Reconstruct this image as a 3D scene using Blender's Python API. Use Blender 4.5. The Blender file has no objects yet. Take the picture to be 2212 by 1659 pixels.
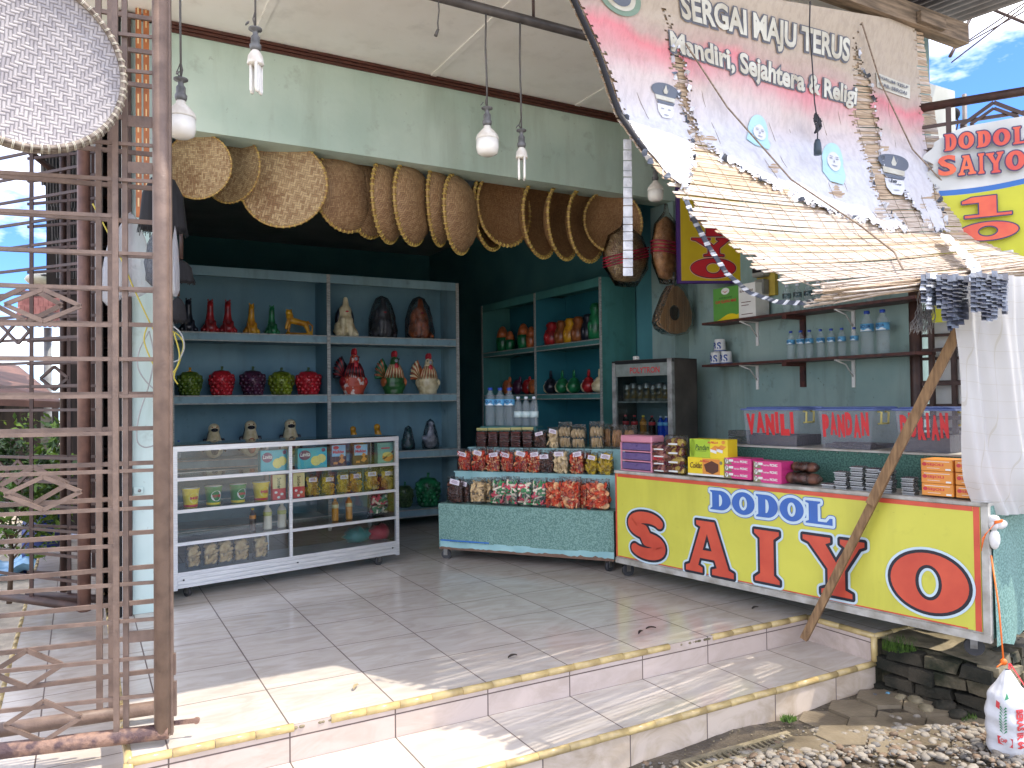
import bpy, bmesh, math, random
from mathutils import Vector, Matrix, Euler
from mathutils.geometry import tessellate_polygon
random.seed(7)
R = math.radians
SC = bpy.context.scene
COL = SC.collection
# ---------------------------------------------------------------- camera
FOC, YAW, PITCH, ROLL, CH = 1673.7, 0.508886, 0.0196869, -0.0121520, 1.2
CXX, CYY = 1106.0, 829.5
_f = Vector((math.sin(YAW)*math.cos(PITCH), math.cos(YAW)*math.cos(PITCH), math.sin(PITCH)))
_r = Vector((math.cos(YAW), -math.sin(YAW), 0)); _u = _r.cross(_f)
CR = _r*math.cos(ROLL)+_u*math.sin(ROLL); CU = -_r*math.sin(ROLL)+_u*math.cos(ROLL); CF = _f
CAMP = Vector((0, 0, CH))
cam_d = bpy.data.cameras.new('camera'); cam = bpy.data.objects.new('camera', cam_d); COL.objects.link(cam)
cam_d.sensor_width = 36; cam_d.lens = FOC/2212*36; cam_d.clip_start = 0.02; cam_d.clip_end = 1000
m = Matrix((CR, CU, -CF)).transposed().to_4x4(); m.translation = CAMP
cam.matrix_world = m
SC.camera = cam
# ---------------------------------------------------------------- light
SUN = Vector((.416, -.220, .882)).normalized()
w = bpy.data.worlds.new('World'); SC.world = w; w.use_nodes = True
nt = w.node_tree; sky = nt.nodes.new('ShaderNodeTexSky'); sky.sky_type = 'NISHITA'; sky.sun_disc = False
sky.sun_elevation = math.asin(SUN.z); sky.sun_rotation = math.atan2(SUN.x, SUN.y)
sky.air_density = 1.0; sky.dust_density = 0.1; sky.ozone_density = 2.5
bg = nt.nodes['Background']; bg.inputs[1].default_value = 0.15
# soft clouds in the sky itself
tc = nt.nodes.new('ShaderNodeTexCoord'); mp = nt.nodes.new('ShaderNodeMapping'); mp.inputs['Scale'].default_value = (1.2, 1.2, 3.0); mp.inputs['Location'].default_value = (.0, .0, -.12)
nz = nt.nodes.new('ShaderNodeTexNoise'); nz.inputs['Scale'].default_value = 2.2; nz.inputs['Detail'].default_value = 7; nz.inputs['Roughness'].default_value = .62
rp = nt.nodes.new('ShaderNodeValToRGB'); rp.color_ramp.elements[0].position = .42; rp.color_ramp.elements[1].position = .66
mx = nt.nodes.new('ShaderNodeMix'); mx.data_type = 'RGBA'; mx.inputs[7].default_value = (12.5, 12.6, 12.9, 1)
nt.links.new(tc.outputs['Generated'], mp.inputs[0]); nt.links.new(mp.outputs[0], nz.inputs['Vector']); nt.links.new(nz.outputs[0], rp.inputs[0])
nt.links.new(rp.outputs[0], mx.inputs[0]); tn = nt.nodes.new('ShaderNodeMix'); tn.data_type = 'RGBA'; tn.blend_type = 'MULTIPLY'; tn.inputs[0].default_value = 1; tn.inputs[7].default_value = (.27, .45, .84, 1); nt.links.new(sky.outputs[0], tn.inputs[6]); nt.links.new(tn.outputs[2], mx.inputs[6]); nt.links.new(mx.outputs[2], bg.inputs[0])
sl = bpy.data.lights.new('sun', 'SUN'); sl.energy = 2.0; sl.angle = R(.53); sl.color = (1, .95, .88)
so = bpy.data.objects.new('sun', sl); COL.objects.link(so); so.rotation_euler = SUN.to_track_quat('Z', 'Y').to_euler()
SC.view_settings.view_transform = 'Standard'; SC.view_settings.look = 'None'; SC.view_settings.gamma = 1
SC.view_settings.exposure = 1.45
SC.view_settings.use_white_balance = True; SC.view_settings.white_balance_temperature = 6950
SC.render.engine = 'CYCLES'
SC.cycles.transparent_max_bounces = 16; SC.cycles.max_bounces = 7; SC.cycles.diffuse_bounces = 5; SC.cycles.glossy_bounces = 3
# ---------------------------------------------------------------- measuring helpers (photo measurements onto known planes)
def ray(x, y): return CF+CR*((x-CXX)/FOC)-CU*((y-CYY)/FOC)
def at(x, y, ax, v):
    d = ray(x, y); t = (v-CAMP[ax])/d[ax]; return CAMP+d*t
def proj(P):
    d = P-CAMP; z = d.dot(CF); return (CXX+FOC*d.dot(CR)/z, CYY-FOC*d.dot(CU)/z)
class Frame:                       # an upright face: u along it, d into it, z up
    def __init__(s, o, e):
        s.o = Vector((o[0], o[1], 0)); u = Vector((e[0]-o[0], e[1]-o[1], 0)); s.L = u.length; s.u = u.normalized()
        s.n = Vector((-s.u.y, s.u.x, 0)); s.ang = math.atan2(s.u.y, s.u.x)
    def w(s, u, d, z): return s.o+s.u*u+s.n*d+Vector((0, 0, z))
    def px(s, x, y, d=0.0):
        r = ray(x, y); p0 = s.o+s.n*d; t = (p0-CAMP).dot(s.n)/r.dot(s.n); P = CAMP+r*t
        return (P-s.o).dot(s.u), P.z
    def it(s, xc, yt, yb, wpx, d):   # centre u, base z, width, height
        u0, z0 = s.px(xc-wpx/2, (yt+yb)/2, d); u1, z1 = s.px(xc+wpx/2, (yt+yb)/2, d)
        uc, zb = s.px(xc, yb, d); _, zt = s.px(xc, yt, d)
        return uc, zb, abs(u1-u0), zt-zb
# ---------------------------------------------------------------- materials
def s2l(c): return tuple(((v/255)/12.92 if v/255 <= .04045 else ((v/255+.055)/1.055)**2.4) for v in c)
_mats = {}
def mat(name, rgb, rough=.6, metal=0., var=.12, scale=12., bump=0., bscale=60., spec=.5, rgb2=None, detail=4., stretch=None, coat=0., lo=.35, hi=.65, dirt=0.):
    if name in _mats: return _mats[name]
    M = bpy.data.materials.new(name); M.use_nodes = True; n = M.node_tree; b = n.nodes['Principled BSDF']; _mats[name] = M
    c = s2l(rgb); c2 = s2l(rgb2) if rgb2 else tuple(max(0, v*(1-var*2.2)) for v in c)
    t = n.nodes.new('ShaderNodeTexCoord'); mpp = n.nodes.new('ShaderNodeMapping'); n.links.new(t.outputs['Object'], mpp.inputs[0])
    if stretch: mpp.inputs['Scale'].default_value = stretch
    no = n.nodes.new('ShaderNodeTexNoise'); no.inputs['Scale'].default_value = scale; no.inputs['Detail'].default_value = detail
    n.links.new(mpp.outputs[0], no.inputs['Vector'])
    ra = n.nodes.new('ShaderNodeValToRGB'); ra.color_ramp.elements[0].position = lo; ra.color_ramp.elements[1].position = hi
    ra.color_ramp.elements[0].color = (*c2, 1); ra.color_ramp.elements[1].color = (*c, 1)
    n.links.new(no.outputs[0], ra.inputs[0]); src = ra.outputs[0]
    if dirt:      # grime, scuffs and vertical runs with a shape of their own
        for sc_, st_, p0, p1, k_, dc in ((1.0, (5, 5, .7), .50, .68, dirt, (.42, .40, .34)), (7.0, (1, 1, 1), .60, .70, dirt*.9, (.35, .33, .30)), (26.0, (1, 1, 1), .66, .72, dirt*1.2, (.25, .24, .22))):
            mq = n.nodes.new('ShaderNodeMapping'); mq.inputs['Scale'].default_value = st_; n.links.new(t.outputs['Object'], mq.inputs[0])
            nq = n.nodes.new('ShaderNodeTexNoise'); nq.inputs['Scale'].default_value = sc_; nq.inputs['Detail'].default_value = 9; nq.inputs['Roughness'].default_value = .62; n.links.new(mq.outputs[0], nq.inputs['Vector'])
            rq = n.nodes.new('ShaderNodeValToRGB'); rq.color_ramp.elements[0].position = p0; rq.color_ramp.elements[0].color = (0, 0, 0, 1); rq.color_ramp.elements[1].position = p1; rq.color_ramp.elements[1].color = (k_, k_, k_, 1); n.links.new(nq.outputs[0], rq.inputs[0])
            xq = n.nodes.new('ShaderNodeMix'); xq.data_type = 'RGBA'; n.links.new(rq.outputs[0], xq.inputs[0]); n.links.new(src, xq.inputs[6]); xq.inputs[7].default_value = (*[c[i]*dc[i] for i in range(3)], 1); src = xq.outputs[2]
    n.links.new(src, b.inputs['Base Color'])
    b.inputs['Roughness'].default_value = rough; b.inputs['Metallic'].default_value = metal; b.inputs['Specular IOR Level'].default_value = spec
    if coat: b.inputs['Coat Weight'].default_value = coat
    if bump:
        n2 = n.nodes.new('ShaderNodeTexNoise'); n2.inputs['Scale'].default_value = bscale; n2.inputs['Detail'].default_value = 5
        n.links.new(mpp.outputs[0], n2.inputs['Vector'])
        bp = n.nodes.new('ShaderNodeBump'); bp.inputs['Strength'].default_value = bump; bp.inputs['Distance'].default_value = .01
        n.links.new(n2.outputs[0], bp.inputs['Height']); n.links.new(bp.outputs[0], b.inputs['Normal'])
    return M
def flat(name, rgb, rough=.5, **k): return mat(name, rgb, rough, var=.04, **k)
def clear(name, tint=(255, 255, 255), gloss=.12, rough=.08, bump=.0, bscale=30., trans=.9):
    if name in _mats: return _mats[name]
    M = bpy.data.materials.new(name); M.use_nodes = True; n = M.node_tree; n.nodes.remove(n.nodes['Principled BSDF']); _mats[name] = M
    out = n.nodes['Material Output']
    tr = n.nodes.new('ShaderNodeBsdfTransparent'); tr.inputs[0].default_value = (*[v*trans for v in s2l(tint)], 1)
    gl = n.nodes.new('ShaderNodeBsdfGlossy'); gl.inputs['Roughness'].default_value = rough
    fr = n.nodes.new('ShaderNodeFresnel'); fr.inputs[0].default_value = 1.45
    ad = n.nodes.new('ShaderNodeMath'); ad.operation = 'ADD'; ad.inputs[1].default_value = gloss-.04; ad.use_clamp = True
    mi = n.nodes.new('ShaderNodeMixShader')
    n.links.new(fr.outputs[0], ad.inputs[0]); n.links.new(ad.outputs[0], mi.inputs[0]); n.links.new(tr.outputs[0], mi.inputs[1]); n.links.new(gl.outputs[0], mi.inputs[2])
    n.links.new(mi.outputs[0], out.inputs[0])
    if bump:
        t = n.nodes.new('ShaderNodeTexCoord'); n2 = n.nodes.new('ShaderNodeTexNoise'); n2.inputs['Scale'].default_value = bscale; n2.inputs['Detail'].default_value = 3
        n2.inputs['Distortion'].default_value = 1.5
        n.links.new(t.outputs['Object'], n2.inputs['Vector'])
        bp = n.nodes.new('ShaderNodeBump'); bp.inputs['Strength'].default_value = bump; bp.inputs['Distance'].default_value = .02
        n.links.new(n2.outputs[0], bp.inputs['Height']); n.links.new(bp.outputs[0], gl.inputs['Normal']); n.links.new(bp.outputs[0], fr.inputs['Normal'])
    return M
def film(name, tint, alpha):       # semi-opaque thin plastic or cloth: part transparent, part diffuse + translucent
    if name in _mats: return _mats[name]
    M = bpy.data.materials.new(name); M.use_nodes = True; n = M.node_tree; _mats[name] = M
    b = n.nodes['Principled BSDF']; b.inputs['Base Color'].default_value = (*s2l(tint), 1); b.inputs['Roughness'].default_value = .3
    b.inputs['Alpha'].default_value = alpha
    t = n.nodes.new('ShaderNodeTexCoord'); n2 = n.nodes.new('ShaderNodeTexNoise'); n2.inputs['Scale'].default_value = 25; n2.inputs['Distortion'].default_value = 1.5
    n.links.new(t.outputs['Object'], n2.inputs['Vector'])
    bp = n.nodes.new('ShaderNodeBump'); bp.inputs['Strength'].default_value = .6; bp.inputs['Distance'].default_value = .01
    n.links.new(n2.outputs[0], bp.inputs['Height']); n.links.new(bp.outputs[0], b.inputs['Normal'])
    return M
def weave(name, ca, cb, cell=.012, dark=.35, holes=0., zig=0, plane='XZ', yellowish=0.):
    """twill woven strips; cell = strip width in metres"""
    M = bpy.data.materials.new(name); M.use_nodes = True; n = M.node_tree; b = n.nodes['Principled BSDF']; _mats[name] = M
    L = n.links.new
    def ma(op, a, bb=None, c=None):
        q = n.nodes.new('ShaderNodeMath'); q.operation = op
        for i, v in enumerate((a, bb, c)):
            if v is None: continue
            if isinstance(v, (int, float)): q.inputs[i].default_value = v
            else: L(v, q.inputs[i])
        return q.outputs[0]
    t = n.nodes.new('ShaderNodeTexCoord'); mpp = n.nodes.new('ShaderNodeMapping'); L(t.outputs['Object'], mpp.inputs[0])
    mpp.inputs['Rotation'].default_value = (0, R(zig), 0)
    # wobble
    nw = n.nodes.new('ShaderNodeTexNoise'); nw.inputs['Scale'].default_value = 9; L(mpp.outputs[0], nw.inputs['Vector'])
    vm = n.nodes.new('ShaderNodeVectorMath'); vm.operation = 'MULTIPLY_ADD'; L(nw.outputs['Color'], vm.inputs[0]); vm.inputs[1].default_value = (.016,)*3; L(mpp.outputs[0], vm.inputs[2])
    sp = n.nodes.new('ShaderNodeSeparateXYZ'); L(vm.outputs[0], sp.inputs[0])
    x = ma('DIVIDE', sp.outputs[0], cell); y = ma('DIVIDE', sp.outputs[2], cell)
    fx, fy = ma('FLOOR', x), ma('FLOOR', y)
    tri = ma('PINGPONG', fx, 14.0)
    k = ma('FLOORED_MODULO', ma('ADD', tri, fy), 4.0)
    hor = ma('LESS_THAN', k, 1.9)
    gx, gy = ma('FRACT', x), ma('FRACT', y)
    pv = ma('SINE', ma('MULTIPLY', gy, math.pi)); ph = ma('SINE', ma('MULTIPLY', gx, math.pi))
    prof = ma('ADD', ma('MULTIPLY', hor, pv), ma('MULTIPLY', ma('SUBTRACT', 1.0, hor), ph))
    prof = ma('POWER', prof, .45)
    cv = n.nodes.new('ShaderNodeCombineXYZ'); L(ma('MULTIPLY', fx, ma('SUBTRACT', 1.0, hor)), cv.inputs[0]); L(ma('MULTIPLY', fy, hor), cv.inputs[1])
    L(ma('FLOOR', ma('DIVIDE', ma('ADD', fx, fy), 4.0)), cv.inputs[2])
    wn = n.nodes.new('ShaderNodeTexWhiteNoise'); L(cv.outputs[0], wn.inputs['Vector'])
    mixc = n.nodes.new('ShaderNodeMix'); mixc.data_type = 'RGBA'; mixc.inputs[6].default_value = (*s2l(ca), 1); mixc.inputs[7].default_value = (*s2l(cb), 1)
    big = n.nodes.new('ShaderNodeTexNoise'); big.inputs['Scale'].default_value = 5; L(t.outputs['Object'], big.inputs['Vector'])
    L(ma('MULTIPLY_ADD', wn.outputs[0], .75, ma('MULTIPLY', ma('SUBTRACT', big.outputs[0], .35), .8)), mixc.inputs[0])
    dk = n.nodes.new('ShaderNodeMix'); dk.data_type = 'RGBA'; dk.blend_type = 'MULTIPLY'; dk.inputs[0].default_value = 1
    L(mixc.outputs[2], dk.inputs[6])
    shade = ma('MULTIPLY_ADD', prof, 1-dark, dark)  # strip edges darkened in the colour, as shade in the weave's creases
    cc = n.nodes.new('ShaderNodeCombineColor'); L(shade, cc.inputs[0]); L(shade, cc.inputs[1]); L(shade, cc.inputs[2]); L(cc.outputs[0], dk.inputs[7])
    L(dk.outputs[2], b.inputs['Base Color']); b.inputs['Roughness'].default_value = .55
    bp = n.nodes.new('ShaderNodeBump'); bp.inputs['Strength'].default_value = .8; bp.inputs['Distance'].default_value = cell*.35
    L(prof, bp.inputs['Height']); L(bp.outputs[0], b.inputs['Normal'])
    if holes:
        al = ma('GREATER_THAN', ma('ADD', prof, wn.outputs[0]), holes)
        L(al, b.inputs['Alpha'])
    return M
# ---------------------------------------------------------------- mesh builder
class MB:
    def __init__(s): s.v = []; s.f = []; s.mi = []; s.m = 0; s.sm = []; s.smooth = False; s.T = None
    def add(s, vs, fs):
        b = len(s.v)
        for p in vs:
            p = Vector(p); s.v.append(s.T @ p if s.T else p)
        for f in fs: s.f.append(tuple(b+i for i in f)); s.mi.append(s.m); s.sm.append(s.smooth)
    def box(s, a, b, bev=0.):
        x0, y0, z0 = [min(a[i], b[i]) for i in range(3)]; x1, y1, z1 = [max(a[i], b[i]) for i in range(3)]
        if bev <= 0:
            s.add([(x0,y0,z0),(x1,y0,z0),(x1,y1,z0),(x0,y1,z0),(x0,y0,z1),(x1,y0,z1),(x1,y1,z1),(x0,y1,z1)],
              [(0,3,2,1),(4,5,6,7),(0,1,5,4),(1,2,6,5),(2,3,7,6),(3,0,4,7)])
        else:
            vs, B = [], bev
            # 24 verts: chamfered box
            for sx in (0, 1):
                for sy in (0, 1):
                    for sz in (0, 1):
                        X, Y, Z = (x0, x1)[sx], (y0, y1)[sy], (z0, z1)[sz]; dx, dy, dz = (B, -B)[sx], (B, -B)[sy], (B, -B)[sz]
                        vs += [(X, Y+dy, Z+dz), (X+dx, Y, Z+dz), (X+dx, Y+dy, Z)]
            bm = bmesh.new(); bv = [bm.verts.new(v) for v in vs]; r = bmesh.ops.convex_hull(bm, input=bv)
            bmesh.ops.dissolve_limit(bm, angle_limit=.01, verts=bm.verts, edges=bm.edges)
            bm.verts.index_update(); s.add([v.co.copy() for v in bm.verts], [[v.index for v in f.verts] for f in bm.faces]); bm.free()
    def obox(s, c, sz, rot):           # oriented box
        Mx = Matrix.Translation(c) @ rot.to_matrix().to_4x4(); o = s.T; s.T = (o @ Mx) if o else Mx
        s.box([-q/2 for q in sz], [q/2 for q in sz]); s.T = o
    def tube(s, pts, r, n=8, cap=True, r2=None):
        pts = [Vector(p) for p in pts]; sm = s.smooth; N = len(pts); ring = []; vs = []; fs = []
        up = None
        for i, p in enumerate(pts):
            t = (pts[min(i+1, N-1)]-pts[max(i-1, 0)]);
            if t.length < 1e-9: t = Vector((0, 0, 1))
            t.normalize()
            if up is None: up = Vector((0, 0, 1)) if abs(t.z) < .9 else Vector((1, 0, 0))
            a = t.cross(up)
            if a.length < 1e-6: a = t.orthogonal()
            a.normalize(); b = a.cross(t); up = b
            rr = r[i] if isinstance(r, (list, tuple)) else r
            for k in range(n):
                q = 2*math.pi*k/n; vs.append(p+a*(rr*math.cos(q))+b*(rr*math.sin(q)))
        for i in range(N-1):
            for k in range(n):
                fs.append((i*n+k, i*n+(k+1) % n, (i+1)*n+(k+1) % n, (i+1)*n+k))
        s.smooth = True; s.add(vs, fs); s.smooth = sm
        if cap:
            b0 = len(s.v)-len(vs)
            s.f.append(tuple(b0+k for k in reversed(range(n)))); s.mi.append(s.m); s.sm.append(False)
            s.f.append(tuple(b0+(N-1)*n+k for k in range(n))); s.mi.append(s.m); s.sm.append(False)
    def lathe(s, prof, n=20, c=(0, 0, 0), sx=1, sy=1, rot=None, fn=None):
        vs, fs = [], []; c = Vector(c); sm = s.smooth
        for (r, z) in prof:
            for k in range(n):
                q = 2*math.pi*k/n; rr = r*(fn(q, z) if fn else 1); p = Vector((rr*math.cos(q)*sx, rr*math.sin(q)*sy, z))
                if rot: p = rot @ p
                vs.append(p+c)
        for i in range(len(prof)-1):
            for k in range(n): fs.append((i*n+k, i*n+(k+1) % n, (i+1)*n+(k+1) % n, (i+1)*n+k))
        s.smooth = True; s.add(vs, fs); s.smooth = sm; b0 = len(s.v)-len(vs)
        if prof[0][0] > 1e-5: s.f.append(tuple(b0+k for k in reversed(range(n)))); s.mi.append(s.m); s.sm.append(False)
        if prof[-1][0] > 1e-5: s.f.append(tuple(b0+(len(prof)-1)*n+k for k in range(n))); s.mi.append(s.m); s.sm.append(False)
    def ell(s, c, r, n=12, m=8, rot=None):
        if not hasattr(r, '__len__'): r = (r, r, r)
        vs, fs = [], []; c = Vector(c); sm = s.smooth
        for i in range(m+1):
            th = math.pi*i/m
            for k in range(n):
                q = 2*math.pi*k/n; p = Vector((r[0]*math.sin(th)*math.cos(q), r[1]*math.sin(th)*math.sin(q), -r[2]*math.cos(th)))
                if rot: p = rot @ p
                vs.append(c+p)
        for i in range(m):
            for k in range(n): fs.append((i*n+k, i*n+(k+1) % n, (i+1)*n+(k+1) % n, (i+1)*n+k))
        s.smooth = True; s.add(vs, fs); s.smooth = sm
    def caps(s, a, b, r, n=8): s.tube([Vector(a)-(Vector(b)-Vector(a)).normalized()*r*.7, a, b, Vector(b)+(Vector(b)-Vector(a)).normalized()*r*.7], [r*.5, r, r, r*.5], n)
    def poly(s, loops, f):             # loops: 2D loops (outer + holes); f maps (x, y) -> 3D
        l3 = [[Vector((p[0], p[1], 0)) for p in lp] for lp in loops]
        tr = tessellate_polygon(l3); fl = [p for lp in loops for p in lp]
        s.add([f(p[0], p[1]) for p in fl], [t for t in tr])
    def prism(s, loop, f, th, nrm):     # extruded polygon (front at f, back pushed by nrm*th)
        N = len(loop); tr = tessellate_polygon([[Vector((p[0], p[1], 0)) for p in loop]])
        A = [Vector(f(*p)) for p in loop]; n = Vector(nrm)*th; B = [p+n for p in A]
        s.add(A+B, [tuple(t) for t in tr]+[tuple(i+N for i in reversed(t)) for t in tr]+[(i, (i+1) % N, N+(i+1) % N, N+i) for i in range(N)])
    def grid(s, nu, nv, f, keep=None):
        vs = [f(i/nu, j/nv) for j in range(nv+1) for i in range(nu+1)]
        fs = [(j*(nu+1)+i, j*(nu+1)+i+1, (j+1)*(nu+1)+i+1, (j+1)*(nu+1)+i) for j in range(nv) for i in range(nu) if keep is None or keep((i+.5)/nu, (j+.5)/nv)]
        sm = s.smooth; s.smooth = True; s.add(vs, fs); s.smooth = sm
    def text(s, txt, w, h, f, bold=0., shear=0.):
        """flat lettering filling a w x h box from (0,0); f maps to 3D"""
        vs, fs = glyphs(txt, bold, shear)
        if not vs: return
        x0, x1 = min(v[0] for v in vs), max(v[0] for v in vs); y0, y1 = min(v[1] for v in vs), max(v[1] for v in vs)
        s.add([f((v[0]-x0)/(x1-x0)*w, (v[1]-y0)/(y1-y0)*h) for v in vs], fs)
    def build(s, name, mats, parent=None, loc=None, rotz=None):
        me = bpy.data.meshes.new(name); me.from_pydata([tuple(v) for v in s.v], [], s.f)
        if not isinstance(mats, (list, tuple)): mats = [mats]
        for M in mats: me.materials.append(M)
        me.polygons.foreach_set('material_index', s.mi); me.polygons.foreach_set('use_smooth', s.sm)
        bm = bmesh.new(); bm.from_mesh(me); bmesh.ops.remove_doubles(bm, verts=bm.verts, dist=1e-6); bm.to_mesh(me); bm.free()
        me.update(); o = bpy.data.objects.new(name, me); COL.objects.link(o)
        if parent: o.parent = parent
        if loc is not None: o.location = loc
        if rotz is not None: o.rotation_euler = (0, 0, rotz)
        return o
_gc = {}
def glyphs(txt, bold=0., shear=0.):
    k = (txt, bold, shear)
    if k in _gc: return _gc[k]
    cu = bpy.data.curves.new('lettering', 'FONT'); cu.body = txt; cu.offset = bold; cu.shear = shear; cu.resolution_u = 3; cu.size = 1
    o = bpy.data.objects.new('lettering', cu); COL.objects.link(o)
    dg = bpy.context.evaluated_depsgraph_get(); dg.update(); me = bpy.data.meshes.new_from_object(o.evaluated_get(dg))
    vs = [(v.co.x, v.co.y) for v in me.vertices]; fs = [tuple(p.vertices) for p in me.polygons]
    bpy.data.objects.remove(o); bpy.data.curves.remove(cu); bpy.data.meshes.remove(me)
    _gc[k] = (vs, fs); return _gc[k]
def tag(o, label=None, cat=None, group=None, kind=None):
    if label: o['label'] = label
    if cat: o['category'] = cat
    if group: o['group'] = group
    if kind: o['kind'] = kind
    return o
def struct(o): o['kind'] = 'structure'; return o
def thing(name, label, cat, loc=(0, 0, 0), rotz=0, group=None):
    o = bpy.data.objects.new(name, None); COL.objects.link(o); o.empty_display_size = .1
    o.location = loc; o.rotation_euler = (0, 0, rotz); return tag(o, label, cat, group)
_kids = {}
def copy_tree(o, loc=None, rotz=None, label=None, group=None, scale=None, parent=None):
    c = o.copy(); COL.objects.link(c)
    if parent: c.parent = parent
    if loc is not None: c.location = loc
    if rotz is not None: c.rotation_euler = (0, 0, rotz)
    if scale is not None: c.scale = scale if hasattr(scale, '__len__') else (scale,)*3
    if label: c['label'] = label
    if group: c['group'] = group
    if o.name not in _kids: _kids[o.name] = [k for k in bpy.data.objects if k.parent is o]
    for k in _kids[o.name]: copy_tree(k, parent=c)
    return c
_used = set()
def place(proto, loc, rotz, label, group=None, scale=None):     # the first call moves the prototype itself
    if proto.name not in _used:
        _used.add(proto.name); proto.location = loc; proto.rotation_euler = (0, 0, rotz); proto['label'] = label
        if group: proto['group'] = group
        if scale is not None: proto['sc'] = 1; proto.scale = scale if hasattr(scale, '__len__') else (scale,)*3; del proto['sc']
        return proto
    return copy_tree(proto, loc, rotz, label, group, scale if scale is not None else (1, 1, 1))
ORD = ['first', 'second', 'third', 'fourth', 'fifth', 'sixth', 'seventh', 'eighth', 'ninth', 'tenth', 'eleventh', 'twelfth', 'thirteenth', 'fourteenth', 'fifteenth', 'sixteenth']
def blob(name, prims, voxel, M, parent, smooth_it=4):
    """one continuous surface from overlapping ellipsoids / limbs: ('e',centre,radii[,rot]) or ('l',a,b,ra,rb)"""
    b = MB()
    for q in prims:
        if q[0] == 'e': b.ell(q[1], q[2], 14, 9, q[3] if len(q) > 3 else None)
        else:
            a, c = Vector(q[1]), Vector(q[2]); b.ell(a, q[3], 10, 6); b.ell(c, q[4], 10, 6)
            if (c-a).length > 1e-4: b.tube([a, c], [q[3], q[4]], 10)
    o = b.build(name, M, parent)
    m1 = o.modifiers.new('r', 'REMESH'); m1.mode = 'VOXEL'; m1.voxel_size = voxel; m1.use_smooth_shade = True
    m2 = o.modifiers.new('s', 'SMOOTH'); m2.iterations = smooth_it; m2.factor = .5
    dg = bpy.context.evaluated_depsgraph_get(); dg.update(); me = bpy.data.meshes.new_from_object(o.evaluated_get(dg))
    o.modifiers.clear(); old = o.data; o.data = me; bpy.data.meshes.remove(old); me.materials.clear(); me.materials.append(M)
    return o
# ================================================================ SETTING
YF, Y2, YB, XR = 2.94, 2.53, 4.95, 4.45          # platform front, lower step front, beam plane, right wall
T = .413
def tile_mat(name, ox, oy, c=(200, 192, 182), c2=(184, 174, 162), ax='XY', cell=T, grout=(98, 84, 78)):
    M = bpy.data.materials.new(name); M.use_nodes = True; n = M.node_tree; b = n.nodes['Principled BSDF']; L = n.links.new
    t = n.nodes.new('ShaderNodeTexCoord'); sp = n.nodes.new('ShaderNodeSeparateXYZ'); L(t.outputs['Object'], sp.inputs[0])
    def ma(op, a, bb=None):
        q = n.nodes.new('ShaderNodeMath'); q.operation = op
        for i, v in enumerate((a, bb)):
            if v is None: continue
            if isinstance(v, (int, float)): q.inputs[i].default_value = v
            else: L(v, q.inputs[i])
        return q.outputs[0]
    A = ma('DIVIDE', ma('SUBTRACT', sp.outputs['XYZ'.index(ax[0])], ox), cell); B = ma('DIVIDE', ma('SUBTRACT', sp.outputs['XYZ'.index(ax[1])], oy), cell)
    ga = ma('ABSOLUTE', ma('SUBTRACT', ma('FRACT', ma('ADD', A, .5)), .5)); gb = ma('ABSOLUTE', ma('SUBTRACT', ma('FRACT', ma('ADD', B, .5)), .5))
    g = ma('LESS_THAN', ma('MINIMUM', ga, gb), .0068)
    cv = n.nodes.new('ShaderNodeCombineXYZ'); L(ma('FLOOR', A), cv.inputs[0]); L(ma('FLOOR', B), cv.inputs[1])
    wn = n.nodes.new('ShaderNodeTexWhiteNoise'); L(cv.outputs[0], wn.inputs['Vector'])
    vm = n.nodes.new('ShaderNodeVectorMath'); vm.operation = 'MULTIPLY_ADD'; L(wn.outputs['Color'], vm.inputs[0]); vm.inputs[1].default_value = (9, 9, 9)
    mp = n.nodes.new('ShaderNodeMapping'); mp.inputs['Scale'].default_value = (2.2, 6.5, 4); mp.inputs['Rotation'].default_value = (0, 0, .35); L(t.outputs['Object'], mp.inputs[0]); L(mp.outputs[0], vm.inputs[2])
    nz = n.nodes.new('ShaderNodeTexNoise'); nz.inputs['Scale'].default_value = 1.6; nz.inputs['Detail'].default_value = 8; nz.inputs['Roughness'].default_value = .6; nz.inputs['Distortion'].default_value = 1.4; L(vm.outputs[0], nz.inputs['Vector'])
    ra = n.nodes.new('ShaderNodeValToRGB'); ra.color_ramp.elements[0].position = .36; ra.color_ramp.elements[1].position = .6
    ra.color_ramp.elements[0].color = (*s2l(c2), 1); ra.color_ramp.elements[1].color = (*s2l(c), 1); L(nz.outputs[0], ra.inputs[0])
    # dust / wear at room scale
    d = n.nodes.new('ShaderNodeTexNoise'); d.inputs['Scale'].default_value = 1.1; d.inputs['Detail'].default_value = 6; L(t.outputs['Object'], d.inputs['Vector'])
    mx0 = n.nodes.new('ShaderNodeMix'); mx0.data_type = 'RGBA'; L(ra.outputs[0], mx0.inputs[6]); mx0.inputs[7].default_value = (*s2l((186, 170, 155)), 1)
    L(ma('MULTIPLY', ma('SUBTRACT', d.outputs[0], .45), .9), mx0.inputs[0])
    mx = n.nodes.new('ShaderNodeMix'); mx.data_type = 'RGBA'; L(g, mx.inputs[0]); L(mx0.outputs[2], mx.inputs[6]); mx.inputs[7].default_value = (*s2l(grout), 1)
    L(mx.outputs[2], b.inputs['Base Color'])
    rr = ma('ADD', ma('MULTIPLY', d.outputs[0], .25), .05); L(ma('MAXIMUM', rr, ma('MULTIPLY', g, .8)), b.inputs['Roughness'])
    bp = n.nodes.new('ShaderNodeBump'); bp.inputs['Strength'].default_value = .4; bp.inputs['Distance'].default_value = .003; bp.invert = True; L(g, bp.inputs['Height']); L(bp.outputs[0], b.inputs['Normal'])
    return M
M_floor = tile_mat('floor_tile', 1.092, YF); M_rise = tile_mat('riser_tile', 1.092, -5, ax='XZ', c=(196, 180, 170), c2=(180, 164, 152), cell=T)
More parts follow.
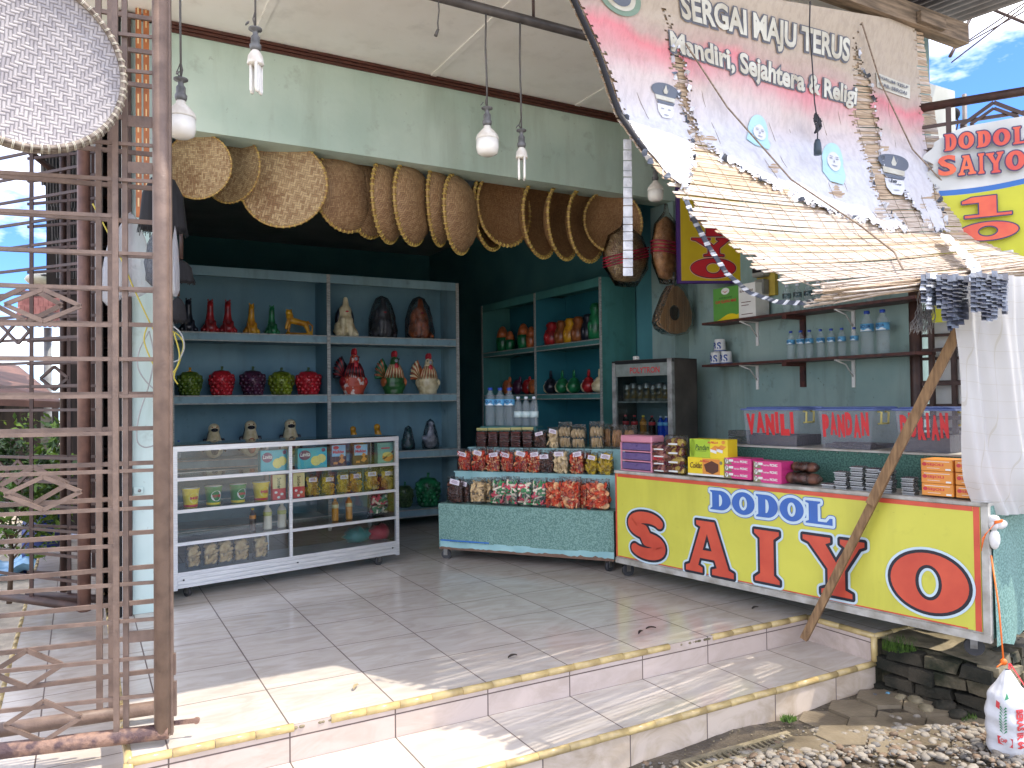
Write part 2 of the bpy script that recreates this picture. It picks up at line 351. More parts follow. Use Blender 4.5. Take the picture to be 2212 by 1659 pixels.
M_rise2 = tile_mat('riser_tile_stained', 1.092+.02, -5, ax='XZ', c=(206, 190, 172), c2=(176, 158, 134))
M_risey = tile_mat('riser_tile_side', YF, -5, ax='YZ', c=(196, 180, 170), c2=(180, 164, 152))
M_yel = mat('yellow_nosing', (204, 180, 124), .25, var=.12, scale=18, rgb2=(172, 150, 104))
M_grn_wall = mat('pale_green_wall', (200, 218, 204), .8, dirt=.3, scale=2.2, rgb2=(182, 204, 190), bump=.1, bscale=25, detail=8)
M_shelf_wall = mat('grey_green_wall', (146, 168, 162), .85, dirt=.5, scale=2.5, rgb2=(126, 154, 150), bump=.12, bscale=25, detail=9)
M_pier = mat('pale_blue_pier', (196, 214, 210), .8, dirt=.35, scale=3, rgb2=(178, 202, 198), detail=8)
M_teal = mat('dark_teal_wall', (80, 142, 148), .85, scale=2, rgb2=(66, 126, 134), bump=.1, bscale=20)
M_ceil = mat('soffit_board', (248, 246, 240), .85, dirt=.14, scale=1.5, rgb2=(240, 236, 228), detail=6, bump=.05, bscale=4)
M_dceil = mat('inner_ceiling', (176, 182, 180), .9, scale=1.5, rgb2=(150, 158, 158))
M_trim = mat('brown_trim', (96, 52, 40), .5, scale=20, rgb2=(70, 38, 30), stretch=(1, 8, 8))
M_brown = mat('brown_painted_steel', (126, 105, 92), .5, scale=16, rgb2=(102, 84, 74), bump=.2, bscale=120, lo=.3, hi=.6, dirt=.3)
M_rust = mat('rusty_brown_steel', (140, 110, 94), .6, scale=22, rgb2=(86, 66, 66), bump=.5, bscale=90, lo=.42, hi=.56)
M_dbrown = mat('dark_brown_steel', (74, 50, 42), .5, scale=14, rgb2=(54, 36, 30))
M_mud = mat('wet_mud', (88, 79, 65), .38, scale=6, rgb2=(56, 50, 42), bump=.9, bscale=40, detail=9)
M_paver = mat('worn_paver', (132, 120, 100), .4, scale=5, rgb2=(96, 86, 70), bump=.3, bscale=60, detail=8)
M_gravel = mat('pale_gravel', (176, 170, 160), .8, scale=3, rgb2=(110, 104, 98), detail=1)
M_moss = mat('mossy_brick', (92, 84, 66), .9, scale=9, rgb2=(34, 38, 20), bump=.9, bscale=50, detail=9, lo=.4, hi=.6)
M_dbrick = mat('dark_brick', (64, 58, 46), .9, scale=7, rgb2=(22, 25, 15), bump=.9, bscale=50, detail=9)
M_dcon = mat('pale_concrete', (150, 138, 112), .85, scale=7, rgb2=(98, 90, 68), bump=.7, bscale=45, detail=8)
M_wood = mat('raw_timber', (150, 118, 82), .75, scale=9, rgb2=(112, 84, 56), stretch=(8, 8, 1.2), bump=.3, bscale=40, detail=7)
M_woodh = mat('weathered_beam', (142, 122, 100), .8, scale=7, rgb2=(92, 78, 62), stretch=(.8, 7, 7), bump=.4, bscale=30, detail=7)
M_alu = mat('aluminium', (206, 208, 210), .35, metal=.55, scale=30, rgb2=(180, 184, 188), stretch=(.3, 3, 6))
M_white = flat('white_paint', (228, 228, 224), .5)
M_dark = flat('dark_gap', (16, 18, 20), .9)
M_asph = mat('road_asphalt', (196, 186, 168), .85, scale=10, rgb2=(168, 158, 142), bump=.6, bscale=90, detail=9)
# ground sheet with gentle relief near the steps
def hgt(x, y):
    h = -.30
    h += .035*max(0, min(1, (x-.9)/2.2))
    h += .012*math.sin(x*5.1+y*3.3)+.008*math.sin(x*11+y*17)
    return h
b = MB(); b.grid(80, 60, lambda u, v: (-1.2+8*u, -2.0+5.2*v, hgt(-1.2+8*u, -2+5.2*v)))
b.build('ground', [M_mud])['kind'] = 'structure'
b = MB(); b.box((-60, -60, -.62), (80, 90, -.36)); b.build('road', [M_asph])['kind'] = 'structure'
# platform and step (one tiled body)
XL = .14; XN, YN = 3.47, 2.53     # notch: the deck comes forward here on the right
b = MB()
b.m = 0; b.add([(XL, YF, 0), (XN, YF, 0), (XN, YN, 0), (4.45, YN, 0), (4.45, 10.4, 0), (XL, 10.4, 0)], [(0, 1, 2, 3, 4, 5)])
b.m = 1; b.add([(XL, YF, -.135), (XN, YF, -.135), (XN, YF, 0), (XL, YF, 0)], [(0, 1, 2, 3)])
b.m = 2; b.add([(XN, YF, -.135), (XN, YN, -.135), (XN, YN, 0), (XN, YF, 0)], [(0, 1, 2, 3)])
b.m = 3; b.add([(XN, YN, -.4), (4.45, YN, -.4), (4.45, YN, 0), (XN, YN, 0)], [(0, 1, 2, 3)])
b.m = 2; b.add([(XL, 10.4, -.135), (XL, YF, -.135), (XL, YF, 0), (XL, 10.4, 0)], [(0, 1, 2, 3)])
struct(b.build('floor', [M_floor, M_rise, M_risey, M_moss]))
b = MB(); XS = -.32
b.m = 0; b.add([(XS, Y2, -.135), (XN, Y2, -.135), (XN, YF, -.135), (XL, YF, -.135), (XL, 10.4, -.135), (XS, 10.4, -.135)], [(0, 1, 2, 3, 4, 5)])
b.m = 1; b.add([(XS, Y2, -.5), (XN+.002, Y2, -.5), (XN+.002, Y2, -.135), (XS, Y2, -.135)], [(0, 1, 2, 3)])
b.m = 1; b.add([(XS, 10.4, -.5), (XS, Y2, -.5), (XS, Y2, -.135), (XS, 10.4, -.135)], [(0, 1, 2, 3)])
struct(b.build('step', [M_floor, M_rise2, M_floor]))
# yellow bullnose strips, in short glazed pieces
def nosing(a, bb, z, skip=()):
    a, bb = Vector(a), Vector(bb); L = (bb-a).length; d = (bb-a)/L; n = int(L/.138); o = MB()
    for i in range(n):
        if i in skip: continue
        p, q = a+d*(i*L/n+.0015), a+d*((i+1)*L/n-.0015); j = random.uniform(-.0012, .0012)
        o.tube([(p.x, p.y, z-.011+j), (q.x, q.y, z-.011+j)], .0155, 10)
    return o
o = nosing((XL, YF+.006, 0), (XN, YF+.006, 0), 0, skip=(4, 17, 18)); 
o.T = None
for a, c in (((XN+.006, YF, 0), (XN+.006, YN, 0)), ((XN, YN+.006, 0), (4.3, YN+.006, 0)), ((XL+.004, YF, 0), (XL+.004, 9, 0))):
    q = nosing(a, c, 0); o.add(q.v, q.f)
o.tube([(XN-.001, YN+.002, -.012), (XN-.001, YN+.002, -.13)], .016, 10); o.tube([(XL+.002, YF+.002, -.012), (XL+.002, YF+.002, -.13)], .017, 10)
o.sm = [True]*len(o.f); o.mi = [0]*len(o.f); struct(o.build('step_edge', M_yel)); 
o = nosing((XS, Y2+.006, 0), (XN, Y2+.006, 0), -.135); q = nosing((XS+.004, Y2, 0), (XS+.004, 9.5, 0), -.135); o.add(q.v, q.f); o.sm = [True]*len(o.f); o.mi = [0]*len(o.f)
struct(o.build('lower_step_edge', M_yel))
# broken yellow edging: exposed mortar
b = MB()
for (x0, x1) in ((XL+4*.139, XL+5*.139), (XL+17*.139, XL+19*.139)):
    for k in range(26): b.ell((random.uniform(x0, x1), YF+.006+random.uniform(-.008, .012), -.012), (random.uniform(.006, .016), .009, .006), 7, 5)
struct(b.build('mortar', M_dcon))
# hex pavers beside the step, raised sheet pieces
b = MB()
for i in range(9):
    for j in range(4):
        cx, cy = 2.35+i*.2+(j % 2)*.1, 2.42-j*.175; 
        _q = proj(Vector((cx, cy, -.27)))
        if not (1740 < _q[0] < 2150 and 1470 < _q[1] < 1625): continue
        z = hgt(cx, cy)+.006
        lp = [(cx+.112*math.cos(R(60*k+30)), cy+.112*math.sin(R(60*k+30))) for k in range(6)]
        b.prism(lp, lambda x, y: (x, y, z+.006), .03, (0, 0, -1))
struct(b.build('paving', M_paver))
# ---- building shell
def slab(name, a, c, M, st=False):
    b = MB(); b.box(a, c); return b.build(name, M)
W = thing('shop_building', 'open fronted green shop building with pale soffit and dark interior', 'building', (0, 0, 0))
def bpart(name, boxes, M, lab=None):
    b = MB()
    for q in boxes: b.box(*q)
    o = b.build(name, M, W)
    if lab: o['label'] = lab
    return o
bpart('right_wall', [((XR, 2.95, -.3), (4.7, 5.22, 3.46))], M_shelf_wall, 'grey green side wall behind the shelves')
bpart('right_wall', [((XR, 5.222, -.3), (4.7, 10.4, 3.46))], M_teal, 'dark teal inner wall')
bpart('left_wall', [((.16, 5.23, -.1), (.26, 10.4, 3.46))], M_teal)
bpart('back_wall', [((.16, 10.402, -.1), (4.7, 10.55, 3.46))], M_teal)
bpart('left_pier', [((.262, 4.93, .001), (.37, 5.22, 3.44))], M_pier, 'pale blue pier at the left of the opening')
bpart('right_pier', [((4.3, 4.93, .001), (4.449, 5.22, 2.83))], M_shelf_wall)
bpart('beam', [((.20, YB, 2.835), (4.449, 5.16, 3.455))], M_grn_wall, 'pale green front beam')
bpart('inner_ceiling', [((.2, 5.2, 3.30), (4.449, 10.4, 3.33))], M_dceil)
bpart('soffit', [((-.2, 2.81, 3.46), (4.6, 5.2, 3.49))], M_ceil, 'pale board soffit over the shop front')
b = MB()
for k in range(3): b.box((.2, YB-.012-.008*k, 3.40+.02*k), (4.449, YB-.001, 3.417+.02*k))
b.build('trim', M_trim, W)
b = MB()
for x in (.95, 2.15, 3.35): b.box((x-.022, 2.83, 3.452), (x+.022, 4.92, 3.459))
b.box((-.2, 3.62, 3.451), (4.4, 3.66, 3.4595))
b.build('soffit_batten', M_ceil, W)
# corrugated roof above, overhanging past the timber
b = MB()
def corr(x0, x1, y0, y1, z0, z1, pitch=.076, amp=.011):
    nx = int((x1-x0)/pitch*6)
    b.grid(nx, 1, lambda u, v: (x0+(x1-x0)*u, (y0-.21*max(0, x0+(x1-x0)*u-2.7))*(1-v)+y1*v, z0+(z1-z0)*v+amp*math.sin(2*math.pi*(x0+(x1-x0)*u)/pitch)))
corr(-.6, 5.05, 2.61, 11, 3.56, 4.3)
M_roof = mat('grey_corrugated_steel', (120, 118, 120), .5, metal=.4, scale=4, rgb2=(92, 88, 88)); b.build('roof', M_roof, W)
b = MB(); b.box((1.3, 2.72, 3.335), (4.74, 2.80, 3.455)); bw = b.build('timber_beam', M_woodh); tag(bw, 'long weathered timber beam under the roof edge', 'beam')
b = MB(); b.box((4.22, 2.69, 3.345), (4.46, 2.717, 3.41)); b.build('splice_block', M_woodh, bw)
# outer pipe rail hung under the soffit
t = thing('hanging_pipe_rail', 'dark horizontal pipe rail hung below the pale soffit', 'pipe rail', (0, 3.35, 3.12))
b = MB(); b.tube([(1.0, 0, 0), (4.3, 0, 0.0)], .024, 12); b.build('pipe', mat('dark_pipe', (78, 72, 68), .5, scale=12, rgb2=(54, 48, 44)), t)
b = MB()
for x in (1.66, 2.02, 2.42, 2.9, 3.4): b.tube([(x, 0, 0), (x, 0, .34)], .008, 8)
b.tube([(1.5, .01, .22), (3.9, .01, .2)], .012, 8); b.build('hanger', M_dbrown, t)
# ---- inside: sub step floor
# ================================================================ FURNITURE
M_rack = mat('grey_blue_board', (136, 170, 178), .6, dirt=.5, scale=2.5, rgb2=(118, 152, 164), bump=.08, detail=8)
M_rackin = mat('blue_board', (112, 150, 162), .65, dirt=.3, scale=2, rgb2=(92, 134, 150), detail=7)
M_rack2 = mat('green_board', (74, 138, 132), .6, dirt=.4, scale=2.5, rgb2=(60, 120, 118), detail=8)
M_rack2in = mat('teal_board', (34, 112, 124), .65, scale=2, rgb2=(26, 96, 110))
M_strip = mat('worn_edge_strip', (176, 178, 172), .5, scale=25, rgb2=(128, 132, 128), stretch=(1, 1, 6))
def make_rack(name, label, fr, us, zs, depth, th, Mo, Mi, top):
    t = thing(name, label, 'shelving', fr.w(0, 0, 0), fr.ang)
    u0, u1 = us[0], us[-1]
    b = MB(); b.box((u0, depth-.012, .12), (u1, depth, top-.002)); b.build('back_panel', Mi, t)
    b = MB(); b.box((u0-.015, .004, 0), (u0, depth, top)); b.build('side_panel', Mo, t)
    b = MB(); b.box((u1, .004, 0), (u1+.015, depth, top)); b.build('side_panel', Mo, t)
    for u in us[1:-1]:
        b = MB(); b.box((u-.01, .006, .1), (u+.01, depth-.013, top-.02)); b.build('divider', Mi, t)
    for z in zs:
        for a, c in zip(us[:-1], us[1:]):
            b = MB(); b.box((a+.011, .006, z-th), (c-.011, depth-.013, z)); s = b.build('shelf', Mo, t)
            b = MB(); b.box((a+.008, -.003, z-th-.004), (c-.008, .003, z-th+.006)); b.box((a+.008, -.003, z-.009), (c-.008, .003, z+.001)); b.build('edge_strip', M_strip, s)
    b = MB(); b.box((u0-.016, .002, top), (u1+.016, depth, top+.02)); b.box((u0, 0, top-.06), (u1, .004, top)); b.build('top_board', Mo, t)
    for u in us:
        b = MB(); b.box((u-.016, -.006, .04), (u+.016, .0015, top+.018)); b.build('front_strip', M_strip, t)
    return t
FA = Frame((.66, 6.9), (3.23, 6.9))                      # big rack on the back
uA = [0.0, FA.px(709, 600)[0], FA.px(988, 700)[0]]
ZA = [.165, .725, 1.262, 1.795]
make_rack('shelf_rack', 'large grey blue two bay shelf rack holding clay money banks', FA, uA, ZA, .42, .07, M_rack, M_rackin, 2.33)
FB = Frame((4.05, 7.95), (4.05, 5.55))                   # green rack on the right wall
uB = [0.0, FB.px(1157, 800)[0], FB.px(1299, 800)[0]]
ZB = [FB.px(1240, 738)[1], FB.px(1240, 850)[1], .75, .2]
make_rack('shelf_rack', 'dark green two bay shelf rack against the right inner wall', FB, uB, ZB, .38, .05, M_rack2, M_rack2in, FB.px(1300, 602)[1])
# ---------------- glass cabinet
FC = Frame((.50, 5.15), (2.07, 5.46))
cabL, cabR, cabM = FC.px(374, 1150)[0], FC.px(862, 1100)[0], FC.px(629, 1100)[0]
czb, czt = .055, .935
DCAB = .42
t = thing('glass_cabinet', 'aluminium framed glass display cabinet on casters with snacks inside', 'cabinet', FC.w(0, 0, 0), FC.ang)
CZ = [(FC.px(376, 1037)[1]+FC.px(623, 1017)[1])/2, (FC.px(376, 1105)[1]+FC.px(626, 1082)[1])/2, (FC.px(379, 1176)[1]+FC.px(627, 1146)[1])/2, (FC.px(379, 1239)[1]+FC.px(855, 1173)[1])/2-.005]
g = .026
b = MB()
b.box((cabL, 0, czb), (cabL+g, g, czt)); b.box((cabR-g, 0, czb), (cabR, g, czt)); b.box((cabM-.011, .002, CZ[3]), (cabM+.011, g-.002, czt-.03))
b.box((cabL, -.003, czt-.032), (cabR, g, czt)); b.box((cabL, DCAB-g, czb), (cabL+g, DCAB, czt)); b.box((cabR-g, DCAB-g, czb), (cabR, DCAB, czt))
b.box((cabL, DCAB-g, czt-.03), (cabR, DCAB-.001, czt-.001)); b.box((cabL+.001, .027, czt-.03), (cabL+g, DCAB-.027, czt-.001)); b.box((cabR-g, .027, czt-.03), (cabR-.001, DCAB-.027, czt-.001))
b.box((cabM-.011, DCAB-g+.002, CZ[3]), (cabM+.011, DCAB-.004, czt-.03))
b.build('frame', M_alu, t)
b = MB(); b.box((cabL+.001, .004, czb+.01), (cabR-.001, g-.004, CZ[3]))
for k in range(4): b.box((cabL+g, -.005, czb+.012+k*.026), (cabR-g, .006, czb+.030+k*.026), .0)
b.box((cabL+.002, .0265, czb+.01), (cabL+.02, DCAB-.027, CZ[3])); b.box((cabR-.02, .0265, czb+.01), (cabR-.002, DCAB-.027, CZ[3]))
b.box((cabL+.03, .028, CZ[3]-.02), (cabR-.03, DCAB-.03, CZ[3]-.006))
pl = b.build('ribbed_base', M_alu, t)
for u in (cabL+.06, (cabL+cabR)*.5, cabR-.06):
    b = MB(); b.ell((u, -.004, czb+.06), .006, 8, 5); b.build('screw', M_dark, pl)
M_glass = clear('window_glass', (250, 253, 252), .05, .02, trans=.99); M_glass2 = clear('shelf_glass', (228, 242, 238), .05, .05, trans=.98)
for z in CZ[:3]:
    b = MB(); b.box((cabL+.028, .03, z-.004), (cabR-.028, DCAB-.03, z+.002)); s = b.build('glass_shelf', M_glass2, t)
    b = MB(); b.box((cabL+g, .004, z-.014), (cabM-.012, .024, z+.006)); b.box((cabM+.012, .004, z-.014), (cabR-g, .024, z+.006))
    b.box((cabL+g, DCAB-.022, z-.014), (cabR-g, DCAB-.006, z+.004)); b.build('shelf_rail', M_alu, s)
b = MB(); b.box((cabL+g, .010, CZ[3]), (cabM-.011, .013, czt-.032)); b.build('glass_pane', M_glass, t)
b = MB(); b.box((cabM+.011, .010, CZ[3]), (cabR-g, .013, czt-.032)); b.build('glass_pane', M_glass, t)
b = MB(); b.box((cabR-.014, .03, CZ[3]), (cabR-.011, DCAB-.03, czt-.032)); b.build('glass_pane', M_glass, t)
b = MB(); b.box((cabL+.01, .01, czt+.001), (cabR-.01, DCAB-.01, czt+.006)); b.build('glass_top', M_glass, t)
M_wheel = mat('grey_rubber', (60, 60, 62), .7, scale=20); M_steel = mat('dull_steel', (150, 150, 148), .4, metal=.8, scale=20, rgb2=(110, 106, 100))
def caster(par, u, d, z, yaw=0, r=.032):
    o = bpy.data.objects.new('caster', None)
    b = MB(); q = Matrix.Translation((u, d, 0)) @ Matrix.Rotation(yaw, 4, 'Z'); b.T = q
    b.box((-.02, -.018, z-.006), (.02, .018, z)); b.box((-.018, -.017, r*.8), (.012, -.014, z-.006)); b.box((-.018, .014, r*.8), (.012, .017, z-.006))
    c = b.build('caster', M_steel, par)
    b = MB(); b.T = q; b.tube([(0, -.011, r), (0, .011, r)], r, 18); b.build('wheel', M_wheel, c)
caster(t, cabR-.16, .03, czb+.012, .3); caster(t, cabL+.1, .05, czb+.012, 1.9, .028); caster(t, cabL+.1, DCAB-.05, czb+.012); caster(t, cabR-.12, DCAB-.05, czb+.012, 2)
# ---------------- green step cart (middle)
FG = Frame((2.37, 5.40), (3.19, 4.33))
gL, gR = FG.px(948, 1130)[0], FG.px(1326, 1160)[0]
gzb = (FG.px(950, 1182)[1]+FG.px(1325, 1209)[1])/2; gzt = (FG.px(946.5, 1087)[1]+FG.px(1323, 1105)[1])/2
M_cloth = mat('green_speckled_cover', (124, 160, 150), .8, scale=110, rgb2=(92, 128, 120), detail=3, lo=.44, hi=.56, bump=.25, bscale=18)
M_clothd = mat('dark_green_cover', (72, 112, 100), .8, scale=110, rgb2=(46, 82, 74), detail=3, lo=.44, hi=.56)
M_painted = mat('pale_blue_board', (158, 200, 200), .7, scale=6, rgb2=(132, 176, 178), bump=.15)
t = thing('step_display_cart', 'pale green stepped display cart loaded with snack bags', 'display cart', FG.w(0, 0, 0), FG.ang)
G1, G2 = .16, .32                                    # tread depths
gz2 = FG.px(1150, 1022, G1)[1]; gz3 = FG.px(1150, 968, G2)[1]
b = MB(); b.grid(40, 12, lambda u, v: (gL+(gR-gL)*u, .004*math.sin(u*40)*(1-v)+.006*math.sin(u*13+2)*(1-v)-.004, gzb+.045+(gzt-gzb-.045)*v)); 
b.box((gL, .005, gzb+.03), (gR, .02, gzt-.006)); b.box((gL, .0, gzt-.006), (gR, G1+.02, gzt)); b.box((gL-.003, .006, gzb), (gL+.003, .62, gzt-.007))
b.build('front_cover', M_cloth, t)
b = MB(); b.box((gL+.01, -.001, gzb+.002), (gR, .004, gzb+.05)); b.build('base_board', M_painted, t)
b = MB(); b.box((gL+.02, -.012, gzb+.052), (gL+.42, -.008, gzb+.062)); b.build('blue_tape', flat('blue_tape', (38, 110, 190)), t)
M_peel = mat('peeled_board_edge', (128, 100, 84), .9, scale=30, bump=.5)
b = MB()
pts = [(gL+.01, gzb)]; k = gL+.02
while k < gR: pts.append((k, gzb+random.uniform(.001, .008)+(.012 if k > gL+.7 else 0)*random.random())); k += .022
pts.append((gR, gzb)); b.poly([pts], lambda x, y: (x, -.0025, y)); b.box((gL, .0, gzb-.012), (gR, .6, gzb)); b.build('peeled_edge', M_peel, t)
b = MB(); b.box((gL+.06, G1, gzt), (gR, G1+.012, gz2-.008)); b.box((gL+.05, G1-.006, gz2-.008), (gR, G2+.012, gz2)); b.box((gL+.055, G1+.01, gzt+.001), (gL+.063, .62, gz2-.009)); b.build('second_step', M_painted, t)
b = MB(); b.box((gL+.10, G2, gz2), (gR, G2+.012, gz3-.008)); b.box((gL+.09, G2-.006, gz3-.008), (gR, .62, gz3)); b.box((gL+.095, G2+.01, gz2+.001), (gL+.103, .62, gz3-.009)); b.build('third_step', M_painted, t)
zbk = FG.px(1107, 921, .5)[1]
b = MB(); b.box((gL+.14, .45, zbk-.012), (gL+.62, .61, zbk)); b.box((gL+.14, .46, gz3+.001), (gL+.62, .472, zbk-.0125)); b.build('back_shelf', M_rack2, t)
for u, d, y in ((gL+.04, .04, .3), (gR-.05, .05, 1.2), (gL+.05, .55, 0), (gR-.05, .55, 0)): caster(t, u, d, gzb-.012, y, .036)
# ---------------- big sign cart
FD = Frame((3.17, 4.25), (3.53, 2.0))
dL, dR = FD.px(1330, 1110)[0], FD.px(2139, 1240)[0]
dzb = (FD.px(1331, 1213)[1]+FD.px(2139, 1378)[1])/2; dzt = (FD.px(1330, 1015)[1]+FD.px(2130, 1088)[1])/2
DD = .66
t = thing('sign_cart', 'wheeled sales cart with bright yellow front lettered in red and blue', 'sales cart', FD.w(0, 0, 0), FD.ang)
CART = t
M_ysign = mat('yellow_sign_vinyl', (212, 208, 84), .45, dirt=.2, scale=2.5, rgb2=(200, 196, 76), bump=.1, bscale=8, detail=8)
M_red = mat('red_vinyl', (212, 88, 62), .45, scale=6, rgb2=(196, 74, 54)); M_blk = flat('dark_outline', (34, 34, 44), .5); M_pale = flat('pale_outline', (200, 220, 228), .5)
M_blue = flat('blue_vinyl', (58, 104, 180), .45)
M_oldwhite = mat('worn_white_board', (190, 188, 180), .7, scale=12, rgb2=(150, 144, 132), bump=.2)
b = MB(); b.box((dL, .002, dzb), (dR, .02, dzt-.012)); b.build('front_panel', M_oldwhite, t)
sx0, sx1, sz0, sz1 = dL+.004, dR-.035, dzb+.03, dzt-.02
b = MB(); b.m = 0; b.box((sx0, -.003, sz0), (sx1, .0015, sz1)); b.m = 1
w_ = .020
b.box((sx0, -.0045, sz0), (sx0+w_*.7, -.0031, sz1)); b.box((sx1-w_*1.4, -.0045, sz0), (sx1-.002, -.0031, sz1)); b.box((sx0+w_, -.0045, sz1-w_*1.1), (sx1-w_*1.5, -.0031, sz1)); b.box((sx0+w_, -.0045, sz0), (sx1-w_*3, -.0031, sz0+.006))
sign = b.build('sign_face', [M_ysign, M_red], t); sign['label'] = 'yellow sign face with red border'
b = MB(); b.box((sx0, -.012, dzb-.012), (dR, .02, dzb+.022)); b.box((dR-.03, -.008, dzb), (dR, .012, dzt)); b.box((dL, -.008, dzt-.016), (dR, .03, dzt)); b.build('edge_trim', M_oldwhite, t)
b = MB(); b.box((dL, .02, dzt-.014), (dR, .30, dzt-.002)); b.build('counter_top', M_oldwhite, t)
b = MB(); b.box((dR-.012, .02, dzb), (dR-.002, DD, dzt-.015)); b.box((dL, .02, dzb), (dL+.01, DD, dzt-.015)); b.box((dL, DD-.01, dzb), (dR, DD, dzt-.015)); b.build('side_cover', M_cloth, t)
b = MB()
b.grid(14, 10, lambda u, v: (dR+.004+.02*math.sin(u*9)*(1-v)+.01*(1-v), .02+(DD-.02)*u, dzb-.03+(dzt-.05-dzb)*v+.012*math.sin(u*22)*(1-v))); b.build('side_drape', M_cloth, t)
dzs = FD.px(1850, 972, .30)[1]
b = MB(); b.box((dL+.55, .30, dzt-.001), (dR-.005, .312, dzs-.01)); b.build('raised_front', M_clothd, t)
b = MB(); b.box((dL+.53, .29, dzs-.01), (dR, DD, dzs)); b.build('raised_shelf', M_oldwhite, t)
b = MB()
for i in range(14): b.ell((dL+.6+i*.118, .298, dzs-.018), .004, 6, 4)
b.build('rivet', M_steel, t)
for u, d, y in ((dL+.06, .05, 1.3), (dR-.1, .07, .5), (dL+.06, DD-.06, 0), (dR-.1, DD-.06, 0)): caster(t, u, d, dzb-.012, y, .042)
# hanging loose threads below the sign
# ---------- lettering with outlines (capsule strokes give rounded outlines)
def outline(b, loop, r, f, closed=True):
    N = len(loop); k = 0
    for i in range(N if closed else N-1):
        a, c = Vector(loop[i]), Vector(loop[(i+1) % N]); d = c-a
        if d.length < 1e-6: continue
        nn = Vector((-d.y, d.x)).normalized()*r; z = (k % 9)*4e-5; k += 1
        b.add([f(*(a+nn), z), f(*(a-nn), z), f(*(c-nn), z), f(*(c+nn), z)], [(0, 1, 2, 3)])
        z = (k % 9)*4e-5; k += 1
        b.add([f(a.x+r*math.cos(q*math.pi/7), a.y+r*math.sin(q*math.pi/7), z) for q in range(14)], [tuple(range(14))])
def arc(cx, cy, rx, ry, a0, a1, n=16): return [(cx+rx*math.cos(R(a0+(a1-a0)*i/n)), cy+ry*math.sin(R(a0+(a1-a0)*i/n))) for i in range(n+1)]
GLY = {
 'I': ([[(0, 1), (1, 1), (1, .93), (.78, .84), (.78, .16), (1, .07), (1, 0), (0, 0), (0, .07), (.22, .16), (.22, .84), (0, .93)]], .42),
 'A': ([[(.24, 1), (.62, 1), (.90, .14), (1, .10), (1, 0), (.56, 0), (.56, .10), (.66, .14), (.61, .28), (.31, .28), (.27, .14), (.36, .10), (.36, 0), (0, 0), (0, .10), (.09, .14), (.33, .88), (.24, .92)], [(.37, .44), (.56, .44), (.465, .76)]], .9),
 'Y': ([[(0, 1), (.46, 1), (.46, .92), (.38, .88), (.55, .58), (.70, .86), (.62, .92), (.62, 1), (1, 1), (1, .92), (.92, .88), (.69, .46), (.69, .13), (.80, .08), (.80, 0), (.30, 0), (.30, .08), (.41, .13), (.41, .45), (.10, .88), (0, .92)]], 1.0),
 'O': ([arc(.5, .5, .5, .5, 0, 360, 40)[:-1], arc(.5, .5, .17, .30, 360, 0, 30)[:-1]], 1.0),
 'D': ([[(0, 1), (.5, 1)]+arc(.5, .5, .5, .5, 90, -90, 20)[1:-1]+[(.5, 0), (0, 0), (0, .06), (.10, .13), (.10, .87), (0, .94)], [(.44, .80)]+arc(.46, .5, .13, .30, 85, -85, 12)+[(.44, .20)]], .8),
 'L': ([[(0, 1), (.56, 1), (.56, .93), (.46, .87), (.46, .12), (.78, .12), (.90, .30), (1, .30), (1, 0), (0, 0), (0, .07), (.12, .13), (.12, .87), (0, .93)]], .8),
 '1': ([[(.2, 1), (.7, 1), (.7, .12), (1, .12), (1, 0), (.05, 0), (.05, .12), (.35, .12), (.35, .72), (0, .72), (0, .84)]], .7),
}
def letter(ch, u0, z0, ww, hh, mats, par, nm, w1, w2, y0=-.0062, fr=None, nrmy=-1):
    """three stacked vinyl layers: pale halo, dark outline, coloured fill"""
    loops = [[(p[0]*ww, p[1]*hh) for p in lp] for lp in GLY[ch][0]]
    def F(dy): return lambda x, y, z=0.: (u0+x, y0-dy-z, z0+y)
    b = MB()
    if w2:
        b.m = 0; b.poly([loops[0]] if ch != 'O' else loops, lambda x, y: F(0)(x, y))
        for lp in loops: outline(b, lp, w2, F(.0002))
    b.m = 1; b.poly(loops, lambda x, y: F(.001)(x, y))
    for lp in loops: outline(b, lp, w1, F(.0012))
    b.m = 2; b.poly(loops, lambda x, y: F(.0024)(x, y))
    return b.build(nm, mats, par)
def S_letter(u0, z0, ww, hh, mats, par, w1, w2, y0=-.0062):
    pts = []
    for i in range(49):
        q = i/48
        # centreline of a fat S: upper bowl then lower bowl
        if q < .5: a = R(20+310*q*2*.80); x, y = .5+.30*math.cos(a), .735+.155*math.sin(a)
        else:
            a = R(20+310*(1-q)*2*.80); x, y = .5-.30*math.cos(a), .265-.155*math.sin(a)
        pts.append((x*ww, y*hh, (.16+.075*math.sin(math.pi*q))*hh*.80))
    b = MB()
    for mi, dw, dy in ((0, w2, 0), (1, w1, .001), (2, 0, .002)):
        b.m = mi
        for i in range(48):
            a, c = Vector(pts[i][:2]), Vector(pts[i+1][:2]); d = (c-a); 
            if d.length < 1e-6: continue
            n = Vector((-d.y, d.x)).normalized(); ra, rc = pts[i][2]*.80+dw, pts[i+1][2]*.80+dw; z = (i*2 % 9)*6e-5
            F = lambda p, zz: (u0+p.x, y0-dy-zz, z0+p.y)
            b.add([F(a+n*ra, z), F(a-n*ra, z), F(c-n*rc, z), F(c+n*rc, z)], [(0, 1, 2, 3)])
            z = ((i*2+1) % 9)*6e-5
            b.add([F(a+Vector((ra*math.cos(k*math.pi/9), ra*math.sin(k*math.pi/9))), z) for k in range(18)], [tuple(range(18))])
    return b.build('letter', mats, par)
ML = [M_pale, M_blk, M_red]
